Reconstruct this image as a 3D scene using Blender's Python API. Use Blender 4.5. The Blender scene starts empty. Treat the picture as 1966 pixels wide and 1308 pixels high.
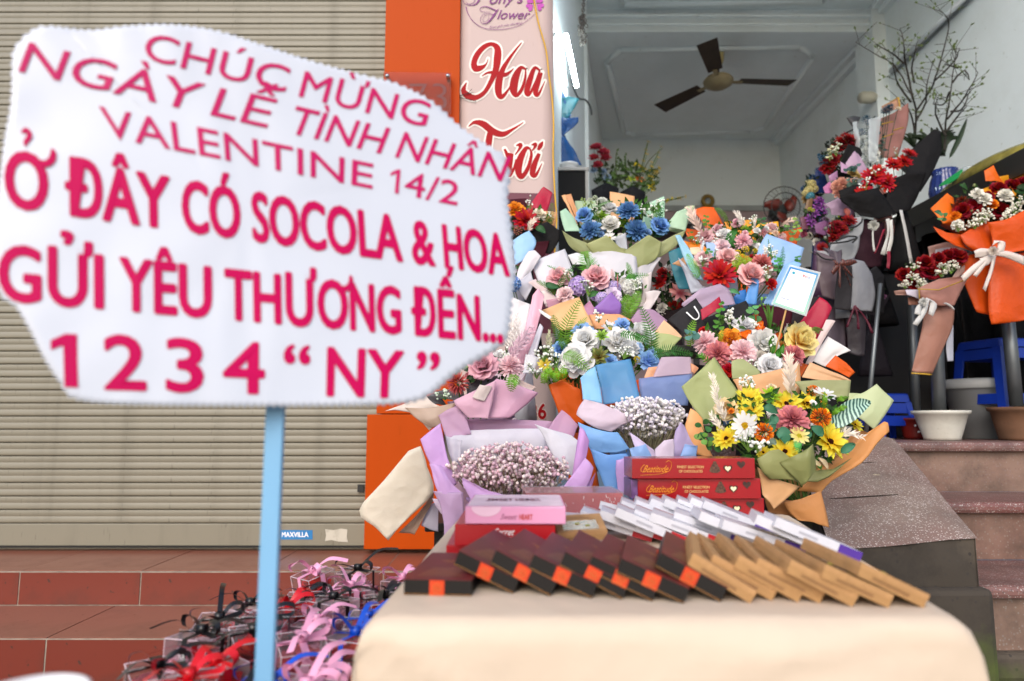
import bpy, math, random
from mathutils import Vector, Matrix, noise
R = math.radians
rnd = random.Random(7)
scene = bpy.context.scene

# ------------------------------------------------------------------ camera, sky, sun, exposure
FPX, CX, CY = 1311.0, 983.0, 654.0          # focal length in photo pixels, photo centre
CAMZ = 0.75
PITCH = math.atan(156.0 / FPX)
cam_d = bpy.data.cameras.new('camera')
cam = bpy.data.objects.new('camera', cam_d)
scene.collection.objects.link(cam)
cam.location = (0, 0, CAMZ)
cam.rotation_euler = (R(90) + PITCH, 0, 0)
cam_d.sensor_width = 36.0
cam_d.lens = 36.0 * FPX / 1966.0
cam_d.clip_start = 0.05
cam_d.clip_end = 400
cam_d.dof.use_dof = True
cam_d.dof.focus_distance = 1.55
cam_d.dof.aperture_fstop = 3.8
scene.camera = cam

SUN_EL, SUN_AZ = R(36), R(197)               # sun behind and a little left of the camera, veiled by cloud
world = bpy.data.worlds.new('World')
scene.world = world
world.use_nodes = True
wn = world.node_tree.nodes
wl = world.node_tree.links
sky = wn.new('ShaderNodeTexSky')
sky.sky_type = 'NISHITA'
sky.sun_disc = False
sky.sun_elevation = SUN_EL
sky.sun_rotation = SUN_AZ
sky.air_density = 1.0
sky.dust_density = 2.5
sky.ozone_density = 0.8
bg = wn['Background']
bg.inputs['Strength'].default_value = 0.15
wl.new(sky.outputs[0], bg.inputs['Color'])

sun_d = bpy.data.lights.new('sun', 'SUN')
sun_d.energy = 0.85
sun_d.angle = R(45)
sun_d.color = (1.0, 0.985, 0.97)
sun = bpy.data.objects.new('sun', sun_d)
scene.collection.objects.link(sun)
sdir = Vector((math.sin(SUN_AZ) * math.cos(SUN_EL), math.cos(SUN_AZ) * math.cos(SUN_EL), math.sin(SUN_EL)))
sun.rotation_euler = sdir.to_track_quat('Z', 'Y').to_euler()

scene.view_settings.view_transform = 'Standard'
scene.view_settings.look = 'None'
scene.view_settings.exposure = 0.80
scene.view_settings.gamma = 1.0
scene.view_settings.use_curve_mapping = False
scene.cycles.max_bounces = 8
scene.cycles.transparent_max_bounces = 16
scene.cycles.sample_clamp_indirect = 6.0

# ------------------------------------------------------------------ helpers
SA, CA = math.sin(PITCH), math.cos(PITCH)
def P(px, py, d):
    """photo pixel + distance along the street axis -> place in the world"""
    x = (px - CX) / FPX; u = (CY - py) / FPX
    wy = CA - u * SA; wz = SA + u * CA
    t = d / wy
    return Vector((x * t, d, CAMZ + wz * t))
def M(d, py=654.0):
    u = (CY - py) / FPX
    return d / (CA - u * SA) / FPX

def lin(h, k=1.0):
    h = h.lstrip('#')
    out = []
    for i in (0, 2, 4):
        v = int(h[i:i + 2], 16) / 255.0
        v = v / 12.92 if v <= 0.04045 else ((v + 0.055) / 1.055) ** 2.4
        out.append(min(v * k, 0.9))
    return (out[0], out[1], out[2], 1.0)

W = {}
class MB:
    def __init__(s):
        s.v = []; s.f = []; s.t = []; s.r = []
    def add(s, vs, fs, t=None, r=0.5):
        o = len(s.v)
        s.v.extend(vs)
        s.f.extend(tuple(i + o for i in f) for f in fs)
        s.t.extend(t if t else [0.0] * len(vs))
        s.r.extend([r] * len(vs))
        return s
    def box(s, c, size, rot=None):
        hx, hy, hz = size[0] / 2, size[1] / 2, size[2] / 2
        c = Vector(c); vs = []
        for x in (-hx, hx):
            for y in (-hy, hy):
                for z in (-hz, hz):
                    p = Vector((x, y, z))
                    if rot is not None: p = rot @ p
                    vs.append(c + p)
        return s.add(vs, [(0, 1, 3, 2), (4, 6, 7, 5), (0, 4, 5, 1), (2, 3, 7, 6), (0, 2, 6, 4), (1, 5, 7, 3)])
    def span(s, a, b):
        return s.box([(a[i] + b[i]) / 2 for i in range(3)], [abs(b[i] - a[i]) for i in range(3)])
    def tube(s, pts, rad, n=8, cap=True):
        pts = [Vector(p) for p in pts]
        if not isinstance(rad, (list, tuple)): rad = [rad] * len(pts)
        vs = []; fs = []
        up = None
        for i, p in enumerate(pts):
            d = (pts[min(i + 1, len(pts) - 1)] - pts[max(i - 1, 0)])
            if d.length < 1e-9: d = Vector((0, 0, 1))
            d.normalize()
            if up is None:
                up = Vector((0, 0, 1)) if abs(d.z) < 0.9 else Vector((1, 0, 0))
            a = d.cross(up)
            if a.length < 1e-6: a = d.orthogonal()
            a.normalize(); b = d.cross(a); up = -b if False else a.cross(d)
            for k in range(n):
                th = 2 * math.pi * k / n
                vs.append(p + (a * math.cos(th) + b * math.sin(th)) * rad[i])
        for i in range(len(pts) - 1):
            for k in range(n):
                fs.append((i * n + k, i * n + (k + 1) % n, (i + 1) * n + (k + 1) % n, (i + 1) * n + k))
        if cap:
            fs.append(tuple(reversed(range(n)))); fs.append(tuple(range((len(pts) - 1) * n, len(pts) * n)))
        return s.add(vs, fs)
    def lathe(s, prof, n=24, c=(0, 0, 0), rot=None):
        c = Vector(c); vs = []; fs = []
        for (r, z) in prof:
            for k in range(n):
                th = 2 * math.pi * k / n
                p = Vector((r * math.cos(th), r * math.sin(th), z))
                if rot is not None: p = rot @ p
                vs.append(c + p)
        for i in range(len(prof) - 1):
            for k in range(n):
                fs.append((i * n + k, i * n + (k + 1) % n, (i + 1) * n + (k + 1) % n, (i + 1) * n + k))
        return s.add(vs, fs)
    def grid(s, rows, t=None, r=0.5):
        n = len(rows[0]); vs = [p for row in rows for p in row]
        fs = [(i * n + j, i * n + j + 1, (i + 1) * n + j + 1, (i + 1) * n + j) for i in range(len(rows) - 1) for j in range(n - 1)]
        return s.add(vs, fs, t, r)
    def prism(s, poly, a, b):
        """poly: list of 2-D points; a, b: functions (x,y)->Vector for the two faces"""
        n = len(poly)
        vs = [a(*p) for p in poly] + [b(*p) for p in poly]
        fs = [tuple(range(n)), tuple(reversed(range(n, 2 * n)))]
        fs += [(i, i + n, (i + 1) % n + n, (i + 1) % n) for i in range(n)]
        return s.add(vs, fs)
    def mesh(s, name, mat=None, smooth=False, attrs=False):
        me = bpy.data.meshes.new(name)
        me.from_pydata([tuple(v) for v in s.v], [], s.f)
        if attrs:
            a = me.attributes.new('t', 'FLOAT', 'POINT'); a.data.foreach_set('value', s.t)
            a = me.attributes.new('rv', 'FLOAT', 'POINT'); a.data.foreach_set('value', s.r)
        if mat: me.materials.append(mat)
        if smooth: me.polygons.foreach_set('use_smooth', [True] * len(me.polygons))
        me.update()
        return me

def link(name, data, parent=None, mw=None):
    o = bpy.data.objects.new(name, data)
    scene.collection.objects.link(o)
    mw = mw or Matrix()
    W[o] = mw.copy()
    if parent is not None:
        o.parent = parent
        o.matrix_parent_inverse = W[parent].inverted()
    o.matrix_basis = mw
    return o
def mk(name, mb, mat, parent=None, smooth=False, attrs=False, bevel=0.0, solid=0.0, flat_angle=None):
    o = link(name, mb.mesh(name, mat, smooth, attrs), parent)
    if solid:
        m = o.modifiers.new('solidify', 'SOLIDIFY'); m.thickness = solid; m.offset = 0
    if bevel:
        m = o.modifiers.new('bevel', 'BEVEL'); m.width = bevel; m.segments = 2; m.limit_method = 'ANGLE'; m.angle_limit = R(40)
    return o
def tag(o, label, cat, group=None, kind=None):
    o['label'] = label
    o['category'] = cat
    if group: o['group'] = group
    if kind: o['kind'] = kind
    return o
def thing(name, loc, label, cat, group=None):
    o = link(name, None, None, Matrix.Translation(Vector(loc)))
    o.empty_display_size = 0.05
    return tag(o, label, cat, group)
def struct(o, label, cat='ground'):
    o['kind'] = 'structure'; o['label'] = label; o['category'] = cat
    return o

# ------------------------------------------------------------------ materials
MATS = {}
def newmat(name):
    m = bpy.data.materials.new(name); m.use_nodes = True
    nt = m.node_tree
    return m, nt, nt.nodes['Principled BSDF']
def plain(name, col, rough=0.55, metal=0.0, spec=0.4, var=0.12, vscale=6.0, bump=0.0, bscale=80.0, trans=0.0, coat=0.0, alpha=1.0, crumple=0.0):
    """everyday procedural material: colour with soft noise variation and fine relief"""
    if name in MATS: return MATS[name]
    m, nt, b = newmat(name); N = nt.nodes; L = nt.links
    c = lin(col) if isinstance(col, str) else col
    tc = N.new('ShaderNodeTexCoord')
    nz = N.new('ShaderNodeTexNoise'); nz.inputs['Scale'].default_value = vscale; nz.inputs['Detail'].default_value = 5
    L.new(tc.outputs['Object'], nz.inputs['Vector'])
    rp = N.new('ShaderNodeValToRGB')
    rp.color_ramp.elements[0].position = 0.3; rp.color_ramp.elements[1].position = 0.7
    rp.color_ramp.elements[0].color = tuple(x * (1 - var) for x in c[:3]) + (1,)
    rp.color_ramp.elements[1].color = tuple(min(x * (1 + var), 0.95) for x in c[:3]) + (1,)
    L.new(nz.outputs['Fac'], rp.inputs['Fac']); L.new(rp.outputs['Color'], b.inputs['Base Color'])
    b.inputs['Roughness'].default_value = rough; b.inputs['Metallic'].default_value = metal
    b.inputs['Specular IOR Level'].default_value = spec
    if coat: b.inputs['Coat Weight'].default_value = coat; b.inputs['Coat Roughness'].default_value = 0.15
    if bump:
        n2 = N.new('ShaderNodeTexNoise'); n2.inputs['Scale'].default_value = bscale; n2.inputs['Detail'].default_value = 4
        L.new(tc.outputs['Object'], n2.inputs['Vector'])
        bp = N.new('ShaderNodeBump'); bp.inputs['Strength'].default_value = bump; bp.inputs['Distance'].default_value = 0.01
        L.new(n2.outputs['Fac'], bp.inputs['Height']); L.new(bp.outputs['Normal'], b.inputs['Normal'])
    if crumple:
        n3 = N.new('ShaderNodeTexNoise'); n3.inputs['Scale'].default_value = 9; L.new(tc.outputs['Object'], n3.inputs['Vector'])
        ad = N.new('ShaderNodeMixRGB'); ad.blend_type = 'ADD'; ad.inputs[0].default_value = 0.06
        L.new(tc.outputs['Object'], ad.inputs[1]); L.new(n3.outputs['Color'], ad.inputs[2])
        hs = []
        for sc in (19.0, 52.0):
            vo = N.new('ShaderNodeTexVoronoi'); vo.inputs['Scale'].default_value = sc; L.new(ad.outputs[0], vo.inputs['Vector']); hs.append(vo.outputs['Distance'])
        m1 = N.new('ShaderNodeMath'); m1.operation = 'MULTIPLY_ADD'; m1.inputs[1].default_value = 0.35; L.new(hs[1], m1.inputs[0]); L.new(hs[0], m1.inputs[2])
        bp2 = N.new('ShaderNodeBump'); bp2.inputs['Strength'].default_value = crumple; bp2.inputs['Distance'].default_value = 0.012
        L.new(m1.outputs[0], bp2.inputs['Height'])
        if bump: L.new(bp.outputs['Normal'], bp2.inputs['Normal'])
        L.new(bp2.outputs['Normal'], b.inputs['Normal'])
    out = N['Material Output']
    sh = b.outputs[0]
    if trans:
        tr = N.new('ShaderNodeBsdfTranslucent'); L.new(rp.outputs['Color'], tr.inputs['Color'])
        mx = N.new('ShaderNodeMixShader'); mx.inputs[0].default_value = trans
        L.new(sh, mx.inputs[1]); L.new(tr.outputs[0], mx.inputs[2]); sh = mx.outputs[0]
    if alpha < 1:
        tp = N.new('ShaderNodeBsdfTransparent')
        mx = N.new('ShaderNodeMixShader'); mx.inputs[0].default_value = alpha
        L.new(tp.outputs[0], mx.inputs[1]); L.new(sh, mx.inputs[2]); sh = mx.outputs[0]
    L.new(sh, out.inputs['Surface'])
    MATS[name] = m
    return m
def paper(col, film=False, dark=False):
    k = 'paper_' + col + ('_film' if film else '')
    dk = sum(lin(col)[:3]) < 0.12
    if film:
        return plain(k, col, 0.34, 0, 0.35, 0.05, 9, 0.12, 22, 0.45, 0, 0.74, 0.22)
    return plain(k, col, 0.46 if not dk else 0.7, 0, 0.42 if not dk else 0.12, 0.06, 9, 0.12, 26, 0.3 if not dk else 0.05, 0, 1.0, 0.26)
def petal_mat(base, tip, trans=0.32, rough=0.6):
    k = 'petal_' + base + tip
    if k in MATS: return MATS[k]
    m, nt, b = newmat(k); N = nt.nodes; L = nt.links
    at = N.new('ShaderNodeAttribute'); at.attribute_name = 't'
    rv = N.new('ShaderNodeAttribute'); rv.attribute_name = 'rv'
    rp = N.new('ShaderNodeValToRGB')
    rp.color_ramp.elements[0].color = lin(base); rp.color_ramp.elements[1].color = lin(tip)
    rp.color_ramp.elements[0].position = 0.1; rp.color_ramp.elements[1].position = 0.75
    L.new(at.outputs['Fac'], rp.inputs['Fac'])
    hs = N.new('ShaderNodeHueSaturation')
    mr = N.new('ShaderNodeMapRange'); mr.inputs['To Min'].default_value = 0.8; mr.inputs['To Max'].default_value = 1.12
    L.new(rv.outputs['Fac'], mr.inputs['Value']); L.new(mr.outputs[0], hs.inputs['Value'])
    mh = N.new('ShaderNodeMapRange'); mh.inputs['To Min'].default_value = 0.49; mh.inputs['To Max'].default_value = 0.51
    L.new(rv.outputs['Fac'], mh.inputs['Value']); L.new(mh.outputs[0], hs.inputs['Hue'])
    L.new(rp.outputs[0], hs.inputs['Color']); L.new(hs.outputs[0], b.inputs['Base Color'])
    b.inputs['Roughness'].default_value = rough; b.inputs['Specular IOR Level'].default_value = 0.25
    tr = N.new('ShaderNodeBsdfTranslucent'); L.new(hs.outputs[0], tr.inputs['Color'])
    mx = N.new('ShaderNodeMixShader'); mx.inputs[0].default_value = trans
    L.new(b.outputs[0], mx.inputs[1]); L.new(tr.outputs[0], mx.inputs[2])
    L.new(mx.outputs[0], N['Material Output'].inputs['Surface'])
    MATS[k] = m
    return m
def speckle(name, ground, chips, dirt, scale, chip_amt=0.5, moss=False, rough=0.5):
    """terrazzo: coloured stone chips in cement, dirt patches and optional moss"""
    if name in MATS: return MATS[name]
    m, nt, b = newmat(name); N = nt.nodes; L = nt.links
    tc = N.new('ShaderNodeTexCoord')
    vo = N.new('ShaderNodeTexVoronoi'); vo.inputs['Scale'].default_value = scale
    L.new(tc.outputs['Object'], vo.inputs['Vector'])
    edge = N.new('ShaderNodeMapRange'); edge.inputs['From Min'].default_value = 0.30; edge.inputs['From Max'].default_value = 0.42
    edge.inputs['To Min'].default_value = 1; edge.inputs['To Max'].default_value = 0
    L.new(vo.outputs['Distance'], edge.inputs['Value'])
    sep = N.new('ShaderNodeSeparateColor'); L.new(vo.outputs['Color'], sep.inputs[0])
    pick = N.new('ShaderNodeMath'); pick.operation = 'LESS_THAN'; pick.inputs[1].default_value = chip_amt
    L.new(sep.outputs[0], pick.inputs[0])
    mul = N.new('ShaderNodeMath'); mul.operation = 'MULTIPLY'
    L.new(edge.outputs[0], mul.inputs[0]); L.new(pick.outputs[0], mul.inputs[1])
    cr = N.new('ShaderNodeValToRGB'); cr.color_ramp.elements[0].color = lin(chips[0]); cr.color_ramp.elements[1].color = lin(chips[1])
    L.new(sep.outputs[1], cr.inputs['Fac'])
    g1 = N.new('ShaderNodeMix'); g1.data_type = 'RGBA'
    g1.inputs['A'].default_value = lin(ground[0]); g1.inputs['B'].default_value = lin(ground[1])
    nz = N.new('ShaderNodeTexNoise'); nz.inputs['Scale'].default_value = 4; nz.inputs['Detail'].default_value = 8
    L.new(tc.outputs['Object'], nz.inputs['Vector']); 
    sh_ = N.new('ShaderNodeMapRange'); sh_.inputs['From Min'].default_value = 0.4; sh_.inputs['From Max'].default_value = 0.62
    L.new(nz.outputs['Fac'], sh_.inputs['Value']); L.new(sh_.outputs[0], g1.inputs['Factor'])
    mx = N.new('ShaderNodeMix'); mx.data_type = 'RGBA'
    L.new(mul.outputs[0], mx.inputs['Factor']); L.new(g1.outputs['Result'], mx.inputs['A']); L.new(cr.outputs[0], mx.inputs['B'])
    n2 = N.new('ShaderNodeTexNoise'); n2.inputs['Scale'].default_value = 7; n2.inputs['Detail'].default_value = 10; n2.inputs['Roughness'].default_value = 0.7
    L.new(tc.outputs['Object'], n2.inputs['Vector'])
    dr = N.new('ShaderNodeMapRange'); dr.inputs['From Min'].default_value = 0.42; dr.inputs['From Max'].default_value = 0.72; dr.inputs['To Max'].default_value = 0.75
    L.new(n2.outputs['Fac'], dr.inputs['Value'])
    dm = N.new('ShaderNodeMix'); dm.data_type = 'RGBA'; dm.inputs['B'].default_value = lin(dirt)
    L.new(dr.outputs[0], dm.inputs['Factor']); L.new(mx.outputs['Result'], dm.inputs['A'])
    res = dm.outputs['Result']
    if moss:
        n3 = N.new('ShaderNodeTexNoise'); n3.inputs['Scale'].default_value = 5; n3.inputs['Detail'].default_value = 6
        mp = N.new('ShaderNodeMapping'); mp.inputs['Location'].default_value = (1.3, 2.2, 0.4)
        L.new(tc.outputs['Object'], mp.inputs[0]); L.new(mp.outputs[0], n3.inputs['Vector'])
        r3 = N.new('ShaderNodeMapRange'); r3.inputs['From Min'].default_value = 0.58; r3.inputs['From Max'].default_value = 0.72; r3.inputs['To Max'].default_value = 0.7
        L.new(n3.outputs['Fac'], r3.inputs['Value'])
        mm = N.new('ShaderNodeMix'); mm.data_type = 'RGBA'; mm.inputs['B'].default_value = lin('4a5a18')
        L.new(r3.outputs[0], mm.inputs['Factor']); L.new(res, mm.inputs['A']); res = mm.outputs['Result']
    L.new(res, b.inputs['Base Color'])
    b.inputs['Roughness'].default_value = rough
    bp = N.new('ShaderNodeBump'); bp.inputs['Strength'].default_value = 0.35; bp.inputs['Distance'].default_value = 0.004
    L.new(n2.outputs['Fac'], bp.inputs['Height']); L.new(bp.outputs[0], b.inputs['Normal'])
    MATS[name] = m
    return m
def worn(name, col, stain, amount=0.5, scale=3.0, rough=0.35, streak=False, spec=0.5, metal=0.0, bump=0.15):
    """painted / glazed surface with stains and scuffs of their own shape"""
    if name in MATS: return MATS[name]
    m, nt, b = newmat(name); N = nt.nodes; L = nt.links
    tc = N.new('ShaderNodeTexCoord'); mp = N.new('ShaderNodeMapping')
    if streak: mp.inputs['Scale'].default_value = (3.0, 3.0, 0.5)
    L.new(tc.outputs['Object'], mp.inputs[0])
    n1 = N.new('ShaderNodeTexNoise'); n1.inputs['Scale'].default_value = scale; n1.inputs['Detail'].default_value = 9; n1.inputs['Roughness'].default_value = 0.62
    n2 = N.new('ShaderNodeTexNoise'); n2.inputs['Scale'].default_value = scale * 14; n2.inputs['Detail'].default_value = 3
    L.new(mp.outputs[0], n1.inputs['Vector']); L.new(mp.outputs[0], n2.inputs['Vector'])
    r1 = N.new('ShaderNodeMapRange'); r1.inputs['From Min'].default_value = 0.5; r1.inputs['From Max'].default_value = 0.78; r1.inputs['To Max'].default_value = amount
    L.new(n1.outputs['Fac'], r1.inputs['Value'])
    r2 = N.new('ShaderNodeMapRange'); r2.inputs['From Min'].default_value = 0.68; r2.inputs['From Max'].default_value = 0.74; r2.inputs['To Max'].default_value = amount
    L.new(n2.outputs['Fac'], r2.inputs['Value'])
    ad = N.new('ShaderNodeMath'); ad.operation = 'ADD'; ad.use_clamp = True
    L.new(r1.outputs[0], ad.inputs[0]); L.new(r2.outputs[0], ad.inputs[1])
    mx = N.new('ShaderNodeMix'); mx.data_type = 'RGBA'; mx.inputs['A'].default_value = lin(col); mx.inputs['B'].default_value = lin(stain)
    L.new(ad.outputs[0], mx.inputs['Factor']); L.new(mx.outputs['Result'], b.inputs['Base Color'])
    rr = N.new('ShaderNodeMapRange'); rr.inputs['To Min'].default_value = rough; rr.inputs['To Max'].default_value = min(1, rough + 0.3)
    L.new(ad.outputs[0], rr.inputs['Value']); L.new(rr.outputs[0], b.inputs['Roughness'])
    b.inputs['Specular IOR Level'].default_value = spec; b.inputs['Metallic'].default_value = metal
    bp = N.new('ShaderNodeBump'); bp.inputs['Strength'].default_value = bump; bp.inputs['Distance'].default_value = 0.004
    L.new(n1.outputs['Fac'], bp.inputs['Height']); L.new(bp.outputs[0], b.inputs['Normal'])
    MATS[name] = m
    return m
def glow(name, col, strength):
    m, nt, b = newmat(name)
    b.inputs['Base Color'].default_value = lin(col)
    b.inputs['Emission Color'].default_value = lin(col); b.inputs['Emission Strength'].default_value = strength
    return m
def clear(name, tint='ffffff', rough=0.03, amt=0.82):
    """thin clear plastic or glass: mostly transparent with a glossy skin"""
    if name in MATS: return MATS[name]
    m, nt, b = newmat(name); N = nt.nodes; L = nt.links
    tp = N.new('ShaderNodeBsdfTransparent'); tp.inputs[0].default_value = lin(tint)
    b.inputs['Base Color'].default_value = lin(tint); b.inputs['Roughness'].default_value = rough; b.inputs['Specular IOR Level'].default_value = 0.9
    fr = N.new('ShaderNodeFresnel'); fr.inputs['IOR'].default_value = 1.5
    ad = N.new('ShaderNodeMath'); ad.operation = 'ADD'; ad.use_clamp = True; ad.inputs[1].default_value = 1 - amt
    hf = N.new('ShaderNodeMath'); hf.operation = 'MULTIPLY'; hf.inputs[1].default_value = 0.4
    L.new(fr.outputs[0], hf.inputs[0]); L.new(hf.outputs[0], ad.inputs[0])
    mx = N.new('ShaderNodeMixShader')
    L.new(ad.outputs[0], mx.inputs[0]); L.new(tp.outputs[0], mx.inputs[1]); L.new(b.outputs[0], mx.inputs[2])
    L.new(mx.outputs[0], N['Material Output'].inputs['Surface'])
    MATS[name] = m
    return m

# ------------------------------------------------------------------ lettering (flat print)
_txt = {}
def text_geo(body, bold=0.0, shear=0.0):
    k = (body, bold, shear)
    if k in _txt: return _txt[k]
    cu = bpy.data.curves.new('lettering', 'FONT')
    cu.body = body; cu.offset = bold; cu.shear = shear; cu.resolution_u = 4; cu.fill_mode = 'FRONT'
    o = bpy.data.objects.new('lettering', cu)
    scene.collection.objects.link(o)
    dg = bpy.context.evaluated_depsgraph_get()
    me = o.evaluated_get(dg).to_mesh()
    vs = [(v.co.x, v.co.y) for v in me.vertices]
    fs = [tuple(p.vertices) for p in me.polygons]
    o.evaluated_get(dg).to_mesh_clear()
    bpy.data.objects.remove(o); bpy.data.curves.remove(cu)
    x0 = min(v[0] for v in vs); x1 = max(v[0] for v in vs)
    cap = 0.729
    _txt[k] = ([((x - x0) / (x1 - x0), y / CAP[0]) for x, y in vs], fs)
    return _txt[k]
CAP = [1.0]
_h = text_geo('H'); CAP[0] = max(v[1] for v in _h[0]); _txt.clear()

def print_text(mb, body, place, bold=0.0, shear=0.0):
    """place(s, t): s 0..1 along the word, t 0 at the baseline, 1 at cap height"""
    if any(ch in body for ch in 'ƠỞ') and len(body) == 1:
        print_text(mb, 'O', lambda s, t: place(s * 0.84, t), bold, shear)
        stroke(mb, [(0.72, 0.86, 0.12), (0.86, 0.88, 0.13), (0.97, 0.98, 0.14), (0.99, 1.10, 0.12), (0.95, 1.16, 0.04)], lambda x, y: place(x, y) + Vector((0, -0.0002, 0)), 0, 6, False)
        if body == 'Ở': stroke(mb, [(0.34, 1.36, 0.06), (0.42, 1.42, 0.09), (0.50, 1.36, 0.10), (0.46, 1.26, 0.10), (0.41, 1.20, 0.08), (0.41, 1.13, 0.06)], lambda x, y: place(x, y) + Vector((0, -0.0002, 0)), 0, 6, False)
        return
    if body == '1' and 0 < bold < 0.015:
        mb.add([place(x, y) for x, y in ((0.60, 0), (0.96, 0), (0.96, 1.0), (0.70, 1.0), (0.05, 0.80), (0.05, 0.66), (0.60, 0.82))], [(0, 1, 2, 3, 4, 5, 6)]); return
    if body == '1' and bold > 0:
        mb.add([place(x, y) for x, y in ((0.46, 0), (0.98, 0), (0.98, 1.0), (0.56, 1.0), (0.0, 0.86), (0.0, 0.68), (0.46, 0.78))], [(0, 1, 2, 3, 4, 5, 6)]); return
    vs, fs = text_geo(body, min(bold, 0.0), shear)
    if bold <= 0:
        mb.add([place(s, t) for s, t in vs], fs); return
    c0, cx, cy = place(0.5, 0.5), place(0.51, 0.5), place(0.5, 0.51)
    ux = bold * 1.0 / max(CAP[0], 0.1) * (cy - c0).length / max((cx - c0).length, 1e-9)   # stroke growth measured in cap heights
    for k in range(8):
        a = k * math.pi / 4
        ds, dt = math.cos(a) * ux, math.sin(a) * bold / CAP[0]
        mb.add([place(s + ds, t + dt) + Vector((0, -k * 2e-5, 0)) for s, t in vs], fs)
def quad_place(bl, br, tr, tl):
    bl, br, tr, tl = Vector(bl), Vector(br), Vector(tr), Vector(tl)
    def f(s, t):
        return (bl * (1 - s) + br * s) * (1 - t) + (tl * (1 - s) + tr * s) * t
    return f
def catmull(pts, n):
    out = []
    m = len(pts)
    for i in range(m - 1):
        p0, p1, p2, p3 = pts[max(i - 1, 0)], pts[i], pts[i + 1], pts[min(i + 2, m - 1)]
        for k in range(n):
            t = k / n
            out.append(tuple(0.5 * (2 * b + (c - a) * t + (2 * a - 5 * b + 4 * c - d) * t * t + (3 * b - a - 3 * c + d) * t ** 3) for a, b, c, d in zip(p0, p1, p2, p3)))
    out.append(tuple(pts[-1]))
    return out
_lay = [0]
def stroke(mb, pts, place, extra=0.0, n=7, floor=True):
    """brush stroke: pts (x, y, width) smoothed, mapped by place(x, y)"""
    c = catmull(pts, n)
    _lay[0] = (_lay[0] + 1) % 14
    L_, R_ = [], []
    for i, (x, y, w) in enumerate(c):
        a = c[max(i - 1, 0)]; b = c[min(i + 1, len(c) - 1)]
        dx, dy = b[0] - a[0], b[1] - a[1]
        l = math.hypot(dx, dy) or 1
        w = (max(w, 1) if floor else w) / 2 + extra
        up_ = Vector((0, -_lay[0] * 4e-5 - i * 6e-7, 0))                    # ink layers, never in one plane
        L_.append(place(x - dy / l * w, y + dx / l * w) + up_); R_.append(place(x + dy / l * w, y - dx / l * w) + up_)
    mb.grid([L_, R_])
    if extra:
        for (x, y, w) in (c[0], c[-1]):
            ring = [place(x + math.cos(a * 0.628) * (w / 2 + extra), y + math.sin(a * 0.628) * (w / 2 + extra)) for a in range(10)]
            ring = [p + Vector((0, 3e-5 + 2e-5 * (x > c[0][0]) - _lay[0] * 4e-5, 0)) for p in ring]
            mb.add(ring, [tuple(range(10))])
# ------------------------------------------------------------------ the setting: pavement, tiled steps, shutter, facade, room, stairs
m_pave = speckle('pavement_stone', ('4c4a47', '5a5854'), ('77736c', '3a3836'), '2c2b29', 60, 0.5)
g = MB(); g.add([Vector((-60, -60, 0)), Vector((60, -60, 0)), Vector((60, 60, 0)), Vector((-60, 60, 0))], [(0, 1, 2, 3)])
struct(mk('ground', g, m_pave), 'grey stone pavement in front of the shop')

# red tiled steps in front of the shutter
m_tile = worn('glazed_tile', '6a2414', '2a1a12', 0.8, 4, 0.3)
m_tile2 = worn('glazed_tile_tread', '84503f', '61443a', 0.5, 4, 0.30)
m_grout = plain('grout', '8c8074', 0.9, var=0.25, vscale=30)
Y0, Y1, YS = 1.92, 2.25, 2.60
Z0, Z1 = 0.172, 0.277
XR = -0.30                                     # where the steps end by the flower display
steps = MB(); steps.span((-2.6, Y0, 0), (0.02, 2.7, Z0 - 0.0015)); steps.span((-2.6, Y1, Z0 - 0.0015), (0.02, 2.72, Z1 - 0.0015))
so = mk('tiled_steps', steps, m_grout)
struct(so, 'two low steps of glazed brick-red tiles below the shutter', 'steps')
def tile_mesh(w, d, h, mat, name='tile'):
    b = MB(); b.box((0, 0, 0), (w, d, h)); me = b.mesh(name, mat); return me
TW = 0.386
def tile_row(y, zc, size, mat, x0, x1, rot=None):
    me = tile_mesh(*size, mat)
    x = x0
    while x < x1:
        o = link('tile', me, so, Matrix.Translation((x + TW / 2, y + rnd.uniform(-0.0006, 0.0006), zc + rnd.uniform(-0.0006, 0.0006))))
        x += TW
# risers (upright) and treads (flat); joints 4 mm
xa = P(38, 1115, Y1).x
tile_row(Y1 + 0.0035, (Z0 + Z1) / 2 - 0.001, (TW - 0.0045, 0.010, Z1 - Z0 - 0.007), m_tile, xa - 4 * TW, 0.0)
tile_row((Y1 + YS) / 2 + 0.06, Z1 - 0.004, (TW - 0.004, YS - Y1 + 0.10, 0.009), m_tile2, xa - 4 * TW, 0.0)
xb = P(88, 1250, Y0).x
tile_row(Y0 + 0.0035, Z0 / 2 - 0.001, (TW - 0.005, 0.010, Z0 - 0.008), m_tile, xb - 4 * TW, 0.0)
tile_row((Y0 + Y1) / 2 - 0.003, Z0 - 0.004, (TW - 0.004, Y1 - Y0 - 0.010, 0.009), m_tile2, xb - 4 * TW, 0.0)

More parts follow.
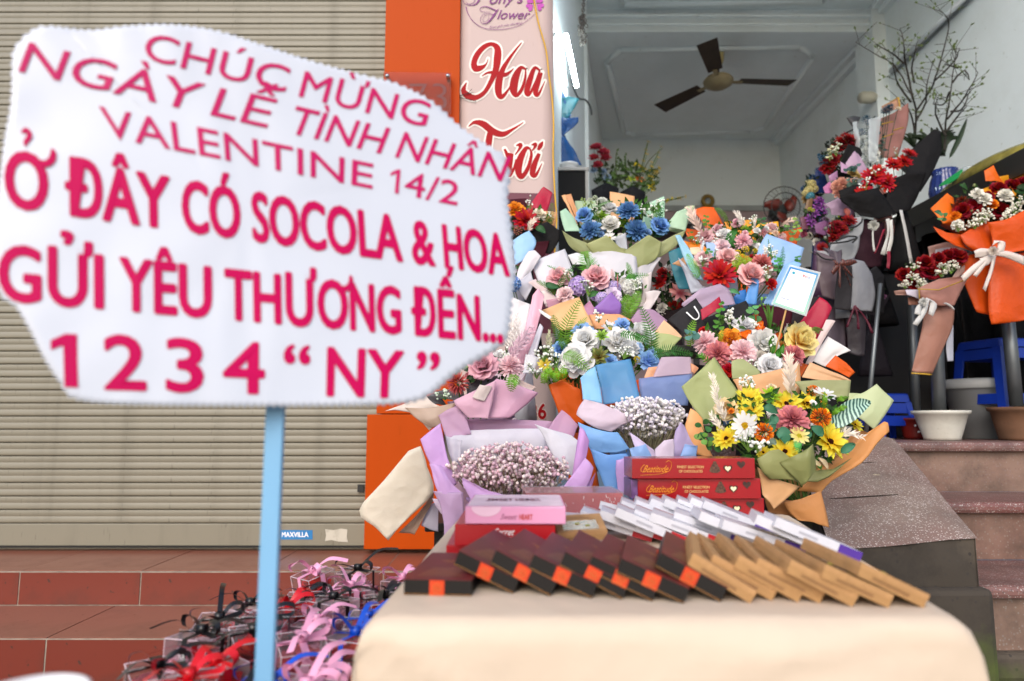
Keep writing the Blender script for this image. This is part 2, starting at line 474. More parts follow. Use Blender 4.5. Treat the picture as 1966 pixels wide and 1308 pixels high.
# roller shutter
m_slat = worn('shutter_paint', '7a7566', '575245', 0.5, 2.2, 0.42, True, 0.4)
m_slat2 = plain('shutter_shadow_gap', '3b382f', 0.6)
zb = P(300, 1050, YS).z
pitch = 24.7 * M(YS)
xl, xr = P(-140, 500, YS).x, P(760, 500, YS).x
sh = thing('roller_shutter', ((xl + xr) / 2, YS, zb), 'closed beige roller shutter of horizontal metal slats behind the greeting sign', 'shutter')
b = MB()
prof = [(0.004, -0.0015), (-0.004, 0.0006), (-0.0072, 0.0022), (-0.0078, 0.006), (-0.0080, pitch * 0.47), (-0.0072, pitch * 0.49), (-0.0072, pitch * 0.51), (-0.0080, pitch * 0.53), (-0.0078, pitch - 0.005), (-0.0066, pitch - 0.0022), (0.004, pitch - 0.0020)]
rows = [[Vector((x, y, z)) for (y, z) in prof] for x in (xl, xr)]
b.grid(rows)
slat_me = b.mesh('slat', m_slat, True)
bb = MB(); bb.span((xl, YS - 0.009, zb + 0.004), (xr, YS + 0.006, zb + pitch * 1.72)); mk('bottom_bar', bb, m_slat, sh, bevel=0.003)
n = 0
z = zb + pitch * 1.75
while z < 3.4:
    link('slat', slat_me, sh, Matrix.Translation((0, YS, z))); z += pitch; n += 1
bb = MB(); bb.span((xl, YS + 0.003, zb), (xr, YS + 0.012, 3.45)); mk('backing', bb, m_slat2, sh)
rb = MB(); rb.span((xl, YS - 0.014, zb - 0.001), (xr, YS + 0.004, zb + 0.006)); mk('rubber_seal', rb, plain('rubber', '1c1b1a', 0.8), sh)
# stickers on the bottom bar
def decal(px0, py0, px1, py1, y, mat, name, parent, dy=0.0, poly=None):
    b = MB()
    if poly is None: poly = [(px0, py1), (px1, py1), (px1, py0), (px0, py0)]
    b.prism(poly, lambda x, yy: P(x, yy, y - dy - 0.0006), lambda x, yy: P(x, yy, y - dy))
    return mk(name, b, mat, parent)
st = decal(537, 1018, 600, 1036, YS, plain('sticker_blue', '1f6fa8', 0.4), 'sticker', sh, 0.0096)
b = MB(); print_text(b, 'MAXVILLA', quad_place(P(541, 1031, YS - 0.0108), P(592, 1031, YS - 0.0108), P(592, 1022, YS - 0.0108), P(541, 1022, YS - 0.0108)), 0.02)
mk('lettering', b, plain('print_white', 'e8e8e8', 0.5), st)
pl = [(624, 1016), (640, 1018), (655, 1015), (667, 1017), (666, 1030), (668, 1041), (650, 1040), (636, 1037), (624, 1039), (626, 1028)]
decal(0, 0, 0, 0, YS, worn('torn_paper', 'b9b4a6', '8d8778', 0.8, 30, 0.8), 'paper_scrap', sh, 0.0096, pl)
bx = MB(); bx.span(P(686, 945, YS - 0.02), P(700, 930, YS - 0.005)); mk('latch', bx, plain('black_plastic', '161616', 0.5), sh)

# facade wall behind everything, shop front pillar
m_wall = worn('wall_paint', 'e4ecee', 'aeb2a8', 0.35, 1.6, 0.75, False, 0.2, 0, 0.25)
m_wall_out = worn('facade_paint', 'b8b2a6', '8a857b', 0.4, 1.8, 0.8)
YB = 2.56                                      # banner plane
xp0, xp1 = P(883, 200, YB).x, P(1064, 200, YB).x
fa = thing('shop_building', (xp1, YB, 0), 'shop house front with white pillar and open flower shop room', 'building')
LZ = 0.68
b = MB(); b.span((xp0 - 0.02, YB + 0.012, 0), (xp1, YB + 0.36, 4.4)); mk('pillar', b, m_wall_out, fa, bevel=0.006)
b = MB(); b.span((-4.0, YS + 0.03, Z1 - 0.01), (xp0 - 0.021, YS + 0.3, 4.4)); mk('facade_wall', b, m_wall_out, fa)
b = MB(); b.span((-4.0, YS - 0.05, 3.46), (xp0 - 0.021, YS + 0.029, 4.4)); mk('shutter_box', b, m_wall_out, fa)
b = MB(); b.span((-4.0, YB + 0.05, 4.401), (4.2, 7.8, 5.4)); mk('upper_storey', b, m_wall_out, fa)
# room: walls and ceiling
bl, br = P(1157, 272, 7.0), P(1495, 264, 7.0)
ZC = (bl.z + br.z) / 2
XRW = br.x
YBM = 4.95
ZB = P(1400, 61, YBM).z
ZF = P(1400, 22, YBM).z
fl = (xp1 - 0.004, YB + 0.361)
def wall_strip(name, a, c, z0, z1, th, mat=m_wall):
    a = Vector((a[0], a[1], 0)); c = Vector((c[0], c[1], 0)); nrm = (c - a).normalized().cross(Vector((0, 0, 1)))
    b = MB()
    pts = [a, c, c + nrm * th, a + nrm * th]
    b.add([p + Vector((0, 0, z0)) for p in pts] + [p + Vector((0, 0, z1)) for p in pts], [(0, 1, 2, 3), (7, 6, 5, 4), (0, 4, 5, 1), (1, 5, 6, 2), (2, 6, 7, 3), (3, 7, 4, 0)])
    return mk(name, b, mat, fa)
wall_strip('wall', fl, (bl.x, 7.0), LZ, 4.4, -0.15)
wall_strip('wall', (bl.x - 0.3, 7.0), (XRW + 0.3, 7.0), LZ, 4.4, -0.2)
b = MB(); b.span((XRW, 2.75, LZ), (XRW + 0.2, 7.0, 4.4)); mk('wall', b, m_wall, fa)
b = MB(); b.span((XRW + 0.2, 2.55, 0), (XRW + 1.6, 2.9, 4.4)); mk('facade_wall', b, m_wall_out, fa)
b = MB(); b.span((xp1 - 0.3, YB + 0.05, 4.2), (4.2, 2.9, 4.4)); mk('lintel', b, m_wall_out, fa)
m_ceil = worn('ceiling_paint', 'e8f0f2', 'c2c6be', 0.3, 1.2, 0.8, False, 0.2, 0, 0.15)
b = MB(); b.span((xp1 - 0.4, YBM, ZC), (XRW + 0.2, 7.2, ZC + 0.2)); mk('ceiling', b, m_ceil, fa)
b = MB(); b.span((xp1 - 0.4, YB + 0.37, ZF + 0.02), (XRW + 0.2, YBM + 0.001, ZF + 0.2)); mk('ceiling', b, m_ceil, fa)
b = MB(); b.span((xp1 + 0.1, YBM, ZB), (XRW + 0.1, YBM + 0.2, ZF + 0.1)); bm_ = mk('ceiling_beam', b, m_ceil, fa)
b = MB(); b.span((xp1 + 0.1, YBM - 0.03, P(1400, 36, YBM).z), (XRW - 0.001, YBM + 0.01, P(1400, 30, YBM).z)); mk('cornice', b, m_ceil, bm_, bevel=0.006)
b = MB(); b.span((xp1 + 0.1, YBM - 0.015, P(1400, 50, YBM).z), (XRW - 0.001, YBM + 0.01, P(1400, 45, YBM).z)); mk('cornice', b, m_ceil, bm_, bevel=0.006)
b = MB(); b.span((XRW - 0.10, YBM - 0.05, LZ), (XRW + 0.05, YBM + 0.22, ZF + 0.1)); mk('pillar', b, m_wall, fa)
lx = lambda y: fl[0] + (bl.x - fl[0]) * (y - fl[1]) / (7.0 - fl[1])
b = MB(); b.span((lx(4.9) - 0.1, YBM - 0.12, LZ), (lx(4.9) + 0.012, YBM + 0.2, ZF + 0.1)); mk('pillar', b, m_wall, fa)
# cornice along the right wall and raised moulding frames on the ceilings
for (w_, h_) in ((0.10, 0.035), (0.05, 0.075)):
    b = MB(); b.span((XRW - w_, YBM + 0.2, ZC - h_), (XRW + 0.01, 6.999, ZC + 0.01)); mk('cornice', b, m_ceil, fa, bevel=0.01)
    b = MB(); b.span((XRW - w_, YB + 0.4, ZF + 0.02 - h_), (XRW + 0.01, YBM - 0.051, ZF + 0.04)); mk('cornice', b, m_ceil, fa, bevel=0.01)
def frame(pts, z, w=0.05, h=0.02):
    b = MB()
    n = len(pts)
    for i in range(n):
        b.tube([Vector((*pts[i], z)), Vector((*pts[(i + 1) % n], z))], w / 2, 6)
    return mk('ceiling_moulding', b, m_ceil, fa, smooth=True)
def on_z(px, py, z):
    a = P(px, py, 1.0); c = Vector((0, 0, CAMZ)); d = a - c
    return c + d * ((z - CAMZ) / d.z)
fr = [on_z(x, y, ZC) for x, y in ((1192, 95), (1535, 88), (1560, 108), (1470, 243), (1440, 252), (1218, 258), (1198, 252), (1166, 118))]
frame([(p.x, p.y) for p in fr], ZC - 0.004, 0.055)
fr = [on_z(x, y, ZF + 0.02) for x, y in ((1195, 9), (1580, 1), (1700, -120), (1170, -120))]
frame([(p.x, p.y) for p in fr], ZF + 0.016, 0.05)
m_skirt = plain('skirting', '9a9f9f', 0.7)
b = MB(); b.span((bl.x, 6.96, LZ), (XRW - 0.002, 6.999, P(1350, 408, 7).z)); mk('skirting', b, plain('pink_wainscot', 'a48f92', 0.7), fa)
b = MB(); b.span((bl.x, 6.94, P(1350, 408, 7).z), (XRW - 0.002, 6.999, P(1350, 398, 7).z)); mk('rail', b, m_skirt, fa)
m_terr_floor = speckle('floor_terrazzo', ('4d2d2a', '5a3632'), ('a59a94', '7c5a56'), '2f2422', 140, 0.6, rough=0.35)
b = MB(); b.span((xp1 - 0.02, 2.661, LZ - 0.12), (XRW + 0.2, 7.0, LZ)); mk('floor', b, m_terr_floor, fa)

# terrazzo entrance stairs
m_terr = speckle('stair_terrazzo', ('6e443f', '785650'), ('b9b0aa', '5a4340'), '3a302d', 190, 0.85, rough=0.45)
m_terr_ck = speckle('cheek_terrazzo', ('7c645c', '84746a'), ('d2cbc6', '62504a'), '62544c', 210, 0.9, rough=0.5)
m_terr_riser = speckle('riser_terrazzo', ('74564a', '7e6558'), ('948a80', '6d4b45'), '33291f', 130, 0.5, rough=0.6)
m_conc = speckle('dark_concrete', ('3a332b', '5c5246'), ('3c362f', '2a2623'), '14110f', 90, 0.15, True, 0.85)
stt = thing('entrance_stairs', (2.2, 1.8, 0), 'worn maroon terrazzo entrance stairs up to the flower shop, beside the mossy cheek wall', 'stairs')
XS1 = 3.2
zt = [LZ, LZ - 0.172, LZ - 0.344]; yt = [2.40, 2.10, 1.79]; xs0 = [1.30, 1.30, 1.20]
for i in range(3):
    yb_ = yt[i - 1] + 0.03 if i else 2.66
    b = MB(); b.span((xs0[i] - 0.1, yt[i] + 0.004, zt[i] - 0.034), (XS1, yb_, zt[i])); mk('step', b, m_terr, stt, bevel=0.012)
    zl = zt[i + 1] if i < 2 else 0.17
    b = MB(); b.span((xs0[i] - 0.1, yt[i] + 0.036, zl - (0.001 if i < 2 else 0)), (XS1, yt[i] + 0.30, zt[i] - 0.0345)); mk('riser', b, m_terr_riser, stt)
b = MB(); b.span((1.12, 1.80, 0.10), (XS1, 2.35, 0.169)); mk('plinth', b, m_conc, stt, bevel=0.012)
b = MB(); b.span((0.7, 1.70, 0.0), (XS1, 2.3, 0.099)); mk('kerb', b, plain('kerb_stone', '5f605e', 0.85, var=0.25, vscale=20, bump=0.4, bscale=60), stt, bevel=0.01)
# sloping cheek wall beside the stairs
ck = thing('cheek_wall', (1.0, 1.72, 0), 'sloping terrazzo cheek wall with dark mossy front, left of the entrance stairs', 'wall')
FLc, FRc = P(1592, 1047, 1.70), P(1876, 1024, 1.70)
BRc, BLc = P(1716, 836, 2.38), P(1520, 842, 2.38)
def lerp(a, c, t): return a * (1 - t) + c * t
rows = []
for i in range(15):
    t = i / 14
    row = []
    for j in range(11):
        s = j / 10
        p = lerp(lerp(FLc, FRc, s), lerp(BLc, BRc, s), t)
        q = p.copy()
        q.z += 0.004 * noise.noise(p * 9) - (0.012 if (i in (0,) or j == 10) else 0) - (0.004 if i in (5, 10) and 1 < j < 7 else 0)
        row.append(q)
    rows.append(row)
b = MB(); b.grid(rows); top = mk('cheek_top', b, m_terr_ck, ck, smooth=True)
for gy in (0.34, 0.67):
    b = MB(); a_, c_ = lerp(FLc, BLc, gy), lerp(FRc, BRc, gy)
    b.tube([lerp(a_, c_, s) + Vector((0, 0.002 * math.sin(s * 9), 0.0005)) for s in (0.12, 0.3, 0.5, 0.66)], [0.0006, 0.0018, 0.0015, 0.0006], 5); mk('groove', b, plain('groove_dark', '241f1c', 0.9), top)  # thin dark tubes draw the groove lines
b = MB()
lo = [FLc.copy(), FRc.copy(), BRc.copy(), BLc.copy()]
up = [p + Vector((0, 0, -0.011)) for p in lo]; 
up[0].y += 0.004; up[1].y += 0.004
dn = [Vector((p.x, p.y, 0)) for p in up]
cor = up
for a_, c_ in ((0, 1), (1, 2), (2, 3), (3, 0)):
    rws = []
    for i in range(17):
        t = i / 16; row = []
        for j in range(25):
            p = cor[a_].lerp(cor[c_], j / 24); p.z = p.z * (1 - t)
            nr = (cor[c_] - cor[a_]); nr = Vector((nr.y, -nr.x, 0)).normalized()
            ed = min(1, 6 * min(j / 24, 1 - j / 24) + 0.05)
            k_ = noise.noise(p * 14) * 0.006 + noise.noise(p * 5) * 0.008 + noise.noise(p * 40) * 0.002
            row.append(p + nr * (k_ * ed - 0.004) + Vector((0, 0, 0.0)))
        rws.append(row)
    b.grid(rws)
mk('cheek_body', b, m_conc, ck, smooth=True)
b = MB(); b.span((FLc.x - 0.02, FLc.y - 0.018, 0.1), (FRc.x + 0.02, FLc.y + 0.3, P(1800, 1128, FLc.y).z)); mk('footing', b, m_conc, ck, bevel=0.015)
pet = MB(); c0 = lerp(lerp(FLc, FRc, 0.42), lerp(BLc, BRc, 0.42), 0.58)
c0 = P(1683, 918, 2.07); c0.z = lerp(FLc, BLc, (2.07 - 1.70) / 0.68).z + 0.006
pet.grid([[c0 + Vector((0.016 * (k - 2) / 2 , 0.007 * s * math.sqrt(max(0, 1 - ((k - 2) / 2.05) ** 2)), 0.004 * abs(s) + 0.0)) for k in range(5)] for s in (-1, 0, 1)])
tag(mk('fallen_petal', pet, plain('petal_cream', 'e4dcb8', 0.5), smooth=True, solid=0.0008), 'single cream petal lying on the terrazzo cheek wall', 'petal')

# orange panels and number plate
YO = YS - 0.06
m_or = worn('orange_acrylic', 'aa4000', '903800', 0.3, 2, 0.5, True, 0.1, 0, 0.02)
op = thing('orange_panel', (P(800, 900, YO).x, YO, Z1), 'glossy orange cladding panel between the shutter and the pink banner', 'panel')
zs_ = P(760, 796, YO).z
b = MB(); x0, x1 = P(741, 0, YO).x, P(884, 0, YO).x; b.span((x0, YO, zs_ + 0.003), (x1, YO + 0.04, 4.3)); mk('upper_sheet', b, m_or, op, bevel=0.002)
b = MB(); x0, x1 = P(706, 796, YO).x, P(852, 796, YO).x; b.span((x0, YO - 0.012, P(760, 1055, YO - 0.012).z), (x1, YO + 0.04, zs_)); mk('lower_sheet', b, m_or, op, bevel=0.002)
npl = thing('number_plate', P(800, 190, YO - 0.03), 'clear acrylic house number plate with red digits on the orange panel', 'sign')
b = MB(); b.prism([(736, 220), (866, 220), (866, 140), (736, 138)], lambda x, y: P(x, y, YO - 0.034), lambda x, y: P(x, y, YO - 0.028)); mk('plate', b, clear('acrylic', 'ecc4b0', 0.05, 0.97), npl)
for (x, y) in ((744, 147), (860, 147)):
    b = MB(); b.lathe([(0, -0.012), (0.006, -0.011), (0.0085, -0.006), (0.0085, 0.03), (0, 0.03)], 14, P(x, y, YO - 0.034), Matrix.Rotation(R(-90), 3, 'X')); mk('standoff', b, plain('steel', 'c8c8c8', 0.25, 1.0), npl, smooth=True)
b = MB(); print_text(b, '273', quad_place(P(742, 212, YO - 0.0345), P(858, 212, YO - 0.0345), P(858, 160, YO - 0.0345), P(742, 160, YO - 0.0345)), -0.012); mk('lettering', b, plain('print_maroon', '5c0f0a', 0.5), npl)

# hanging banner with the shop name
m_ban = worn('banner_vinyl', 'b39e9a', '8f7c74', 0.4, 2.2, 0.5, True, 0.35, 0, 0.1)
bn = thing('shop_banner', P(970, 850, YB), 'tall pale pink vinyl banner with red script lettering on the shop pillar', 'banner')
bp = lambda x, y, e=0.0: P(x, y, YB - 0.001 - e)
b = MB(); rows = []
for i in range(41):
    y = -60 + i * 28
    xl_, xr_ = 885 - 6 * y / 340 - 0.0, 1062 + 2 * y / 340
    rows.append([bp(xl_ + (xr_ - xl_) * j / 8, y, 0.003 + 0.002 * noise.noise(Vector((j * 0.6, i * 0.3, 0)))) for j in range(9)])
b.grid(rows); mk('sheet', b, m_ban, bn, smooth=True, solid=0.001)
cr = lambda x, y, e: bp(880 + x / 4.51, 60 + y / 4.51, e)
HOA = [
 [(258, 238, 5), (240, 285, 14), (200, 315, 40), (150, 322, 58), (135, 275, 50), (165, 200, 48), (225, 135, 42), (290, 112, 34), (338, 150, 56), (338, 240, 64), (322, 340, 54), (280, 440, 40), (225, 530, 36), (150, 575, 44), (85, 560, 58), (45, 515, 44), (70, 445, 8)],
 [(548, 98, 9), (490, 170, 18), (432, 250, 30), (385, 330, 42), (352, 430, 62), (348, 530, 58), (375, 570, 38), (430, 510, 18), (470, 440, 10)],
 [(203, 390, 6), (255, 360, 18), (330, 360, 32), (400, 378, 36), (450, 350, 18), (478, 322, 5)],
 [(585, 330, 14), (540, 318, 34), (495, 400, 66), (478, 500, 68), (500, 556, 34), (545, 510, 30), (578, 410, 22), (583, 330, 10)],
 [(705, 340, 18), (660, 320, 30), (620, 420, 50), (592, 525, 48), (615, 545, 26), (665, 450, 22), (705, 340, 16)],
 [(722, 360, 20), (690, 440, 44), (668, 530, 44), (690, 552, 26), (728, 480, 13), (750, 430, 4)],
 [(88, 828, 5), (140, 790, 30), (215, 805, 56), (300, 868, 58), (385, 892, 46), (470, 850, 22), (563, 790, 7)],
 [(275, 880, 50), (262, 960, 58), (240, 1080, 58), (190, 1190, 44), (120, 1230, 20)],
 [(400, 1020, 20), (440, 1100, 40), (455, 1060, 45), (440, 1170, 52), (440, 1250, 34), (480, 1190, 22), (500, 1110, 14)],
 [(500, 990, 8), (538, 985, 36), (528, 1020, 22), (492, 1070, 8)],
 [(622, 1020, 16), (585, 1015, 34), (535, 1110, 60), (520, 1215, 58), (550, 1262, 40), (605, 1180, 34), (632, 1070, 24), (620, 1020, 12)],
 [(632, 985, 7), (668, 980, 32), (655, 1015, 18), (632, 1040, 6)],
 [(700, 1060, 30), (660, 1150, 48), (642, 1235, 48), (672, 1245, 28), (724, 1145, 6)],
 [(732, 955, 10), (712, 990, 40), (690, 1030, 20)]]
for nm, ex, e, mt in (('lettering_outline', 15, 0.0052, plain('print_cream', 'd9d2ca', 0.5)), ('lettering', 0, 0.0066, plain('print_red', '960f16', 0.6, 0, 0.15))):
    b = MB()
    for s_ in HOA: stroke(b, s_, lambda x, y: cr(x, y, e), ex)
    mk(nm, b, mt, bn)
m_pur = plain('print_purple', '6f1a6c', 0.5)
lg = lambda x, y: bp(880 + x / 10.35, y / 10.35, 0.0066)
b = MB()
stroke(b, [(150, 130, 18), (190, 270, 14), (300, 430, 12), (480, 550, 10), (720, 590, 10), (960, 575, 9), (1200, 510, 8), (1380, 400, 8), (1510, 285, 8)], lg)
stroke(b, [(650, 240, 6), (520, 240, 8), (440, 215, 8), (440, 160, 10), (530, 130, 16), (640, 160, 22), (740, 205, 22), (790, 215, 8)], lg)
stroke(b, [(800, 175, 8), (720, 280, 34), (640, 390, 30), (560, 460, 18), (470, 460, 10), (435, 400, 8), (470, 310, 8), (560, 275, 8), (740, 295, 16)], lg)
stroke(b, [(560, 290, 6), (500, 350, 6), (490, 420, 6), (550, 430, 6), (600, 370, 6), (600, 300, 6)], lg)
print_text(b, 'lower', quad_place(lg(770, 378), lg(1385, 378), lg(1460, 200), lg(845, 200)), 0.004, 0.0)
stroke(b, [(160, 40, 8), (190, 80, 8), (290, 60, 10), (330, 0, 10), (340, -80, 12)], lg)
stroke(b, [(100, 0, 8), (110, 60, 8), (200, 105, 10), (320, 95, 20), (400, 20, 30), (440, -80, 30)], lg)
print_text(b, 'ony’s', quad_place(lg(600, 78), lg(1260, 60), lg(1330, -140), lg(670, -120)), 0.004, 0.0)
print_text(b, 'Trao gửi yêu thương', quad_place(lg(610, 570), lg(1260, 478), lg(1275, 430), lg(625, 520)), -0.004, 0.25)
mk('emblem_lettering', b, m_pur, bn)
b = MB()
for (cx_, cy_, a) in ((1420, 140, 215), (1625, 130, 325), (1440, 10, 140), (1600, 0, 45)):
    pts = []
    for k in range(24):
        th = 2 * math.pi * k / 24
        hx = 16 * math.sin(th) ** 3; hy = 13 * math.cos(th) - 5 * math.cos(2 * th) - 2 * math.cos(3 * th) - math.cos(4 * th)
        ang = R(a - 90)
        pts.append(lg(cx_ + 5 * (hx * math.cos(ang) - hy * math.sin(ang)) , cy_ - 5 * (hx * math.sin(ang) + hy * math.cos(ang))))
    b.add(pts, [tuple(range(24))])
mk('emblem_clover', b, plain('print_magenta', 'a52f9a', 0.5), bn)
b = MB(); b.add([bp(968, 392, 0.006), bp(1066, 392, 0.006), bp(1066, 372, 0.006), bp(968, 370, 0.006)], [(0, 1, 2, 3)])
b.add([bp(900, 640, 0.006), bp(1066, 640, 0.006), bp(1066, 392, 0.006), bp(900, 392, 0.006)], [(0, 1, 2, 3)]); mk('plum_band', b, plain('print_plum', '5a1f33', 0.5), bn)
for nm, bo, e, mt in (('lettering_outline', 0.06, 0.0052, plain('print_cream', 'd9d2ca', 0.5)), ('lettering', 0.03, 0.0066, plain('print_red', '960f16', 0.6, 0, 0.15))):
    b = MB(); print_text(b, '2636', quad_place(bp(983, 804, e), bp(1048, 804, e), bp(1048, 776, e), bp(983, 776, e)), bo); mk(nm, b, mt, bn)
# wire tie on the banner edge
b = MB()
for s_ in ([(866, 184), (880, 186), (900, 178), (906, 171)], [(868, 185), (885, 188), (905, 192), (914, 195)], [(880, 185), (895, 180), (910, 178)]):
    b.tube([bp(x, y, 0.012) for x, y in s_], 0.0011, 5)
tag(mk('wire_tie', b, plain('black_plastic', '161616', 0.5), smooth=True), 'black wire tie fixing the left edge of the pink banner', 'wire')
# yellow cable down the banner, thin grey cable on the room wall
b = MB(); pts = catmull([(1020, -30), (1025, 0), (1034, 45), (1048, 95), (1054, 145), (1060, 190), (1063, 240), (1062, 300), (1066, 380), (1069, 420), (1066, 470), (1062, 540)], 5)
b.tube([bp(x, y, 0.016) for x, y in pts], 0.0032, 7)
tag(mk('yellow_cable', b, plain('cable_yellow', 'c99a0c', 0.45), smooth=True), 'yellow cable hanging down the right edge of the pink banner', 'cable')
# ------------------------------------------------------------------ flowers, leaves and wrapping paper
SHAPES = {'round': (.30, .80, 1.0, .92, .45), 'point': (.45, .9, .95, .62, .04), 'broad': (.22, .5, .8, 1.0, .82), 'strap': (.45, .8, 1.0, .95, .45), 'wide': (.5, .9, 1.0, 1.0, .7)}
def petal(mb, rg, az, elev, L, Wd, curl, cup, r0, z0, shape, ruffle=0.0, t0=0.0, nu=4, sph=False):
    tab = SHAPES[shape]
    ca, sa = math.cos(az), math.sin(az)
    if sph: rr, zz = r0 * math.cos(elev), z0 + r0 * math.sin(elev)
    else: rr, zz = r0, z0
    vs = []; ts = []
    e = elev
    for i in range(nu + 1):
        w = Wd * tab[i * 4 // nu] / 2
        for x in (-1, 0, 1):
            off = cup * Wd * (x * x) * 0.5
            rf = ruffle * rg.uniform(-1, 1) * (i / nu) ** 1.5
            r_ = rr - math.sin(e) * (off + rf); z_ = zz + math.cos(e) * (off + rf)
            vs.append(Vector((ca * r_ - sa * w * x, sa * r_ + ca * w * x, z_))); ts.append(min(1, t0 + (1 - t0) * i / nu))
        st_ = L / nu
        rr += math.cos(e) * st_; zz += math.sin(e) * st_; e += curl / nu
    fs = [(i * 3 + j, i * 3 + j + 1, (i + 1) * 3 + j + 1, (i + 1) * 3 + j) for i in range(nu) for j in range(2)]
    mb.add(vs, fs, ts, rg.random())
def rings(mb, rg, spec, jit=6.0, sph=False):
    for (n, el, L, Wd, curl, cup, r0, z0, shape, ruf) in spec:
        a0 = rg.random() * 6.28
        for k in range(n):
            petal(mb, rg, a0 + 6.2832 * k / n + R(rg.uniform(-jit, jit)), R(el + rg.uniform(-jit, jit)), L * rg.uniform(.9, 1.08), Wd * rg.uniform(.9, 1.1), R(curl + rg.uniform(-jit, jit)), cup, r0, z0, shape, ruf, 0, 4, sph)
def mixr(a, b, n): return [tuple(a[i] + (b[i] - a[i]) * k / (n - 1) if not isinstance(a[i], str) else a[i] for i in range(len(a))) for k in range(n)]
def ico(mb, c, r, rg, squash=1.0):
    vs = []
    for (z, rad, n) in ((-1, 0, 1), (-.45, .9, 5), (.45, .9, 5), (1, 0, 1)):
        for k in range(n):
            th = 6.2832 * k / max(n, 1) + (0.63 if z > 0 else 0)
            vs.append(Vector(c) + Vector((rad * math.cos(th), rad * math.sin(th), z * squash)) * r)
    fs = [(0, 1 + (k + 1) % 5, 1 + k) for k in range(5)] + [(1 + k, 1 + (k + 1) % 5, 6 + k) for k in range(5)] + [(1 + (k + 1) % 5, 6 + (k + 1) % 5, 6 + k) for k in range(5)] + [(6 + k, 6 + (k + 1) % 5, 11) for k in range(5)]
    mb.add(vs, fs, [0.2] + [0.5] * 5 + [0.8] * 5 + [1.0], rg.random())
_bl = {}
def bloom(kind, seed):
    k = (kind, seed)
    if k in _bl: return _bl[k]
    rg = random.Random(seed * 97 + len(kind)); mb = MB()
    ri = lambda sp, **kw: rings(mb, rg, [(max(3, int(round(s[0]))),) + tuple(s[1:]) for s in sp], **kw)
    if kind == 'mum': ri(mixr((20, -22, .95, .20, 30, .25, .05, .0, 'broad', .02), (6, 80, .45, .16, 25, .3, .03, .28, 'broad', .02), 7), jit=9)
    elif kind == 'dahlia': ri(mixr((17, -14, .98, .30, 34, .45, .04, .0, 'round', .0), (6, 78, .42, .18, 38, .5, .03, .27, 'round', 0), 8), jit=7)
    elif kind == 'carnation': ri(mixr((13, -8, .95, .42, 25, .1, .05, 0, 'broad', .07), (7, 80, .5, .32, 10, .2, .06, .15, 'broad', .08), 6), jit=12)
    elif kind == 'pompon': ri(mixr((24, -50, .5, .16, 15, .2, .52, .25, 'broad', .02), (6, 85, .45, .14, 10, .2, .52, .25, 'broad', .02), 9), jit=8, sph=True)
    elif kind == 'spiky': ri(mixr((18, -45, .7, .15, 20, .5, .35, .2, 'point', 0), (6, 82, .6, .13, 10, .5, .35, .2, 'point', 0), 7), jit=8, sph=True)
    elif kind == 'rose':
        ri([(6, 22, .70, 1.0, -40, .30, .30, .0, 'wide', .015), (6, 46, .72, .98, -62, .45, .30, .02, 'wide', .015), (5, 66, .70, .90, -48, .55, .27, .08, 'wide', .01), (5, 76, .68, .76, -30, .7, .22, .14, 'wide', .01), (4, 84, .68, .60, -16, .85, .15, .18, 'wide', .008), (4, 88, .68, .44, -6, 1.0, .09, .2, 'wide', 0), (3, 90, .66, .28, 0, 1.1, .03, .22, 'wide', 0)], jit=7)
    elif kind == 'peony':
        ri([(8, 0, .9, .62, 20, .3, .12, 0, 'wide', .04), (8, 22, .85, .56, 20, .4, .1, .05, 'wide', .05), (8, 45, .75, .46, 15, .4, .1, .1, 'wide', .06), (7, 65, .62, .38, 10, .4, .08, .14, 'broad', .07), (6, 82, .55, .3, 0, .4, .05, .18, 'broad', .07)], jit=10)
    elif kind == 'gerbera': ri([(15, 4, 1.0, .30, 6, .15, .05, 0, 'strap', .01), (14, 18, .9, .27, 2, .15, .05, .03, 'strap', .01), (10, 40, .6, .2, 0, .2, .04, .08, 'strap', 0), (8, 66, .36, .14, 0, .2, .03, .1, 'strap', 0)])
    elif kind == 'succulent': ri([(8, 6, 1.0, .42, 18, .35, .05, 0, 'point', 0), (7, 28, .85, .38, 18, .35, .05, .04, 'point', 0), (6, 50, .65, .32, 15, .4, .04, .08, 'point', 0), (4, 75, .5, .25, 5, .4, .03, .12, 'point', 0)])
    elif kind == 'lily': ri([(6, 30, 1.05, .45, -55, .3, .05, 0, 'point', .02)])
    elif kind == 'hydra':
        for i in range(34):
            z = 1 - i / 34 * 1.15; th = i * 2.39996; r_ = math.sqrt(max(0, 1 - z * z))
            n_ = Vector((r_ * math.cos(th), r_ * math.sin(th), z)); q = n_.to_track_quat('Z', 'Y')
            sub = MB(); rings(sub, rg, [(4, 8, .24, .23, 10, .15, .02, 0, 'round', .01)], 8)
            mb.add([q @ (v + Vector((0, 0, 0))) + n_ * .78 for v in sub.v], sub.f, sub.t, rg.random())
    elif kind == 'berry':
        for i in range(26):
            z = 1 - i / 26 * 1.3; th = i * 2.39996; r_ = math.sqrt(max(0, 1 - z * z))
            ico(mb, (r_ * math.cos(th) * .8, r_ * math.sin(th) * .8, z * .8), .16, rg)
    elif kind == 'bud':
        ri([(4, 62, .95, .62, 40, .8, .08, -.1, 'round', 0), (4, 78, .85, .5, 15, .9, .05, -.05, 'round', 0)])
    _bl[k] = mb
    return mb
_bm = {}
def bloom_mesh(kind, seed, base, tip):
    k = (kind, seed, base, tip)
    if k not in _bm: _bm[k] = bloom(kind, seed).mesh(kind, petal_mat(base, tip), True, True)
    return _bm[k]
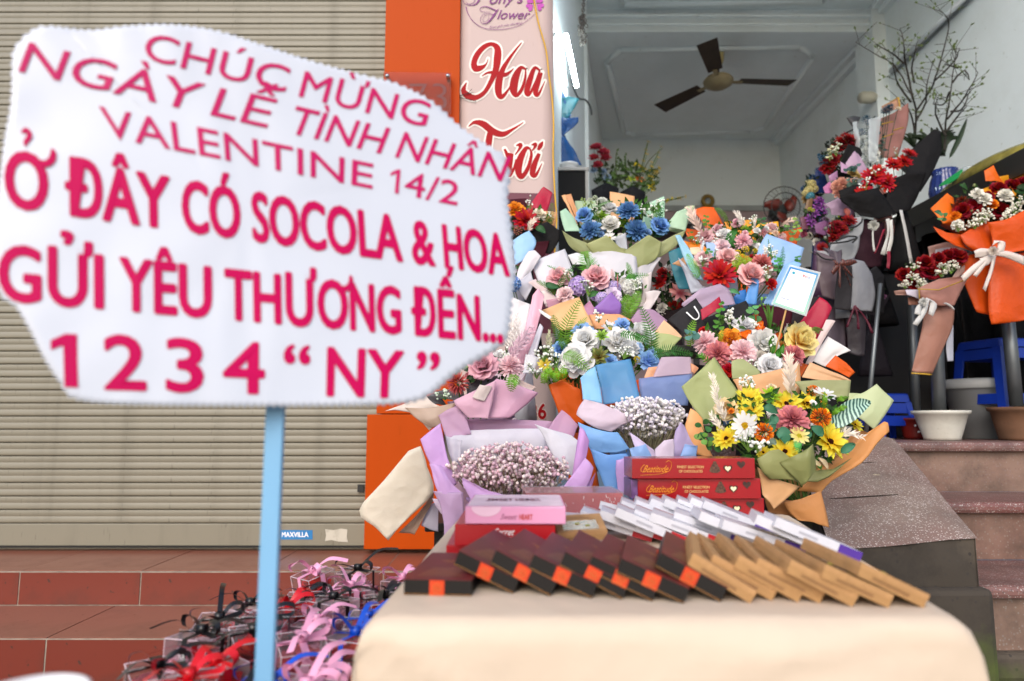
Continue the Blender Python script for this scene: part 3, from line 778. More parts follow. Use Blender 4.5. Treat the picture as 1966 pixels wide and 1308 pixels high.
def one_petal(kind, base, tip):
    k = ('p' + kind, base, tip)
    if k not in _bm:
        mb = MB(); rg = random.Random(3)
        if kind == 'sun': petal(mb, rg, 0, R(12), .82, .40, R(-10), .30, .26, 0.02, 'point', .0)
        else: petal(mb, rg, 0, R(8), .78, .30, R(-4), .18, .22, 0.02, 'strap', .0)
        _bm[k] = mb.mesh('petal', petal_mat(base, tip), True, True)
    return _bm[k]
def disc_mesh(kind, col):
    k = ('d' + kind, col)
    if k not in _bm:
        mb = MB(); r_ = .34 if kind == 'sun' else .27
        mb.lathe([(0, .10), (r_ * .4, .095), (r_ * .75, .09), (r_, .05), (r_ * 1.02, 0), (r_ * .5, -.1), (.05, -.25)], 14)
        _bm[k] = mb.mesh('disc', plain('disc_' + col, col, .9, 0, .1, .4, 14, .9, 30), True)
    return _bm[k]

NAMES = {'mum': 'chrysanthemum', 'pompon': 'pompon_flower', 'spiky': 'spiky_flower', 'hydra': 'hydrangea', 'berry': 'berry_cluster', 'bud': 'rose_bud'}
LEAFM = {}
def leafmat(col): return petal_mat(col, col, 0.18, 0.5)

def sheet_geo(rows3, n=14, bulge=0.0, wr=0.004, seed=0, fold=0.0):
    """smooth crumpled sheet through rows of 3-D points"""
    rs = []
    for row in rows3:
        m = len(row)
        out = []
        for k in range(n + 1):
            x = k / n * (m - 1); i = min(int(x), m - 2); t = x - i
            out.append(row[i].lerp(row[i + 1], t))
        rs.append(out)
    rows = []
    m = len(rs)
    N = n if m == 2 else max(n, 3 * (m - 1))
    for k in range(N + 1):
        x = k / N * (m - 1); i = min(int(x), m - 2); t = x - i
        if m > 2:
            p0, p1, p2, p3 = rs[max(i - 1, 0)], rs[i], rs[i + 1], rs[min(i + 2, m - 1)]
            rows.append([0.5 * (2 * b + (c - a) * t + (2 * a - 5 * b + 4 * c - d) * t * t + (3 * b - a - 3 * c + d) * t ** 3) for a, b, c, d in zip(p0, p1, p2, p3)])
        else:
            rows.append([a.lerp(b, t) for a, b in zip(rs[0], rs[1])])
    sd = Vector((seed * 3.1, seed * 1.7, seed * 2.3))
    rg = random.Random(seed * 7 + 1)
    size = ((rows[0][0] - rows[-1][0]).length + (rows[0][0] - rows[0][-1]).length) / 2
    cl = []
    for k in range(6):
        a = rg.random() * 3.1416
        cl.append((math.cos(a), math.sin(a), rg.uniform(-.35, .35), rg.uniform(-1, 1) * size * 0.075 * min(1, wr / .004)))
    bulge *= 0.22
    for i, row in enumerate(rows):
        for j, p in enumerate(row):
            u, v = j / n, i / N
            cz = sum(am * 1.5 * (abs(c_ * (u - .5) + s_ * (v - .5) - of) - .25) for c_, s_, of, am in cl)
            q = p * 11 + sd
            nz = noise.noise(q) * wr * 1.6 + (0.5 - abs(noise.noise(q * 1.9))) * wr + (0.4 - abs(noise.noise(Vector((q.x * 2.2 + q.z, q.z * .6, q.y))))) * wr * .8
            nz = nz * .35 + cz + max(0, 1 - 7 * min(u, 1 - u, v, 1 - v)) * noise.noise(q * 3.3) * wr * .9
            edge = 0.35 + 0.65 * min(1, 4 * min(u, 1 - u, v, 1 - v) + 0.2)
            y = -bulge * math.sin(math.pi * u) * (0.35 + 0.65 * math.sin(math.pi * (0.15 + 0.7 * v))) - fold * abs(u - .5)
            row[j] = p + Vector((nz * 0.4, y + nz * edge, nz * 0.3))
    mb = MB(); mb.grid(rows)
    return mb

class Bouquet:
    def __init__(s, label, d, tie, tf=(0, 0, 1.0), center=None, group='bouquets of the flower shop display', name='bouquet', seed=1, base_z=None):
        s.d = d; s.tf = tf; s.rg = random.Random(seed * 31 + 5); s.seed = seed
        s.tie = s.pt(*tie, dd=0.0); s.fl = []
        loc = s.tie.copy()
        if base_z is not None: loc.z = base_z
        s.base = loc
        s.root = thing(name, loc, label, 'bouquet', group)
    def xy(s, x, y): return s.tf[0] + x / s.tf[2], s.tf[1] + y / s.tf[2]
    def pt(s, x, y, dd=0.0):
        a, b = s.xy(x, y); return P(a, b, s.d + dd)
    def sheet(s, pts, col, lay=0.0, tilt=0.35, bulge=0.015, film=False, wr=0.0042, name='wrap_sheet', fold=0.0, n=14):
        rows = pts if isinstance(pts[0], list) else [[pts[0], pts[1]], [pts[3], pts[2]]]
        ym = max(p[1] for r_ in rows for p in r_)
        k = M(s.d) / s.tf[2]
        r3 = [[s.pt(p[0], p[1], lay + tilt * (ym - p[1]) * k + (p[2] if len(p) > 2 else 0)) for p in r_] for r_ in rows]
        s.seed += 1
        mb = sheet_geo(r3, n, bulge, wr, s.seed, fold)
        mat = col if not isinstance(col, str) else paper(col, film)
        return mk(name, mb, mat, s.root, smooth=True, solid=0.0003)
    def cone(s, cx, cy, rx, ry, col, dd=0.05, film=False, name='wrap_cone', th=1.0):
        """paper cone from the tie up to a wavy rim"""
        c = s.pt(cx, cy, dd); k = M(s.d) / s.tf[2]
        ax = (c - s.tie); L = ax.length; ax.normalize()
        q = ax.to_track_quat('Z', 'Y'); rows = []
        for i in range(7):
            t = i / 6; row = []
            for j in range(25):
                a = 6.2832 * j / 24
                w = 1 + (0.10 * math.sin(5 * a + s.seed) + 0.06 * math.sin(9 * a)) * t
                rr = (0.018 + (rx * k - 0.018) * t ** 1.15) * w
                rv = q @ Vector((math.cos(a), math.sin(a), 0))
                cut = 0.72 + 0.30 * rv.y / max(0.3, math.hypot(rv.x, rv.y))      # rim lower towards the viewer so the flowers show
                rr *= cut ** 1.15
                p = q @ Vector((rr * math.cos(a), rr * math.sin(a) * th, L * t * cut * (1 + 0.05 * t * math.sin(3 * a + s.seed))))
                row.append(s.tie + p)
            rows.append(row)
        mb = MB(); mb.grid(rows)
        return mk(name, mb, paper(col, film), s.root, smooth=True, solid=0.0006)
    def handle(s, col, h=0.14, r=0.05, film=False, to_z=None):
        z0 = s.tie.z - h if to_z is None else to_z
        rows = []
        for i in range(6):
            t = i / 5; row = []
            for j in range(21):
                a = 6.2832 * j / 20
                rr = 0.02 + (r - 0.02) * t + 0.006 * math.sin(6 * a + s.seed) * t
                row.append(Vector((s.tie.x + rr * math.cos(a), s.tie.y + rr * math.sin(a) * .8, s.tie.z + (z0 - s.tie.z) * t)))
            rows.append(row)
        mb = MB(); mb.grid(rows); s.base.z = z0
        return mk('wrap_tail', mb, paper(col, film), s.root, smooth=True, solid=0.0006)
    def face(s, p, up=0.55, out=0.9):
        c = s.center if hasattr(s, 'center') else s.tie + Vector((0, 0, 0.15))
        o = (p - c); o.y = 0
        v = Vector((0, -1, 0)) + Vector((0, 0, up)) + o * out * 4 + Vector((s.rg.uniform(-.15, .15), 0, s.rg.uniform(-.15, .15)))
        return v.normalized()
    def f(s, kind, x, y, r, base, tip, dd=0.0, up=0.55, name=None, fv=None):
        p = s.pt(x, y, dd); rad = r / s.tf[2] * M(s.d) * 1.0
        v = fv or s.face(p, up)
        mw = Matrix.Translation(p) @ v.to_track_quat('Z', 'Y').to_matrix().to_4x4() @ Matrix.Rotation(s.rg.random() * 6.28, 4, 'Z') @ Matrix.Scale(rad, 4)
        s.fl.append((p - v * rad * 0.2, rad))
        if kind in ('sun', 'daisy'):
            cen, b_, t_ = base
            o = link(name or ('sunflower' if kind == 'sun' else 'daisy'), disc_mesh(kind, cen), s.root, mw)
            n = 17 if kind == 'sun' else 14
            pm = one_petal(kind, b_, t_)
            for k in range(n):
                m2 = mw @ Matrix.Rotation(6.2832 * k / n + s.rg.uniform(-.06, .06), 4, 'Z') @ Matrix.Rotation(R(s.rg.uniform(-16, 8)), 4, 'Y') @ Matrix.Scale(s.rg.uniform(.88, 1.06), 4)
                link('petal', pm, o, m2)
            if kind == 'sun':
                for k in range(9):
                    m2 = mw @ Matrix.Rotation(6.2832 * (k + .5) / 9 + s.rg.uniform(-.1, .1), 4, 'Z') @ Matrix.Rotation(R(s.rg.uniform(-34, -16)), 4, 'Y') @ Matrix.Scale(s.rg.uniform(.7, .85), 4)
                    link('petal', pm, o, m2)
            return o
        return link(name or NAMES.get(kind, kind), bloom_mesh(kind, s.rg.randint(0, 2), base, tip), s.root, mw)
    # ---- greenery, each an own part
    def curve3(s, pts, dd=0.0, bow=0.0, n=6):
        c = catmull(pts, n)
        m = len(c)
        return [s.pt(x, y, dd - bow * math.sin(math.pi * i / (m - 1))) for i, (x, y) in enumerate(c)]
    def fern(s, pts, w, col='3f6a1e', dd=-0.01, n=14, name='fern_leaf', bow=0.012):
        c = s.curve3(pts, dd, bow, max(4, n // (len(pts) - 1) + 1)); k = M(s.d) / s.tf[2]
        mb = MB(); mb.tube(c, 0.0009, 4)
        m = len(c)
        for i in range(1, m - 1):
            t = i / (m - 1); tn = (c[i + 1] - c[i - 1]).normalized()
            for sd in (-1, 1):
                sidev = tn.cross(Vector((0, -1, 0.25))).normalized() * sd
                L = w * k * (0.35 + 0.65 * math.sin(math.pi * min(1, 0.25 + 0.8 * t))) * s.rg.uniform(.85, 1.1)
                dv = (sidev + tn * 0.45 + Vector((0, s.rg.uniform(-.3, .1), 0))).normalized()
                wv = tn * min(L * 0.17, (c[1] - c[0]).length * 0.52)
                b0 = c[i]; b1 = c[i] + dv * L * .5; b2 = c[i] + dv * L
                mb.add([b0 - wv * .5, b0 + wv * .5, b1 + wv, b1 - wv, b2], [(0, 1, 2, 3), (3, 2, 4)], [0, 0, .5, .5, 1], s.rg.random())
        return mk(name, mb, leafmat(col), s.root, smooth=False, attrs=True)
    def feather(s, pts, w, col='e6d9c4', dd=-0.02, n=12):
        c = s.curve3(pts, dd, 0.01, max(4, n // (len(pts) - 1) + 1)); k = M(s.d) / s.tf[2]
        mb = MB(); mb.tube(c, 0.0008, 4); m = len(c)
        for i in range(m // 6, m):
            tn = (c[min(i + 1, m - 1)] - c[i - 1]).normalized()
            for q in range(5):
                sidev = tn.orthogonal().normalized(); sidev.rotate(Matrix.Rotation(s.rg.random() * 6.28, 3, tn))
                L = w * k * s.rg.uniform(.7, 1.2) * (1.0 if i < m * .7 else .7)
                dv = (sidev * .75 + tn).normalized(); wv = dv.cross(Vector((0, -1, 0.1)))
                wv = (wv.normalized() if wv.length > .01 else tn) * L * .10
                mb.add([c[i], c[i] + dv * L * .45 + wv, c[i] + dv * L, c[i] + dv * L * .45 - wv], [(0, 1, 2, 3)], [0, .5, 1, .5], s.rg.random())
        return mk('dried_grass', mb, petal_mat(col, col, .3), s.root, attrs=True)
    def leaf(s, pts, w, col='3c6b3a', dd=-0.005, name='leaf', rib=True):
        c = s.curve3(pts, dd, 0.008, 5); k = M(s.d) / s.tf[2]; rows = []; m = len(c)
        mb = MB()
        for i, p in enumerate(c):
            t = i / (m - 1); tn = (c[min(i + 1, m - 1)] - c[max(i - 1, 0)]).normalized()
            sv = tn.cross(Vector((0, -1, 0.2))).normalized() * w * k * .5 * max(.03, math.sin(math.pi * t ** .8) ** .8)
            rows.append([p - sv + Vector((0, -.004, 0.002)), p + Vector((0, .003, 0)), p + sv + Vector((0, -.004, .002))])
        mb.grid(rows, [j for i in range(m) for j in (i / m,) * 3], s.rg.random())
        return mk(name, mb, leafmat(col) if isinstance(col, str) else col, s.root, smooth=True, attrs=True)
    def euc(s, pts, r, col='4f7a55', dd=-0.015, n=5):
        c = s.curve3(pts, dd, 0.01, 5); k = M(s.d) / s.tf[2]; mb = MB(); mb.tube(c, 0.0009, 4); m = len(c)
        for q in range(n):
            i = int((q + .6) / n * (m - 1))
            for sd in (-1, 1):
                nrm = Vector((s.rg.uniform(-.9, .9), -1, s.rg.uniform(-.5, 1.2))).normalized(); qd = nrm.to_track_quat('Z', 'Y')
                rr = r * k * s.rg.uniform(.6, .95) * (1 - .4 * q / n)
                cc = c[i] + Vector((sd * rr * s.rg.uniform(.7, 1.1), s.rg.uniform(-.008, .006), rr * s.rg.uniform(-.2, .9)))
                ring = [qd @ Vector((rr * math.cos(a * .785), rr * .8 * math.sin(a * .785), .2 * rr * math.cos(a * 1.57))) + cc for a in range(8)]
                mb.add(ring + [cc + qd @ Vector((0, 0, -.15 * rr))], [(a, (a + 1) % 8, 8) for a in range(8)], [.8] * 8 + [.2], s.rg.random())
        return mk('eucalyptus_sprig', mb, leafmat(col), s.root, smooth=True, attrs=True)
    def sprig(s, x, y, h, w=None, ball='eef0e6', green='6f9440', dd=-0.015, n=9, name='blossom_sprig', rb=0.0032):
        """thin stems ending in small pale blossoms"""
        k = M(s.d) / s.tf[2]; w = w or h * .6
        st = MB(); bl_ = MB(); base = s.pt(x, y + h * .5, dd)
        for i in range(n):
            tp = s.pt(x + s.rg.uniform(-w, w) * .5, y - h * .5 + s.rg.uniform(0, h * .75), dd + s.rg.uniform(-.015, .01))
            md = base.lerp(tp, .5) + Vector((s.rg.uniform(-1, 1), 0, 1)) * h * k * .08
            st.tube([base, md, tp], [.0008, .0006, .0005], 4)
            for q in range(s.rg.randint(1, 3)):
                ico(bl_, tp + Vector((s.rg.uniform(-1, 1), s.rg.uniform(-1, 1), s.rg.uniform(-1, 1))) * rb * 1.3, rb * s.rg.uniform(.7, 1.15), s.rg)
        o = mk(name, st, leafmat(green), s.root, attrs=True)
        mk('blossom', bl_, petal_mat(ball, ball, .15), o, smooth=True, attrs=True)
        return o
    def blades(s, x, y, h, n=6, col='6f8f3a', dd=-.01, spread=.4, lean=0.0):
        for i in range(n):
            a = lean + s.rg.uniform(-spread, spread); hh = h * s.rg.uniform(.7, 1)
            s.leaf([(x + s.rg.uniform(-3, 3), y), (x + math.sin(a) * hh * .5, y - hh * .55), (x + math.sin(a * 1.4) * hh, y - math.cos(a) * hh)], h * .09, col, dd, 'grass_blade')
    def filler(s, x0, y0, x1, y1, n=70, cols=('2f4f1c', '44702a'), size=15, dd=0.008):
        """leafy mass between and behind the flowers"""
        k = M(s.d) / s.tf[2]
        for ci, col in enumerate(cols):
            mb = MB()
            for i in range(int(n * 1.4) // len(cols)):
                u, v = s.rg.uniform(-1, 1), s.rg.uniform(-1, 1)
                if u * u + v * v > 1.0: u *= .7; v *= .7
                p = s.pt((x0 + x1) / 2 + u * (x1 - x0) / 2, (y0 + y1) / 2 + v * (y1 - y0) / 2, dd + s.rg.uniform(-.03, .03))
                th = s.rg.random() * 6.28
                dv = Vector((math.cos(th), s.rg.uniform(-.9, .2), math.sin(th) * .8 + .3)).normalized() * size * k * s.rg.uniform(.6, 1.3)
                wv = dv.cross(Vector((s.rg.uniform(-.4, .4), -1, s.rg.uniform(-.2, .6)))).normalized() * dv.length * .26
                mb.add([p, p + dv * .4 + wv, p + dv, p + dv * .4 - wv, p + dv * .5 + Vector((0, .002, 0))], [(0, 1, 4), (1, 2, 4), (2, 3, 4), (3, 0, 4)], [0, .5, 1, .5, .5], s.rg.random())
            o = mk('foliage', mb, leafmat(col), s.root, attrs=True)
            o['kind'] = 'stuff'
    def minis(s, x0, y0, x1, y1, n, pal, r=22, dd=-.02):
        """small filler flowers tucked between the large ones"""
        kinds = ('mum', 'carnation', 'daisyish', 'peony', 'gerbera')
        for i in range(n):
            a = s.rg.random() * 6.28; q_ = math.sqrt(s.rg.random())
            x = (x0 + x1) / 2 + (x1 - x0) / 2 * q_ * math.cos(a); y = (y0 + y1) / 2 + (y1 - y0) / 2 * q_ * math.sin(a)
            b_, t_ = pal[s.rg.randrange(len(pal))]
            kd = kinds[s.rg.randrange(5)]
            s.f('gerbera' if kd == 'daisyish' else kd, x, y, r * s.rg.uniform(.7, 1.25), b_, t_, dd + s.rg.uniform(-.02, .015), name='small_flower')
    def gyp(s, cx, cy, rx, ry, n, cols, stem='8a7a5c', depth=.07, rb=.0032, dd=0.0, name='gypsophila'):
        st = MB(); bl_ = [MB() for _ in cols]
        for i in range(n):
            while True:
                u, v, w = s.rg.uniform(-1, 1), s.rg.uniform(-1, 1), s.rg.uniform(-1, 1)
                if u * u + v * v + w * w < 1: break
            bump_ = 1 + .12 * noise.noise(Vector((u * 3, v * 3, w * 3 + s.seed)))
            p = s.pt(cx + u * rx * bump_, cy + v * ry * bump_, dd + w * depth)
            m = bl_[i % len(cols)]
            ico(m, p, rb * s.rg.uniform(.65, 1.25), s.rg)
            if i % 3 == 0:
                q = p.lerp(s.tie, s.rg.uniform(.12, .3)) + Vector((s.rg.uniform(-1, 1), s.rg.uniform(-1, 1), 0)) * .006
                st.tube([p, q], [.00045, .0007], 3, False)
        for i in range(40):
            u, v = s.rg.uniform(-.8, .8), s.rg.uniform(-.5, .8)
            st.tube([s.tie, s.pt(cx + u * rx * .6, cy + ry * .9, dd), s.pt(cx + u * rx, cy + v * ry, dd)], [.0011, .0009, .0006], 4, False)
        o = mk(name + '_stems', st, plain('stem_' + stem, stem, .8), s.root)
        for m, c in zip(bl_, cols):
            q = mk(name + '_blossoms', m, petal_mat(c, c, .2), s.root, smooth=True, attrs=True); q['kind'] = 'stuff'
    def stems(s, col='4a6a2c'):
        mb = MB()
        for p, r_ in s.fl: mb.tube([s.tie + Vector((s.rg.uniform(-.01, .01), s.rg.uniform(-.005, .01), -.02)), s.tie.lerp(p, .55) + Vector((0, .01, 0)), p], .0016, 4)
        if s.fl: mk('stems', mb, plain('stem_' + col, col, .7), s.root)
        W[s.root] = W[s.root]
# ------------------------------------------------------------------ tiered rack that carries the bouquets (mostly hidden behind them)
m_rack = plain('rack_metal', '2a2826', 0.5, 0.4)
RZ = {1: 0.40, 2: 0.52, 3: 0.74, 4: 0.98}
RY = {1: (1.30, 1.58), 2: (1.60, 1.82), 3: (1.83, 2.04), 4: (2.05, 2.30)}
rk = thing('display_rack', (0.25, 1.8, 0), 'dark stepped metal rack behind the bouquets, mostly hidden by them', 'rack')
RX = {1: (-0.18, 0.56), 2: (-0.20, 0.64), 3: (-0.10, 0.74), 4: (-0.02, 0.86)}
for k in RZ:
    b = MB(); b.span((RX[k][0], RY[k][0], RZ[k] - 0.02), (RX[k][1], RY[k][1], RZ[k])); mk('shelf', b, m_rack, rk, bevel=0.003)
    for x in (RX[k][0] + 0.03, RX[k][1] - 0.03):
        for y in (RY[k][0] + 0.03, RY[k][1] - 0.03):
            b = MB(); b.span((x - .01, y - .01, 0.0), (x + .01, y + .01, RZ[k] - 0.02)); mk('leg', b, m_rack, rk)
c4 = (960, 350, 3.535); c5 = (1260, 380, 3.633); c8 = (1300, 660, 3.634); cb = (1080, 680, 4.36); cp = (680, 640, 3.114); c6 = (1500, 180, 3.442); c7 = (1600, 440, 3.19)
OLV, OLV2, PEA, ORG, SKY, BLU, LIL, LILF, WHT, CRM, CRI, BLK, PLM, MNT, YEL = 'a3a877', 'c3cda3', 'e3b07e', 'e0600c', '9fc9ea', '6ba4dd', 'd0a9dd', 'd4bfd6', 'dedde2', 'e6dccb', 'b30f38', '1d1c1d', '3d121d', 'b3d6bb', 'efae1e'

# --- fourth row: blue dahlias in olive paper
q = Bouquet('blue dahlia and white peony bouquet in olive green paper, top row centre', 2.14, (800, 640), c4, seed=2, base_z=RZ[4])
q.center = q.pt(830, 300)
q.sheet([(990, 150), (1115, 95), (1120, 330), (960, 340)], MNT, .05, .3, film=False)
q.sheet([(750, 62), (912, 95), (910, 300), (740, 280)], PEA, .07, .2)
q.sheet([(500, 130), (760, 125), (740, 300), (540, 300)], 'a9c09c', .08, .2)
q.sheet([[(415, 92), (440, 84)], [(500, 250), (545, 330)]], PEA, .02, .3, .0)
q.sheet([[(440, 88), (480, 80)], [(520, 250), (560, 300)]], 'd69c6c', .03, .3, .0)
q.sheet([[(408, 200), (445, 178)], [(420, 262), (500, 240)], [(440, 335), (545, 335)]], MNT, -.01, .3, .02)
q.sheet([[(1260, 165), (1320, 160)], [(1180, 260), (1270, 290)], [(1110, 330), (1240, 350)]], OLV2, .03, .3, .02)
q.sheet([[(1200, 200), (1290, 170)], [(1120, 300), (1260, 330)]], 'b6d3b6', .0, .3, .02)
q.cone(830, 330, 380, 120, OLV, .03)
q.sheet([[(415, 330), (500, 380), (590, 418)], [(470, 440), (560, 470), (640, 500)], [(600, 520), (640, 560), (700, 600)]], OLV, -.07, -.1, .02)
q.sheet([[(585, 420), (720, 362), (842, 472)], [(630, 490), (740, 500), (850, 510)], [(700, 600), (760, 610), (820, 600)]], 'a9ad76', -.10, -.1, .02)
q.sheet([[(838, 472), (1000, 362), (1095, 412)], [(840, 510), (960, 520), (1060, 520)], [(800, 600), (860, 610), (920, 600)]], 'a1a670', -.105, -.1, .02)
q.sheet([[(1085, 412), (1180, 360), (1262, 325)], [(1050, 480), (1120, 470), (1190, 440)], [(900, 600), (940, 580), (1000, 560)]], OLV, -.08, -.1, .02)
q.sheet([(770, 380), (860, 340), (870, 480), (820, 480)], 'b9bcc4', -.04, .1)
DB = ('39618f', '6d9bcb')
for x, y, r in ((868, 200, 86), (612, 325, 80), (925, 330, 92)): q.f('dahlia', x, y, r, *DB, dd=-.03)
for x, y, r in ((1075, 305, 70), (575, 235, 62)): q.f('rose', x, y, r, '4576b8', '86b4e6', dd=-.01)
q.f('peony', 750, 290, 72, 'ddd9c8', 'f0efea', dd=-.02); q.f('rose', 745, 190, 56, 'c9c9c4', 'e6e6e4'); q.f('peony', 690, 140, 46, 'b9c0ac', 'dfe2da', dd=.02)
q.f('daisy', 745, 378, 44, ('d9c24a', 'eceae2', 'f2f1ec'), None, dd=-.05)
q.f('berry', 645, 108, 22, 'a6b58f', 'cfd8bd', dd=.02); q.f('berry', 610, 125, 22, 'a6b58f', 'cfd8bd', dd=.02)
for x, y, r in ((690, 232, 52), (840, 285, 48)): q.f('succulent', x, y, r, '4f7a14', '9cc23e', dd=-.01)
q.sprig(1050, 195, 150, 150, n=24, dd=-.01); q.sprig(960, 200, 90, 60, n=8, dd=0); q.sprig(580, 160, 110, 90, n=7, ball='9fb56a', dd=0)
q.fern([(1080, 330), (1085, 230), (1110, 140)], 34, '2f6a3a'); q.leaf([(1040, 360), (1090, 350), (1150, 330)], 60, '1f4a2a'); q.leaf([(560, 250), (600, 275), (650, 270)], 45, '2a5a2c'); q.leaf([(760, 140), (700, 150), (650, 180)], 20, '7f9a72', .0)
q.minis(540, 150, 1130, 390, 14, (('e0ded0', 'f4f2ea'), ('5a86b8', '94b8e0'), ('c8d0a8', 'e4e8cc')), 26); q.filler(520, 120, 1150, 420, 110, size=52); q.handle(OLV, to_z=RZ[4]); q.stems()

# --- fourth row: pink flowers in orange paper
q = Bouquet('pale pink and white bouquet in orange paper with cream dried grass, top row right', 2.16, (620, 560), c5, seed=3, base_z=RZ[4])
q.center = q.pt(620, 280)
q.sheet([[(255, 85), (330, 62), (400, 66)], [(330, 180), (400, 200), (475, 200)], [(370, 300), (430, 300), (480, 300)]], ORG, .05, .3)
q.sheet([(185, 212), (345, 240), (330, 330), (240, 320)], ORG, -.02, .2); q.sheet([(190, 300), (330, 330), (420, 430), (240, 360)], 'f08a10', -.04, .2)
q.sheet([(690, 185), (850, 165), (860, 260), (700, 260)], YEL, .06, .2); q.sheet([(850, 245), (1012, 205), (975, 340), (850, 330)], ORG, -.01, .2)
q.sheet([(470, 170), (700, 150), (700, 300), (470, 300)], 'f0a030', .08, .2)
q.cone(610, 330, 330, 100, ORG, .03)
q.fern([(410, 70), (470, 120), (500, 190)], 30, '4a6a20', .03, 16)
PK = ('e29aa6', 'f2c3cb')
q.f('carnation', 472, 262, 60, 'dcdcdc', 'f4f2f0', dd=-.02); q.f('mum', 605, 303, 66, *PK, dd=-.04); q.f('mum', 742, 240, 46, *PK, dd=-.01); q.f('succulent', 625, 225, 48, '5f9418', 'a8d048')
q.f('rose', 345, 280, 62, 'dfa9ae', 'efc9cc', dd=-.02); q.f('rose', 432, 225, 44, 'd9a6b0', 'eac4cc'); q.f('rose', 800, 222, 48, 'e0b0b2', 'f0cfcd'); q.f('rose', 560, 185, 40, 'e0aab6', 'f0c6cf', dd=.02); q.f('mum', 870, 285, 44, 'e9b9ae', 'f3d3ca', dd=-.01); q.f('peony', 450, 345, 60, 'e3b9c2', 'f0d2d8', dd=-.05)
q.feather([(310, 250), (270, 170), (235, 90)], 66, 'f0d9cc', -.04); q.feather([(620, 200), (590, 150), (560, 105)], 46, 'eee6dc', -.02); q.feather([(860, 200), (910, 170), (970, 145)], 40, 'e6ccbc', -.02); q.feather([(690, 220), (680, 190), (690, 140)], 34, 'eee6dc', -.01)
q.sprig(650, 150, 70, 90, n=10); q.sprig(290, 280, 90, 70, n=8, dd=-.04); q.sprig(420, 290, 60, 40, n=5, dd=-.04)
q.euc([(355, 230), (350, 180), (345, 130)], 20, '5f8a3a', -.03, 4); q.euc([(740, 220), (735, 185), (735, 150)], 24, '3f6a44', -.02, 3); q.euc([(960, 300), (930, 230), (880, 180)], 24, '5f8244', -.03, 5); q.euc([(980, 240), (975, 190), (965, 150)], 22, '7ea04a', -.02, 4); q.euc([(270, 330), (240, 290), (225, 250)], 22, '4f7a34', -.03, 4)
q.leaf([(500, 330), (520, 270), (560, 230)], 60, '2f6a24', -.03); q.leaf([(480, 290), (530, 320), (560, 350)], 50, '2a5c22', -.03)
q.minis(280, 190, 950, 370, 18, (('eab0ba', 'f6d0d6'), ('e8e6e2', 'f6f4f2'), ('f0c8b0', 'f8e0cc')), 26); q.filler(300, 170, 950, 380, 110, size=50); q.handle(ORG, to_z=RZ[4]); q.stems()

# --- top row far left: orange and red in crimson and black
q = Bouquet('orange carnation and red gerbera bouquet in crimson and black paper beside the banner', 2.26, (180, 560), c4, seed=4, base_z=RZ[4])
q.center = q.pt(180, 260)
q.sheet([[(270, 50), (292, 33), (347, 75)], [(220, 130), (270, 130), (335, 150)], [(170, 220), (250, 230), (320, 200)]], CRI, .05, .2)
q.sheet([(285, 195), (392, 205), (372, 300), (280, 290)], 'e0a878', .02, .2); q.sheet([(30, 120), (180, 110), (180, 260), (30, 260)], PLM, .07, .2)
q.sheet([[(250, 290), (320, 270), (400, 330)], [(210, 380), (300, 380), (400, 400)], [(190, 470), (260, 480), (340, 490)]], BLK, -.05, .0); q.sheet([[(-20, 300), (100, 330), (230, 330)], [(-10, 430), (100, 430), (210, 460)]], BLK, -.04, .0); q.sheet([(210, 410), (330, 400), (300, 520), (200, 500)], PLM, -.06, .0)
q.cone(170, 320, 210, 80, BLK, .03)
q.f('carnation', 105, 188, 68, 'c25a06', 'f09a2a', dd=-.02); q.f('gerbera', 178, 262, 92, '700406', 'b40e12', dd=-.05); q.f('carnation', 265, 222, 52, 'e0d2b8', 'f2ead8', dd=-.01); q.f('berry', 122, 332, 34, '7a3a30', 'b06a58', dd=-.06); q.f('succulent', 62, 222, 34, '5f8a1c', 'a8cc4a'); q.f('carnation', 20, 220, 60, 'b81010', 'd83020')
q.feather([(190, 340), (205, 290), (240, 250)], 40, 'ecdfd0', -.09, 8); q.fern([(330, 290), (345, 220), (355, 140)], 40, '4f6a20'); q.leaf([(240, 310), (275, 320), (310, 350)], 48, '2f5a34', -.08); q.sprig(205, 140, 90, 60, n=7); q.sprig(340, 230, 80, 40, n=5)
q.filler(40, 170, 340, 360, 60, size=50); q.handle(BLK, to_z=RZ[4]); q.stems()

# --- third row left: light blue roll
q = Bouquet('small blue flower bouquet in light blue and white rolled paper, right of the greeting sign', 2.0, (130, 830), c4, seed=5, base_z=RZ[3])
q.center = q.pt(90, 600)
q.sheet([[(80, 400), (140, 360), (200, 328)], [(90, 480), (160, 430), (246, 405)], [(100, 565), (150, 540), (220, 470)]], SKY, .04, .2, .03); q.sheet([[(190, 470), (235, 465), (278, 505)], [(130, 570), (190, 570), (235, 570)], [(110, 655), (140, 690), (180, 640)]], 'e9e4e8', -.03, .2, .035)
q.sheet([(100, 700), (205, 610), (232, 685), (170, 805)], 'c9c8d2', -.05, .1); q.sheet([(40, 560), (110, 560), (110, 800), (40, 800)], 'dcdce4', .02, .1)
q.cone(90, 640, 150, 60, 'c8cad6', .03); q.f('hydra', 92, 692, 62, '3c68ac', '86aee2', dd=-.07); q.f('hydra', 50, 640, 50, '3c68ac', '86aee2', dd=-.04)
q.filler(30, 560, 160, 720, 24, size=50); q.handle('d6d6de', to_z=RZ[3]); q.stems()

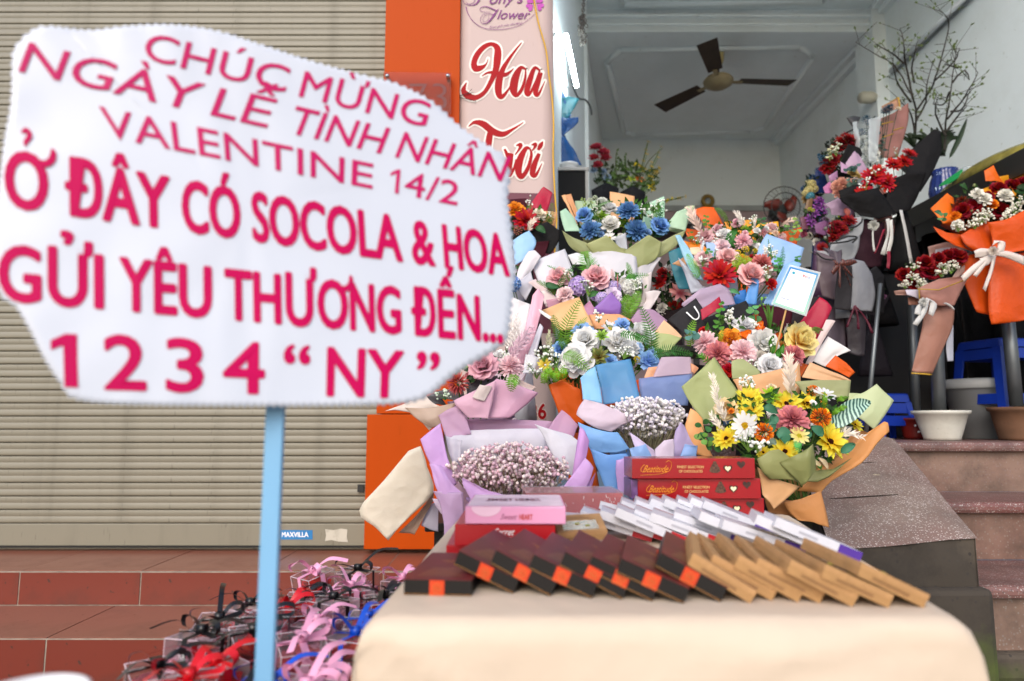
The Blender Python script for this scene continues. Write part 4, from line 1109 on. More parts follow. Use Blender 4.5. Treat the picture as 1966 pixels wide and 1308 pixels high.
# --- third row: lilac and pink roses in white paper
q = Bouquet('pink rose and lilac hydrangea bouquet in white paper with a purple flap', 1.93, (640, 1010), c4, seed=6, base_z=RZ[3])
q.center = q.pt(620, 690)
q.sheet([[(212, 545), (320, 500), (440, 453)], [(245, 640), (350, 590), (470, 545)], [(290, 730), (390, 680), (490, 640)]], 'd9d8df', .05, .3, .02)
q.sheet([[(460, 495), (520, 480), (565, 490)], [(490, 560), (540, 560), (590, 560)]], 'e2e2e4', .07, .2); q.sheet([[(590, 478), (760, 470), (920, 497)], [(610, 560), (760, 560), (930, 560)], [(640, 700), (780, 700), (930, 680)]], 'd4d2d8', .08, .2, .02)
q.sheet([[(900, 500), (1000, 510), (1090, 515)], [(920, 580), (980, 580), (1040, 590)], [(920, 690), (960, 690), (1010, 680)]], 'c9c6ca', .09, .2)
q.sheet([[(960, 640), (1028, 608)], [(970, 740), (1020, 730)], [(940, 850), (990, 840)]], 'dcd2cf', .0, .1); q.sheet([[(985, 745), (1040, 735), (1093, 742)], [(990, 800), (1030, 800), (1060, 800)], [(950, 870), (1000, 870), (1020, 865)]], 'e6dcdc', -.02, .1)
q.sheet([[(188, 682), (235, 660)], [(280, 760), (340, 740)], [(310, 850), (390, 830)]], 'e2cfcf', .0, .1); q.sheet([(280, 740), (330, 728), (400, 800), (300, 830)], 'eadcdc', -.04, .0)
q.cone(620, 760, 360, 120, 'd5cfd6', .03, film=True)
q.sheet([[(310, 800), (400, 790), (520, 800)], [(330, 880), (420, 900), (560, 900)]], 'd9a8bd', -.06, .0, film=True); q.sheet([[(560, 850), (610, 805), (640, 850)], [(570, 900), (620, 910), (670, 905)]], 'c98fb4', -.09, .0); q.sheet([[(640, 852), (752, 748), (826, 832)], [(650, 880), (740, 860), (820, 870)], [(670, 905), (740, 910), (812, 900)]], '9a6fc0', -.11, -.05, .02)
PR = ('e6a0ac', 'f5c8cc')
q.f('rose', 400, 660, 82, *PR, dd=-.02); q.f('rose', 650, 662, 94, *PR, dd=-.04); q.f('hydra', 535, 708, 82, '9a7fc6', 'cfb8e6', dd=-.05); q.f('hydra', 765, 725, 66, '9a86c8', 'cdbde6', dd=-.03); q.f('carnation', 440, 765, 62, 'e6b9be', 'f2d6d6', dd=-.07); q.f('carnation', 765, 775, 66, 'dfc6de', 'eedff0', dd=-.06); q.f('hydra', 880, 715, 70, 'd6d9cf', 'f1f1ec', dd=-.03); q.f('hydra', 690, 790, 50, 'a98fd0', 'd6c4ea', dd=-.08)
q.f('carnation', 840, 680, 40, 'e6e0d8', 'f4f0ea')
q.feather([(770, 700), (765, 640), (760, 595)], 26, 'dcc0c0', -.03, 14); q.feather([(800, 720), (798, 670), (796, 630)], 10, 'cf7f82', -.05, 14)
q.fern([(615, 640), (595, 560), (570, 470)], 84, '5aa02c', -.01, 16); q.fern([(390, 720), (440, 640), (520, 545)], 30, '3f6a2c', -.05); q.fern([(500, 600), (410, 600), (320, 565)], 24, '4f8a3c', -.02); q.fern([(380, 760), (310, 700), (245, 670)], 30, '4f7a2c', -.04); q.fern([(850, 660), (910, 640), (1010, 630)], 40, '4a8a34', -.03); q.fern([(880, 660), (880, 600), (860, 545)], 30, '5a8a3c', -.01)
q.leaf([(310, 690), (350, 710), (410, 715)], 46, '2f5a34', -.05); q.leaf([(600, 780), (640, 760), (690, 770)], 40, '3a6a34', -.07)
for x, y in ((900, 840), (870, 870), (920, 800), (850, 820)): q.fern([(x - 20, y + 60), (x, y), (x + 25, y - 60)], 52, '6a9a30', -.07, 8)
q.sprig(600, 720, 110, 100, n=10, dd=-.08); q.sprig(930, 720, 120, 90, n=14, dd=-.05); q.sprig(470, 640, 80, 60, n=6, dd=-.05)
q.minis(360, 620, 940, 800, 16, (('f0c6cc', 'f8dcde'), ('b49ad6', 'd8c6ee'), ('ecebe6', 'f8f8f4')), 28); q.filler(340, 600, 980, 850, 110, size=52); q.handle('d5cfd6', to_z=RZ[3]); q.stems()

# --- third row: red gerbera and dusty mum in blue paper
q = Bouquet('red gerbera and pink rose bouquet in light blue paper, behind the payment card', 1.95, (560, 900), c5, seed=7, base_z=RZ[3])
q.center = q.pt(560, 490)
q.sheet([[(770, 250), (900, 300), (1030, 352)], [(720, 340), (860, 380), (1005, 440)], [(690, 430), (850, 480), (980, 520)]], '9dbfe6', .05, .3, .02); q.sheet([[(340, 310), (480, 330), (560, 380)], [(360, 420), (480, 420), (600, 440)]], 'a9c4e8', .07, .2)
q.sheet([[(133, 262), (160, 262)], [(200, 440), (260, 420)], [(260, 560), (330, 580)]], 'a6d2e6', -.03, .2, .02); q.sheet([[(80, 380), (180, 340)], [(110, 520), (200, 480)], [(150, 640), (240, 640)]], '2f7c8c', .09, .1); q.sheet([(112, 460), (200, 410), (215, 500), (190, 490)], 'dca777', .06, .1); q.sheet([(232, 350), (300, 345), (330, 430), (240, 390)], 'ecd9b8', .05, .1)
q.sheet([[(155, 415), (205, 470), (275, 560)], [(200, 540), (260, 600), (330, 620)], [(240, 670), (300, 650), (372, 610)]], 'b5bac6', -.06, .1, .03)
q.cone(560, 560, 360, 120, '8fb6e2', .03)
q.sheet([[(890, 470), (960, 440), (1020, 455)], [(820, 600), (890, 600), (950, 600)], [(745, 740), (820, 760), (880, 760)]], '8fbce8', -.06, .0, .02); q.sheet([[(668, 555), (700, 560), (722, 580)], [(635, 650), (680, 660), (712, 660)], [(615, 735), (670, 750), (700, 745)]], '5f9fdf', -.11, .0, .02); q.sheet([[(540, 690), (580, 650), (625, 640)], [(545, 740), (600, 760), (640, 740)]], '2f78c4', -.10, .0); q.sheet([(450, 540), (560, 540), (570, 680), (470, 660)], 'aab4cc', -.07, .0)
q.sheet([[(180, 735), (300, 640), (445, 600)], [(190, 760), (330, 720), (510, 650)], [(260, 790), (400, 770), (548, 745)]], LILF, -.13, .0, .03, film=True)
q.f('rose', 492, 428, 76, 'dfa3a6', 'f2c9c8', dd=-.04); q.f('gerbera', 442, 540, 112, '7a0608', 'b80f16', dd=-.09); q.f('mum', 735, 462, 84, '9c3a3c', 'd8827c', dd=-.06); q.f('rose', 650, 552, 94, 'de9ca0', 'f2c2c2', dd=-.09); q.f('carnation', 672, 425, 36, '700a14', 'a8141e', dd=-.02); q.f('rose', 330, 442, 66, 'dda8ac', 'ecc6c6', dd=-.03); q.f('carnation', 800, 600, 44, '8a0a10', 'c41a1e', dd=-.08); q.f('peony', 460, 340, 56, 'e6c2c8', 'f2dade', dd=.02)
for x, y, r in ((568, 385, 26), (622, 362, 30), (600, 410, 22), (690, 370, 20)): q.f('berry', x, y, r, 'b59a08', 'e6cc28', dd=-.03)
q.fern([(300, 560), (260, 480), (215, 390)], 46, '6aa83c', -.06, 16); q.fern([(790, 420), (788, 360), (782, 290)], 22, '3f7a54', -.02); q.fern([(860, 500), (880, 420), (885, 340)], 26, '3f7a54', -.03)
for x, y in ((600, 450), (560, 470), (620, 480), (580, 430), (640, 440)): q.fern([(x, y + 50), (x - 5, y), (x - 15, y - 40)], 40, '8aa430', -.07, 6)
q.sprig(800, 380, 120, 90, n=16, dd=-.03); q.sprig(775, 530, 110, 70, n=12, dd=-.10); q.sprig(325, 450, 70, 60, n=8, dd=-.06); q.sprig(400, 400, 90, 60, n=7)
q.euc([(370, 440), (365, 390), (355, 350)], 22, '4f8a4c', -.04, 3); q.euc([(850, 520), (850, 460), (840, 410)], 24, '4fa05a', -.06, 4); q.euc([(985, 470), (985, 440), (990, 405)], 20, '3f7a3c', -.05, 3); q.leaf([(500, 660), (540, 655), (580, 675)], 34, '5a9a6a', -.12); q.leaf([(370, 430), (400, 440), (440, 470)], 34, '2a4a34', -.06)
q.feather([(770, 440), (765, 390), (755, 340)], 28, 'e9dfd4', -.03, 10); q.feather([(330, 400), (320, 350), (330, 310)], 26, 'e2ecf0', -.01, 10)
q.minis(330, 400, 860, 600, 16, (('f0c0c0', 'f8d8d6'), ('e8e2d8', 'f6f2ec'), ('a81820', 'd03038'), ('d8b830', 'f0dc60')), 26); q.filler(320, 380, 860, 640, 120, size=52); q.handle('8fb6e2', to_z=RZ[3]); q.stems()

# --- in the gap between the third-row bouquets: a dim bouquet of dark red flowers
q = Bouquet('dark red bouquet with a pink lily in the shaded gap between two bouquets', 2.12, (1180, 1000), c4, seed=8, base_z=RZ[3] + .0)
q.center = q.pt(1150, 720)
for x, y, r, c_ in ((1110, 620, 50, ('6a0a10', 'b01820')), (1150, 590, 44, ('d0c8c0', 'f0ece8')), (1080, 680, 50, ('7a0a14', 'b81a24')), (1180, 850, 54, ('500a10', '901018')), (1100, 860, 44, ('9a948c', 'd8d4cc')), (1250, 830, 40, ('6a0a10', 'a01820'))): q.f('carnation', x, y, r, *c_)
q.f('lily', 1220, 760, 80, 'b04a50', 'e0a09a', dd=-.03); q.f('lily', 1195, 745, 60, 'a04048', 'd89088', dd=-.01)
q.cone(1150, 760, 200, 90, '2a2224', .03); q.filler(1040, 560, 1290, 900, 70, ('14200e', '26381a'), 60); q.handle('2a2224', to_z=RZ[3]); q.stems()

# --- second row: white and blue in peach and orange paper
q = Bouquet('white rose and light blue carnation bouquet with ferns in peach and orange paper', 1.70, (560, 1700), c4, seed=9, base_z=RZ[2])
q.center = q.pt(700, 1120)
q.sheet([[(285, 868), (410, 820), (530, 785)], [(330, 930), (450, 890), (580, 880)], [(400, 1010), (520, 990), (640, 975)]], 'e9bc86', .05, .3, .015); q.sheet([[(598, 902), (720, 895), (812, 898), (930, 962)], [(640, 1000), (740, 1000), (840, 1000), (940, 1020)]], 'e5a875', .07, .2); 
q.sheet([[(888, 935), (940, 860), (1040, 868), (1135, 940)], [(920, 990), (980, 960), (1060, 980), (1110, 990)], [(960, 1060), (1020, 1060), (1060, 1060), (1090, 1050)]], 'c8a5c4', .06, .2, .02, film=True); q.sheet([(1110, 938), (1232, 1052), (1150, 1120), (1050, 1020)], 'ecc39a', .03, .2); q.sheet([[(1030, 1015), (1130, 1030), (1232, 1058)], [(1035, 1080), (1110, 1090), (1200, 1090)], [(1040, 1160), (1100, 1160), (1150, 1145)]], 'b5bf83', -.01, .2)
q.cone(680, 1250, 420, 150, ORG, .04)
q.sheet([[(255, 1260), (330, 1350), (420, 1400)], [(300, 1330), (370, 1400), (440, 1440)], [(340, 1420), (420, 1480), (480, 1500)]], '9a9a6a', -.03, .0); q.sheet([[(326, 1378), (420, 1345), (560, 1400)], [(350, 1440), (450, 1450), (570, 1480)], [(430, 1640), (500, 1640), (580, 1640)]], ORG, -.08, -.05, .02); q.sheet([(400, 1340), (470, 1340), (500, 1400), (380, 1385)], 'f08a1c', -.05, .0); q.sheet([[(560, 1400), (800, 1380), (1000, 1330)], [(570, 1500), (760, 1500), (900, 1480)], [(580, 1640), (680, 1640), (760, 1600)]], ORG, -.07, -.05)
WH = ('e6e4de', 'f6f5f2'); LB = ('5a90d0', '9cc4ee')
q.f('rose', 585, 1082, 92, *WH, dd=-.05); q.f('peony', 800, 1092, 108, *WH, dd=-.05); q.f('peony', 955, 1035, 96, *WH, dd=-.01); q.f('daisy', 745, 995, 66, ('d9c24a', 'eceaea', 'f6f6f4'), None, dd=0); q.f('carnation', 832, 978, 66, *LB, dd=.0); q.f('carnation', 560, 1028, 84, *LB, dd=-.01)
q.f('peony', 520, 1215, 120, *WH, dd=-.09); q.f('succulent', 670, 1185, 74, '8a5a24', '8a9a54', dd=-.10); q.f('rose', 408, 1142, 56, '4f86c6', '92bdea', dd=-.05); q.f('carnation', 1005, 1215, 80, *LB, dd=-.06); q.f('daisy', 302, 1235, 48, ('d8a820', 'e2cc3c', 'f2e05a'), None, dd=-.07); q.f('berry', 930, 1205, 26, 'b59a08', 'e6cc28', dd=-.07); q.f('carnation', 750, 1215, 50, *LB, dd=-.08); q.f('carnation', 900, 1130, 60, *WH, dd=-.03)
q.fern([(430, 1110), (460, 960), (542, 802)], 62, '5f8a24', -.04, 18); q.fern([(400, 1060), (380, 980), (360, 900)], 44, '4f7a24', -.02, 12); q.fern([(520, 1010), (550, 960), (590, 915)], 34, '8aa848', .0, 10); q.fern([(1030, 1165), (1020, 1010), (955, 845)], 62, '3f7424', -.03, 18); q.fern([(1040, 1172), (1160, 1140), (1310, 1172)], 54, '3a7030', -.08, 20); q.fern([(430, 1165), (520, 1200), (620, 1300)], 56, '6a9a2c', -.14, 16); q.fern([(815, 1025), (930, 1050), (1010, 1090)], 40, '3f7a30', -.09, 14); q.fern([(400, 1060), (430, 1100), (440, 1150)], 40, '3a6420', -.06, 8)
q.f('succulent', 690, 1045, 50, '4f8a18', 'b4d868', dd=-.08)
for x, y in ((330, 1110), (350, 1170), (320, 1060)): q.feather([(x, y + 60), (x + 5, y), (x + 15, y - 50)], 28, 'c9c8a4', -.05, 8)
q.sprig(670, 910, 90, 50, n=8, dd=-.02, rb=.0038); q.sprig(300, 1160, 120, 110, n=14, dd=-.07, rb=.004); q.sprig(840, 1160, 80, 130, n=18, dd=-.11); q.sprig(250, 1280, 110, 140, n=14, dd=-.10, rb=.004); q.sprig(380, 1220, 120, 100, n=12, dd=-.09)
for x, y in ((330, 1290), (380, 1310), (300, 1320), (430, 1290)): q.fern([(x, y + 50), (x, y), (x + 8, y - 50)], 36, '7ab024', -.10, 8)
q.minis(340, 980, 1050, 1270, 20, (('ecebe6', 'fbfaf8'), ('86b0e2', 'b8d6f4'), ('f0dc60', 'f8ee9a')), 30); q.filler(330, 960, 1060, 1330, 150, size=58); q.filler(300, 1150, 560, 1400, 50, size=48, dd=-.02); q.handle(ORG, to_z=RZ[2]); q.stems()

# --- second row: orange ranunculus, yellow rose in black and crimson paper
q = Bouquet('yellow rose and pink chrysanthemum bouquet in black and crimson paper, second row right', 1.70, (640, 1480), c5, seed=10, base_z=RZ[2])
q.center = q.pt(640, 1030)
q.sheet([[(76, 852), (180, 770), (272, 702)], [(120, 890), (230, 830), (340, 790)], [(200, 960), (300, 920), (400, 900)]], '2c2b2d', .06, .25, .015); q.sheet([[(325, 850), (470, 780), (625, 718)], [(360, 900), (500, 880), (680, 850)], [(400, 970), (520, 960), (700, 940)]], '272628', .04, .25, .01); q.sheet([[(690, 750), (830, 765), (965, 782)], [(720, 850), (840, 860), (970, 860)], [(760, 920), (850, 930), (960, 930)]], PLM, .07, .2); q.sheet([(960, 700), (1140, 690), (1040, 900), (940, 880)], '2a2426', .06, .2)
q.sheet([[(1140, 690), (1190, 720), (1232, 762)], [(1040, 820), (1120, 860), (1180, 880)], [(965, 915), (1030, 980), (1095, 1045)]], CRI, .0, .25, .02); q.sheet([[(308, 782), (380, 735), (442, 686)], [(320, 852), (400, 800), (472, 768)]], CRI, .0, .2, .02)
q.sheet([[(1185, 850), (1248, 862)], [(1130, 970), (1170, 990)], [(1035, 1165), (1080, 1165)]], 'e9d5d0', -.03, .2, .02); q.sheet([[(1195, 968), (1270, 1010), (1355, 1072)], [(1130, 1060), (1200, 1090), (1260, 1110)], [(1070, 1130), (1120, 1160), (1180, 1185)]], 'eeeae8', -.01, .2); q.sheet([[(1250, 1098), (1320, 1150), (1385, 1220)], [(1180, 1175), (1260, 1215), (1345, 1255)]], ORG, -.03, .2); q.sheet([(960, 1140), (1060, 1165), (1010, 1250), (960, 1200)], 'd9600f', -.05, .1)
q.cone(640, 1120, 430, 130, BLK, .04)
b = MB(); pl = q.pt
print_text(b, 'U', quad_place(q.pt(276, 865, .055), q.pt(312, 825, .058), q.pt(268, 752, .06), q.pt(205, 800, .055)), -.01); mk('printed_letter', b, plain('print_white', 'e8e8e8', .5), q.root)
PM = ('e3a6b0', 'f5d3d6'); DR = ('a8484e', 'd9868a')
q.f('mum', 340, 1010, 94, *PM, dd=-.04); q.f('mum', 430, 1092, 100, *DR, dd=-.09); q.f('peony', 515, 985, 82, 'd8680a', 'f6a83a', dd=-.02); q.f('carnation', 620, 902, 90, 'd8d8d8', 'f2f2f4', dd=.0); q.f('mum', 600, 1078, 102, *PM, dd=-.10); q.f('peony', 742, 1020, 112, 'dcdcd6', 'f4f4f0', dd=-.05); q.f('rose', 985, 1003, 120, 'f4be50', 'fbe4a0', dd=-.06, up=.3); q.f('mum', 957, 1102, 84, *DR, dd=-.10); q.f('rose', 780, 1178, 82, 'dedee0', 'f4f4f6', dd=-.12); q.f('carnation', 505, 1205, 54, '7a0610', 'c0141c', dd=-.10); q.f('carnation', 330, 930, 36, '8a0a10', 'c8181e'); q.f('peony', 725, 1115, 50, 'cfc8c0', 'e8e2da', dd=-.07)
for p_ in ([(600, 990), (625, 955), (660, 930)], [(650, 985), (620, 960), (570, 950)], [(690, 930), (715, 900), (740, 865)], [(820, 990), (850, 970), (870, 945)], [(690, 900), (730, 915), (780, 940)]): q.leaf(p_, 50, 'd9600c', -.03, 'autumn_leaf')
q.euc([(260, 1000), (245, 960), (235, 920)], 40, '5a8a82', -.06, 2); q.euc([(690, 870), (680, 800), (660, 760)], 36, '5f9a5c', .0, 3); q.euc([(430, 930), (440, 830), (455, 730)], 30, '4f8a34', .0, 5); q.euc([(730, 760), (735, 715), (760, 700)], 14, '7aa83c', .02, 3)
q.fern([(240, 1040), (235, 940), (270, 850)], 44, '6a9a20', -.04, 12); q.fern([(440, 1010), (450, 960), (470, 905)], 26, '8a9a20', -.04, 10); q.fern([(380, 1170), (330, 1110), (290, 1090)], 34, '4f8a20', -.10, 8)
q.blades(790, 940, 200, 7, '5f8a3a', .02, .2); q.blades(1040, 980, 130, 7, 'a8b86a', -.06, .35, .9); 
for x, y in ((800, 1060), (830, 1100), (790, 1010), (860, 1070), (770, 1120)): q.leaf([(x, y + 40), (x + 10, y), (x + 25, y - 45)], 36, '3f7a20', -.10)
q.sprig(510, 850, 130, 60, n=9, dd=.0, rb=.004); q.sprig(700, 890, 60, 60, n=8, dd=-.03); q.sprig(800, 1030, 100, 60, n=9, dd=-.11, rb=.003); q.sprig(670, 1160, 60, 60, n=6, dd=-.13); q.feather([(890, 960), (900, 920), (915, 885)], 20, 'e0ddd0', -.03, 10)
q.minis(300, 900, 1030, 1180, 20, (('f0c6cc', 'fbe0e2'), ('f0efea', 'fbfaf8'), ('e88a28', 'f6b860'), ('c8606c', 'e89aa0')), 30); q.filler(280, 860, 1040, 1220, 150, size=58); q.handle(BLK, to_z=RZ[2]); q.stems()

# --- second row left: white dried grass and pink, tall pink and white paper
q = Bouquet('white dried grass bouquet in tall pink and white paper beside the greeting sign', 1.72, (60, 1600), c4, seed=11, base_z=RZ[2])
q.center = q.pt(60, 1050)
q.sheet([[(-20, 760), (80, 780), (200, 835)], [(-20, 880), (80, 880), (190, 930)], [(-20, 1050), (80, 1050), (180, 1080)]], 'eae8ea', .04, .2, .02); q.sheet([[(215, 770), (250, 727), (290, 782)], [(190, 900), (225, 900), (270, 900)], [(140, 1100), (180, 1120), (215, 1130)], [(100, 1230), (150, 1240), (180, 1240)]], 'eebccd', -.02, .15, .03); q.sheet([[(260, 860), (310, 890), (352, 915)], [(270, 890), (300, 910), (340, 930)]], 'f0f0f0', -.05, .1); q.sheet([[(270, 960), (300, 985)], [(220, 1090), (270, 1090)], [(180, 1200), (240, 1200)]], 'd2d0da', -.05, .1, .02); q.sheet([(170, 1170), (280, 1190), (220, 1300), (150, 1300)], 'dcdce2', -.07, .1, .02)
q.cone(60, 1180, 170, 90, 'e6d6dc', .03)
for i in range(7): q.feather([(60 + i * 8, 1180), (40 + i * 14, 1050 - i % 3 * 20), (20 + i * 18, 900 + (i * 37) % 90)], 46, 'ece6e2', -.01 - .008 * i, 10)
for i in range(4): q.feather([(60, 1200 - 10 * i), (120, 1130 - 20 * i), (200 + 8 * i, 1070 - 28 * i)], 44, 'e3c2d0', -.07, 9)
q.handle('e6d6dc', to_z=RZ[2]); q.stems()

# --- first row left: pink rose and carnation in grey and mauve paper, cream tail
q = Bouquet('pink rose and pale carnation bouquet in mauve and grey paper, under the greeting sign corner', 1.50, (660, 760), cp, seed=12, base_z=RZ[1])
q.center = q.pt(790, 260)
q.sheet([[(655, 290), (760, 270), (850, 258)], [(670, 340), (770, 330), (870, 330)], [(690, 395), (780, 400), (880, 390)]], '6a686c', -.02, .1); q.sheet([[(480, 350), (560, 335), (650, 330)], [(500, 390), (580, 400), (670, 400)]], '58565a', .0, .1); q.sheet([[(430, 380), (480, 360), (520, 370)], [(460, 420), (520, 430), (560, 430)]], '4a484c', .02, .1)
q.sheet([[(850, 272), (980, 310), (1112, 350)], [(760, 360), (920, 400), (1040, 420)], [(690, 505), (820, 510), (940, 500)]], 'd3a4bd', -.07, .05, .03); q.sheet([[(595, 402), (720, 345), (850, 280)], [(630, 450), (720, 430), (830, 400)], [(680, 512), (740, 512), (800, 512)]], 'dcb0c4', -.085, .05, .02); q.sheet([(750, 308), (822, 320), (775, 410), (705, 385)], 'd6c8c2', -.09, .05)
b = MB(); print_text(b, 'TO', quad_place(q.pt(716, 388, -.083), q.pt(778, 398, -.083), q.pt(805, 345, -.075), q.pt(745, 330, -.075)), -.01); mk('printed_letters', b, plain('print_taupe', 'a89890', .6), q.root)
q.sheet([[(990, 275), (1030, 295), (1090, 325)], [(970, 320), (1020, 330), (1060, 345)]], 'e0cdc6', -.01, .1); q.sheet([[(185, 465), (310, 420), (420, 368)], [(260, 460), (380, 450), (480, 420)], [(330, 475), (430, 470), (530, 445)]], 'e6dad0', -.03, .05, .02); q.sheet([[(285, 455), (440, 450), (605, 418)], [(360, 510), (460, 500), (580, 480)], [(465, 565), (510, 550), (545, 525)]], 'bfa794', -.06, .05, .02); q.sheet([(390, 508), (470, 540), (470, 560), (445, 585)], 'e8ddd0', -.02, .1)
q.cone(790, 340, 270, 110, 'b490a2', .05)
q.f('rose', 772, 208, 88, 'c07f92', 'e6b4c0', dd=-.04); q.f('mum', 935, 200, 84, 'e2acb6', 'f2d2d6', dd=-.03); q.f('spiky', 620, 305, 70, '8a2024', 'd0605c', dd=-.05); q.f('carnation', 872, 145, 52, 'd8d4d2', 'f0eeec', dd=.0); q.f('carnation', 700, 260, 40, 'a8505c', 'cf8890', dd=-.02)
q.fern([(965, 245), (945, 290), (936, 350)], 46, '6a9a34', -.10, 8); q.leaf([(680, 190), (665, 200), (650, 220)], 34, '8ab04a', -.03); q.leaf([(720, 170), (730, 180), (745, 190)], 30, '5a8a3a', -.02); q.leaf([(680, 260), (700, 280), (690, 300)], 50, '2a4424', -.04); q.sprig(545, 370, 60, 110, n=9, dd=-.06, ball='d8e8d0', green='3a7a34'); q.sprig(900, 130, 80, 60, n=7)
for i in range(3): q.feather([(940, 150), (990, 90 - 20 * i), (1040, 30 - 30 * i)], 40, 'ddbfcc', -.01, 9)
q.filler(600, 140, 1010, 380, 70, ('2a4424', '3f5f2c'), 50); 
q.sheet([[(330, 700), (400, 672)], [(180, 880), (440, 800)], [(28, 1060), (475, 950)], [(120, 1150), (340, 1090)], [(208, 1236), (250, 1180)]], 'e0d8c6', -.05, .0, .02, n=10); q.sheet([[(475, 950), (478, 1000)], [(380, 1080), (430, 1080)], [(275, 1185), (360, 1205)]], 'b99f8c', -.02, .0); q.sheet([[(440, 1030), (505, 1000)], [(400, 1150), (500, 1190)]], 'c4c2d2', -.01, .0)
q.handle('b490a2', to_z=RZ[1]); q.stems()

# --- first row: pink gypsophila in lilac paper
q = Bouquet('pink baby’s breath bouquet in lilac and white paper behind the pink chocolate box', 1.34, (930, 1250), cp, seed=13, base_z=RZ[1])
q.center = q.pt(930, 800)
q.sheet([[(668, 508), (920, 515), (1195, 532)], [(690, 560), (920, 560), (1170, 570)], [(700, 680), (920, 680), (1160, 700)]], 'd5b1cf', .11, .15, .01, film=True); q.sheet([[(503, 492), (560, 455), (622, 428)], [(520, 540), (600, 520), (680, 520)], [(550, 625), (640, 620), (705, 600)]], 'dcb9d6', .08, .2, .01, film=True); q.sheet([[(1240, 458), (1290, 495), (1345, 545)], [(1200, 510), (1260, 540), (1320, 600)], [(1160, 575), (1220, 620), (1300, 680)]], 'd9b0cf', .08, .2, .01, film=True)
q.sheet([[(555, 605), (640, 585), (860, 578), (1080, 575), (1160, 580)], [(590, 680), (700, 680), (860, 680), (1050, 680), (1160, 690)], [(620, 800), (720, 800), (860, 800), (1050, 800), (1180, 800)]], 'd3d0da', .075, .15, .01); q.sheet([[(1075, 545), (1180, 575), (1290, 618)], [(1120, 600), (1230, 640), (1362, 690)], [(1160, 690), (1240, 740), (1340, 790)], [(1200, 760), (1250, 820), (1310, 875)]], 'dcdbe2', .02, .15, .02); q.sheet([[(548, 612), (600, 625), (645, 640)], [(565, 700), (600, 700), (635, 690)], [(590, 790), (610, 770), (630, 740)]], 'd6d3de', .03, .15)
q.cone(930, 900, 380, 120, 'cfa6da', .06)
q.sheet([[(397, 632), (460, 580), (512, 540)], [(440, 740), (500, 700), (545, 680)], [(490, 860), (550, 830), (585, 820)], [(520, 950), (580, 930), (612, 900)]], 'd3aae0', .0, .1, .02); q.sheet([[(440, 790), (480, 785), (520, 800)], [(470, 860), (530, 870), (580, 890)], [(500, 960), (560, 970), (640, 955)]], 'd9b3e4', -.05, .05, .02); q.sheet([[(1345, 560), (1375, 590), (1402, 645)], [(1330, 680), (1360, 720), (1385, 750)], [(1300, 860), (1330, 880), (1345, 890)]], 'cf9fd8', .0, .1, .02); q.sheet([[(1380, 745), (1410, 775), (1432, 805)], [(1310, 840), (1370, 870), (1405, 890)], [(1225, 950), (1300, 960), (1370, 955)]], 'd6ade2', -.04, .05, .02); q.sheet([[(1405, 890), (1425, 860), (1445, 832)], [(1380, 940), (1400, 930), (1420, 915)]], 'cfa0d8', -.02, .05)
q.sheet([[(468, 945), (560, 950), (655, 948)], [(500, 1010), (580, 1030), (655, 1030)], [(530, 1110), (590, 1120), (650, 1110)], [(535, 1230), (580, 1235), (625, 1225)]], 'c9aace', -.05, .0, .02); q.sheet([(470, 985), (540, 1000), (570, 1100), (520, 1080)], 'd6c6da', -.02, .0)
q.sheet([[(600, 900), (760, 960), (930, 975), (1100, 960), (1260, 900)], [(640, 980), (780, 1030), (930, 1040), (1080, 1030), (1220, 980)], [(760, 1150), (840, 1180), (930, 1190), (1020, 1180), (1100, 1150)]], 'd3aade', -.10, -.05, .02)
q.gyp(930, 812, 352, 165, 1700, ('eed6da', 'f4e6e2', 'e2bcca'), depth=.075, rb=.0037, dd=-.01)
q.handle('cfa6da', to_z=RZ[1])

# --- first row: white gypsophila in sky blue paper
q = Bouquet('white baby’s breath bouquet in sky blue and pinkish film, behind the stacked red boxes', 1.46, (640, 1290), cb, seed=14, base_z=RZ[1])
q.center = q.pt(700, 500)
q.sheet([[(278, 92), (430, 60), (582, 28)], [(310, 240), (460, 210), (620, 190)], [(340, 425), (500, 400), (655, 372)]], '6fb2e2', .06, .25, .01, film=True); q.sheet([[(148, 200), (210, 140), (282, 95)], [(160, 290), (230, 260), (312, 250)], [(172, 378), (250, 400), (338, 412)]], '92cbee', .03, .2, .015); q.sheet([[(640, 205), (850, 180), (1085, 165)], [(650, 300), (850, 290), (1070, 280)], [(665, 440), (850, 440), (1050, 430)]], '93a9da', .075, .2, .01, film=True); q.sheet([[(825, 28), (950, 22), (1068, 32)], [(790, 110), (930, 80), (1075, 90)], [(755, 195), (920, 180), (1085, 168)]], 'd8c3d3', .085, .2, .01, film=True); q.sheet([(720, 110), (800, 105), (770, 200), (680, 200)], 'e6ad84', .09, .2); q.sheet([(1070, 75), (1140, 120), (1100, 170), (1078, 150)], 'e0a078', .085, .2)
q.cone(700, 640, 430, 160, '7fb0e4', .06, film=True)
q.sheet([[(172, 385), (330, 420), (480, 480), (632, 545)], [(130, 450), (280, 520), (420, 570), (520, 590)], [(115, 510), (200, 570), (300, 630), (400, 660)]], 'dccbd8', -.05, .05, .02); q.sheet([[(120, 575), (260, 630), (400, 652), (462, 655)], [(180, 700), (300, 720), (420, 740), (510, 730)], [(250, 830), (350, 832), (450, 830), (552, 802)]], '86b8ea', -.07, .0, .02); q.sheet([[(230, 790), (380, 840), (540, 830)], [(290, 950), (420, 960), (590, 930)], [(380, 1150), (480, 1160), (600, 1120)]], '79ade8', -.09, .0, .02)
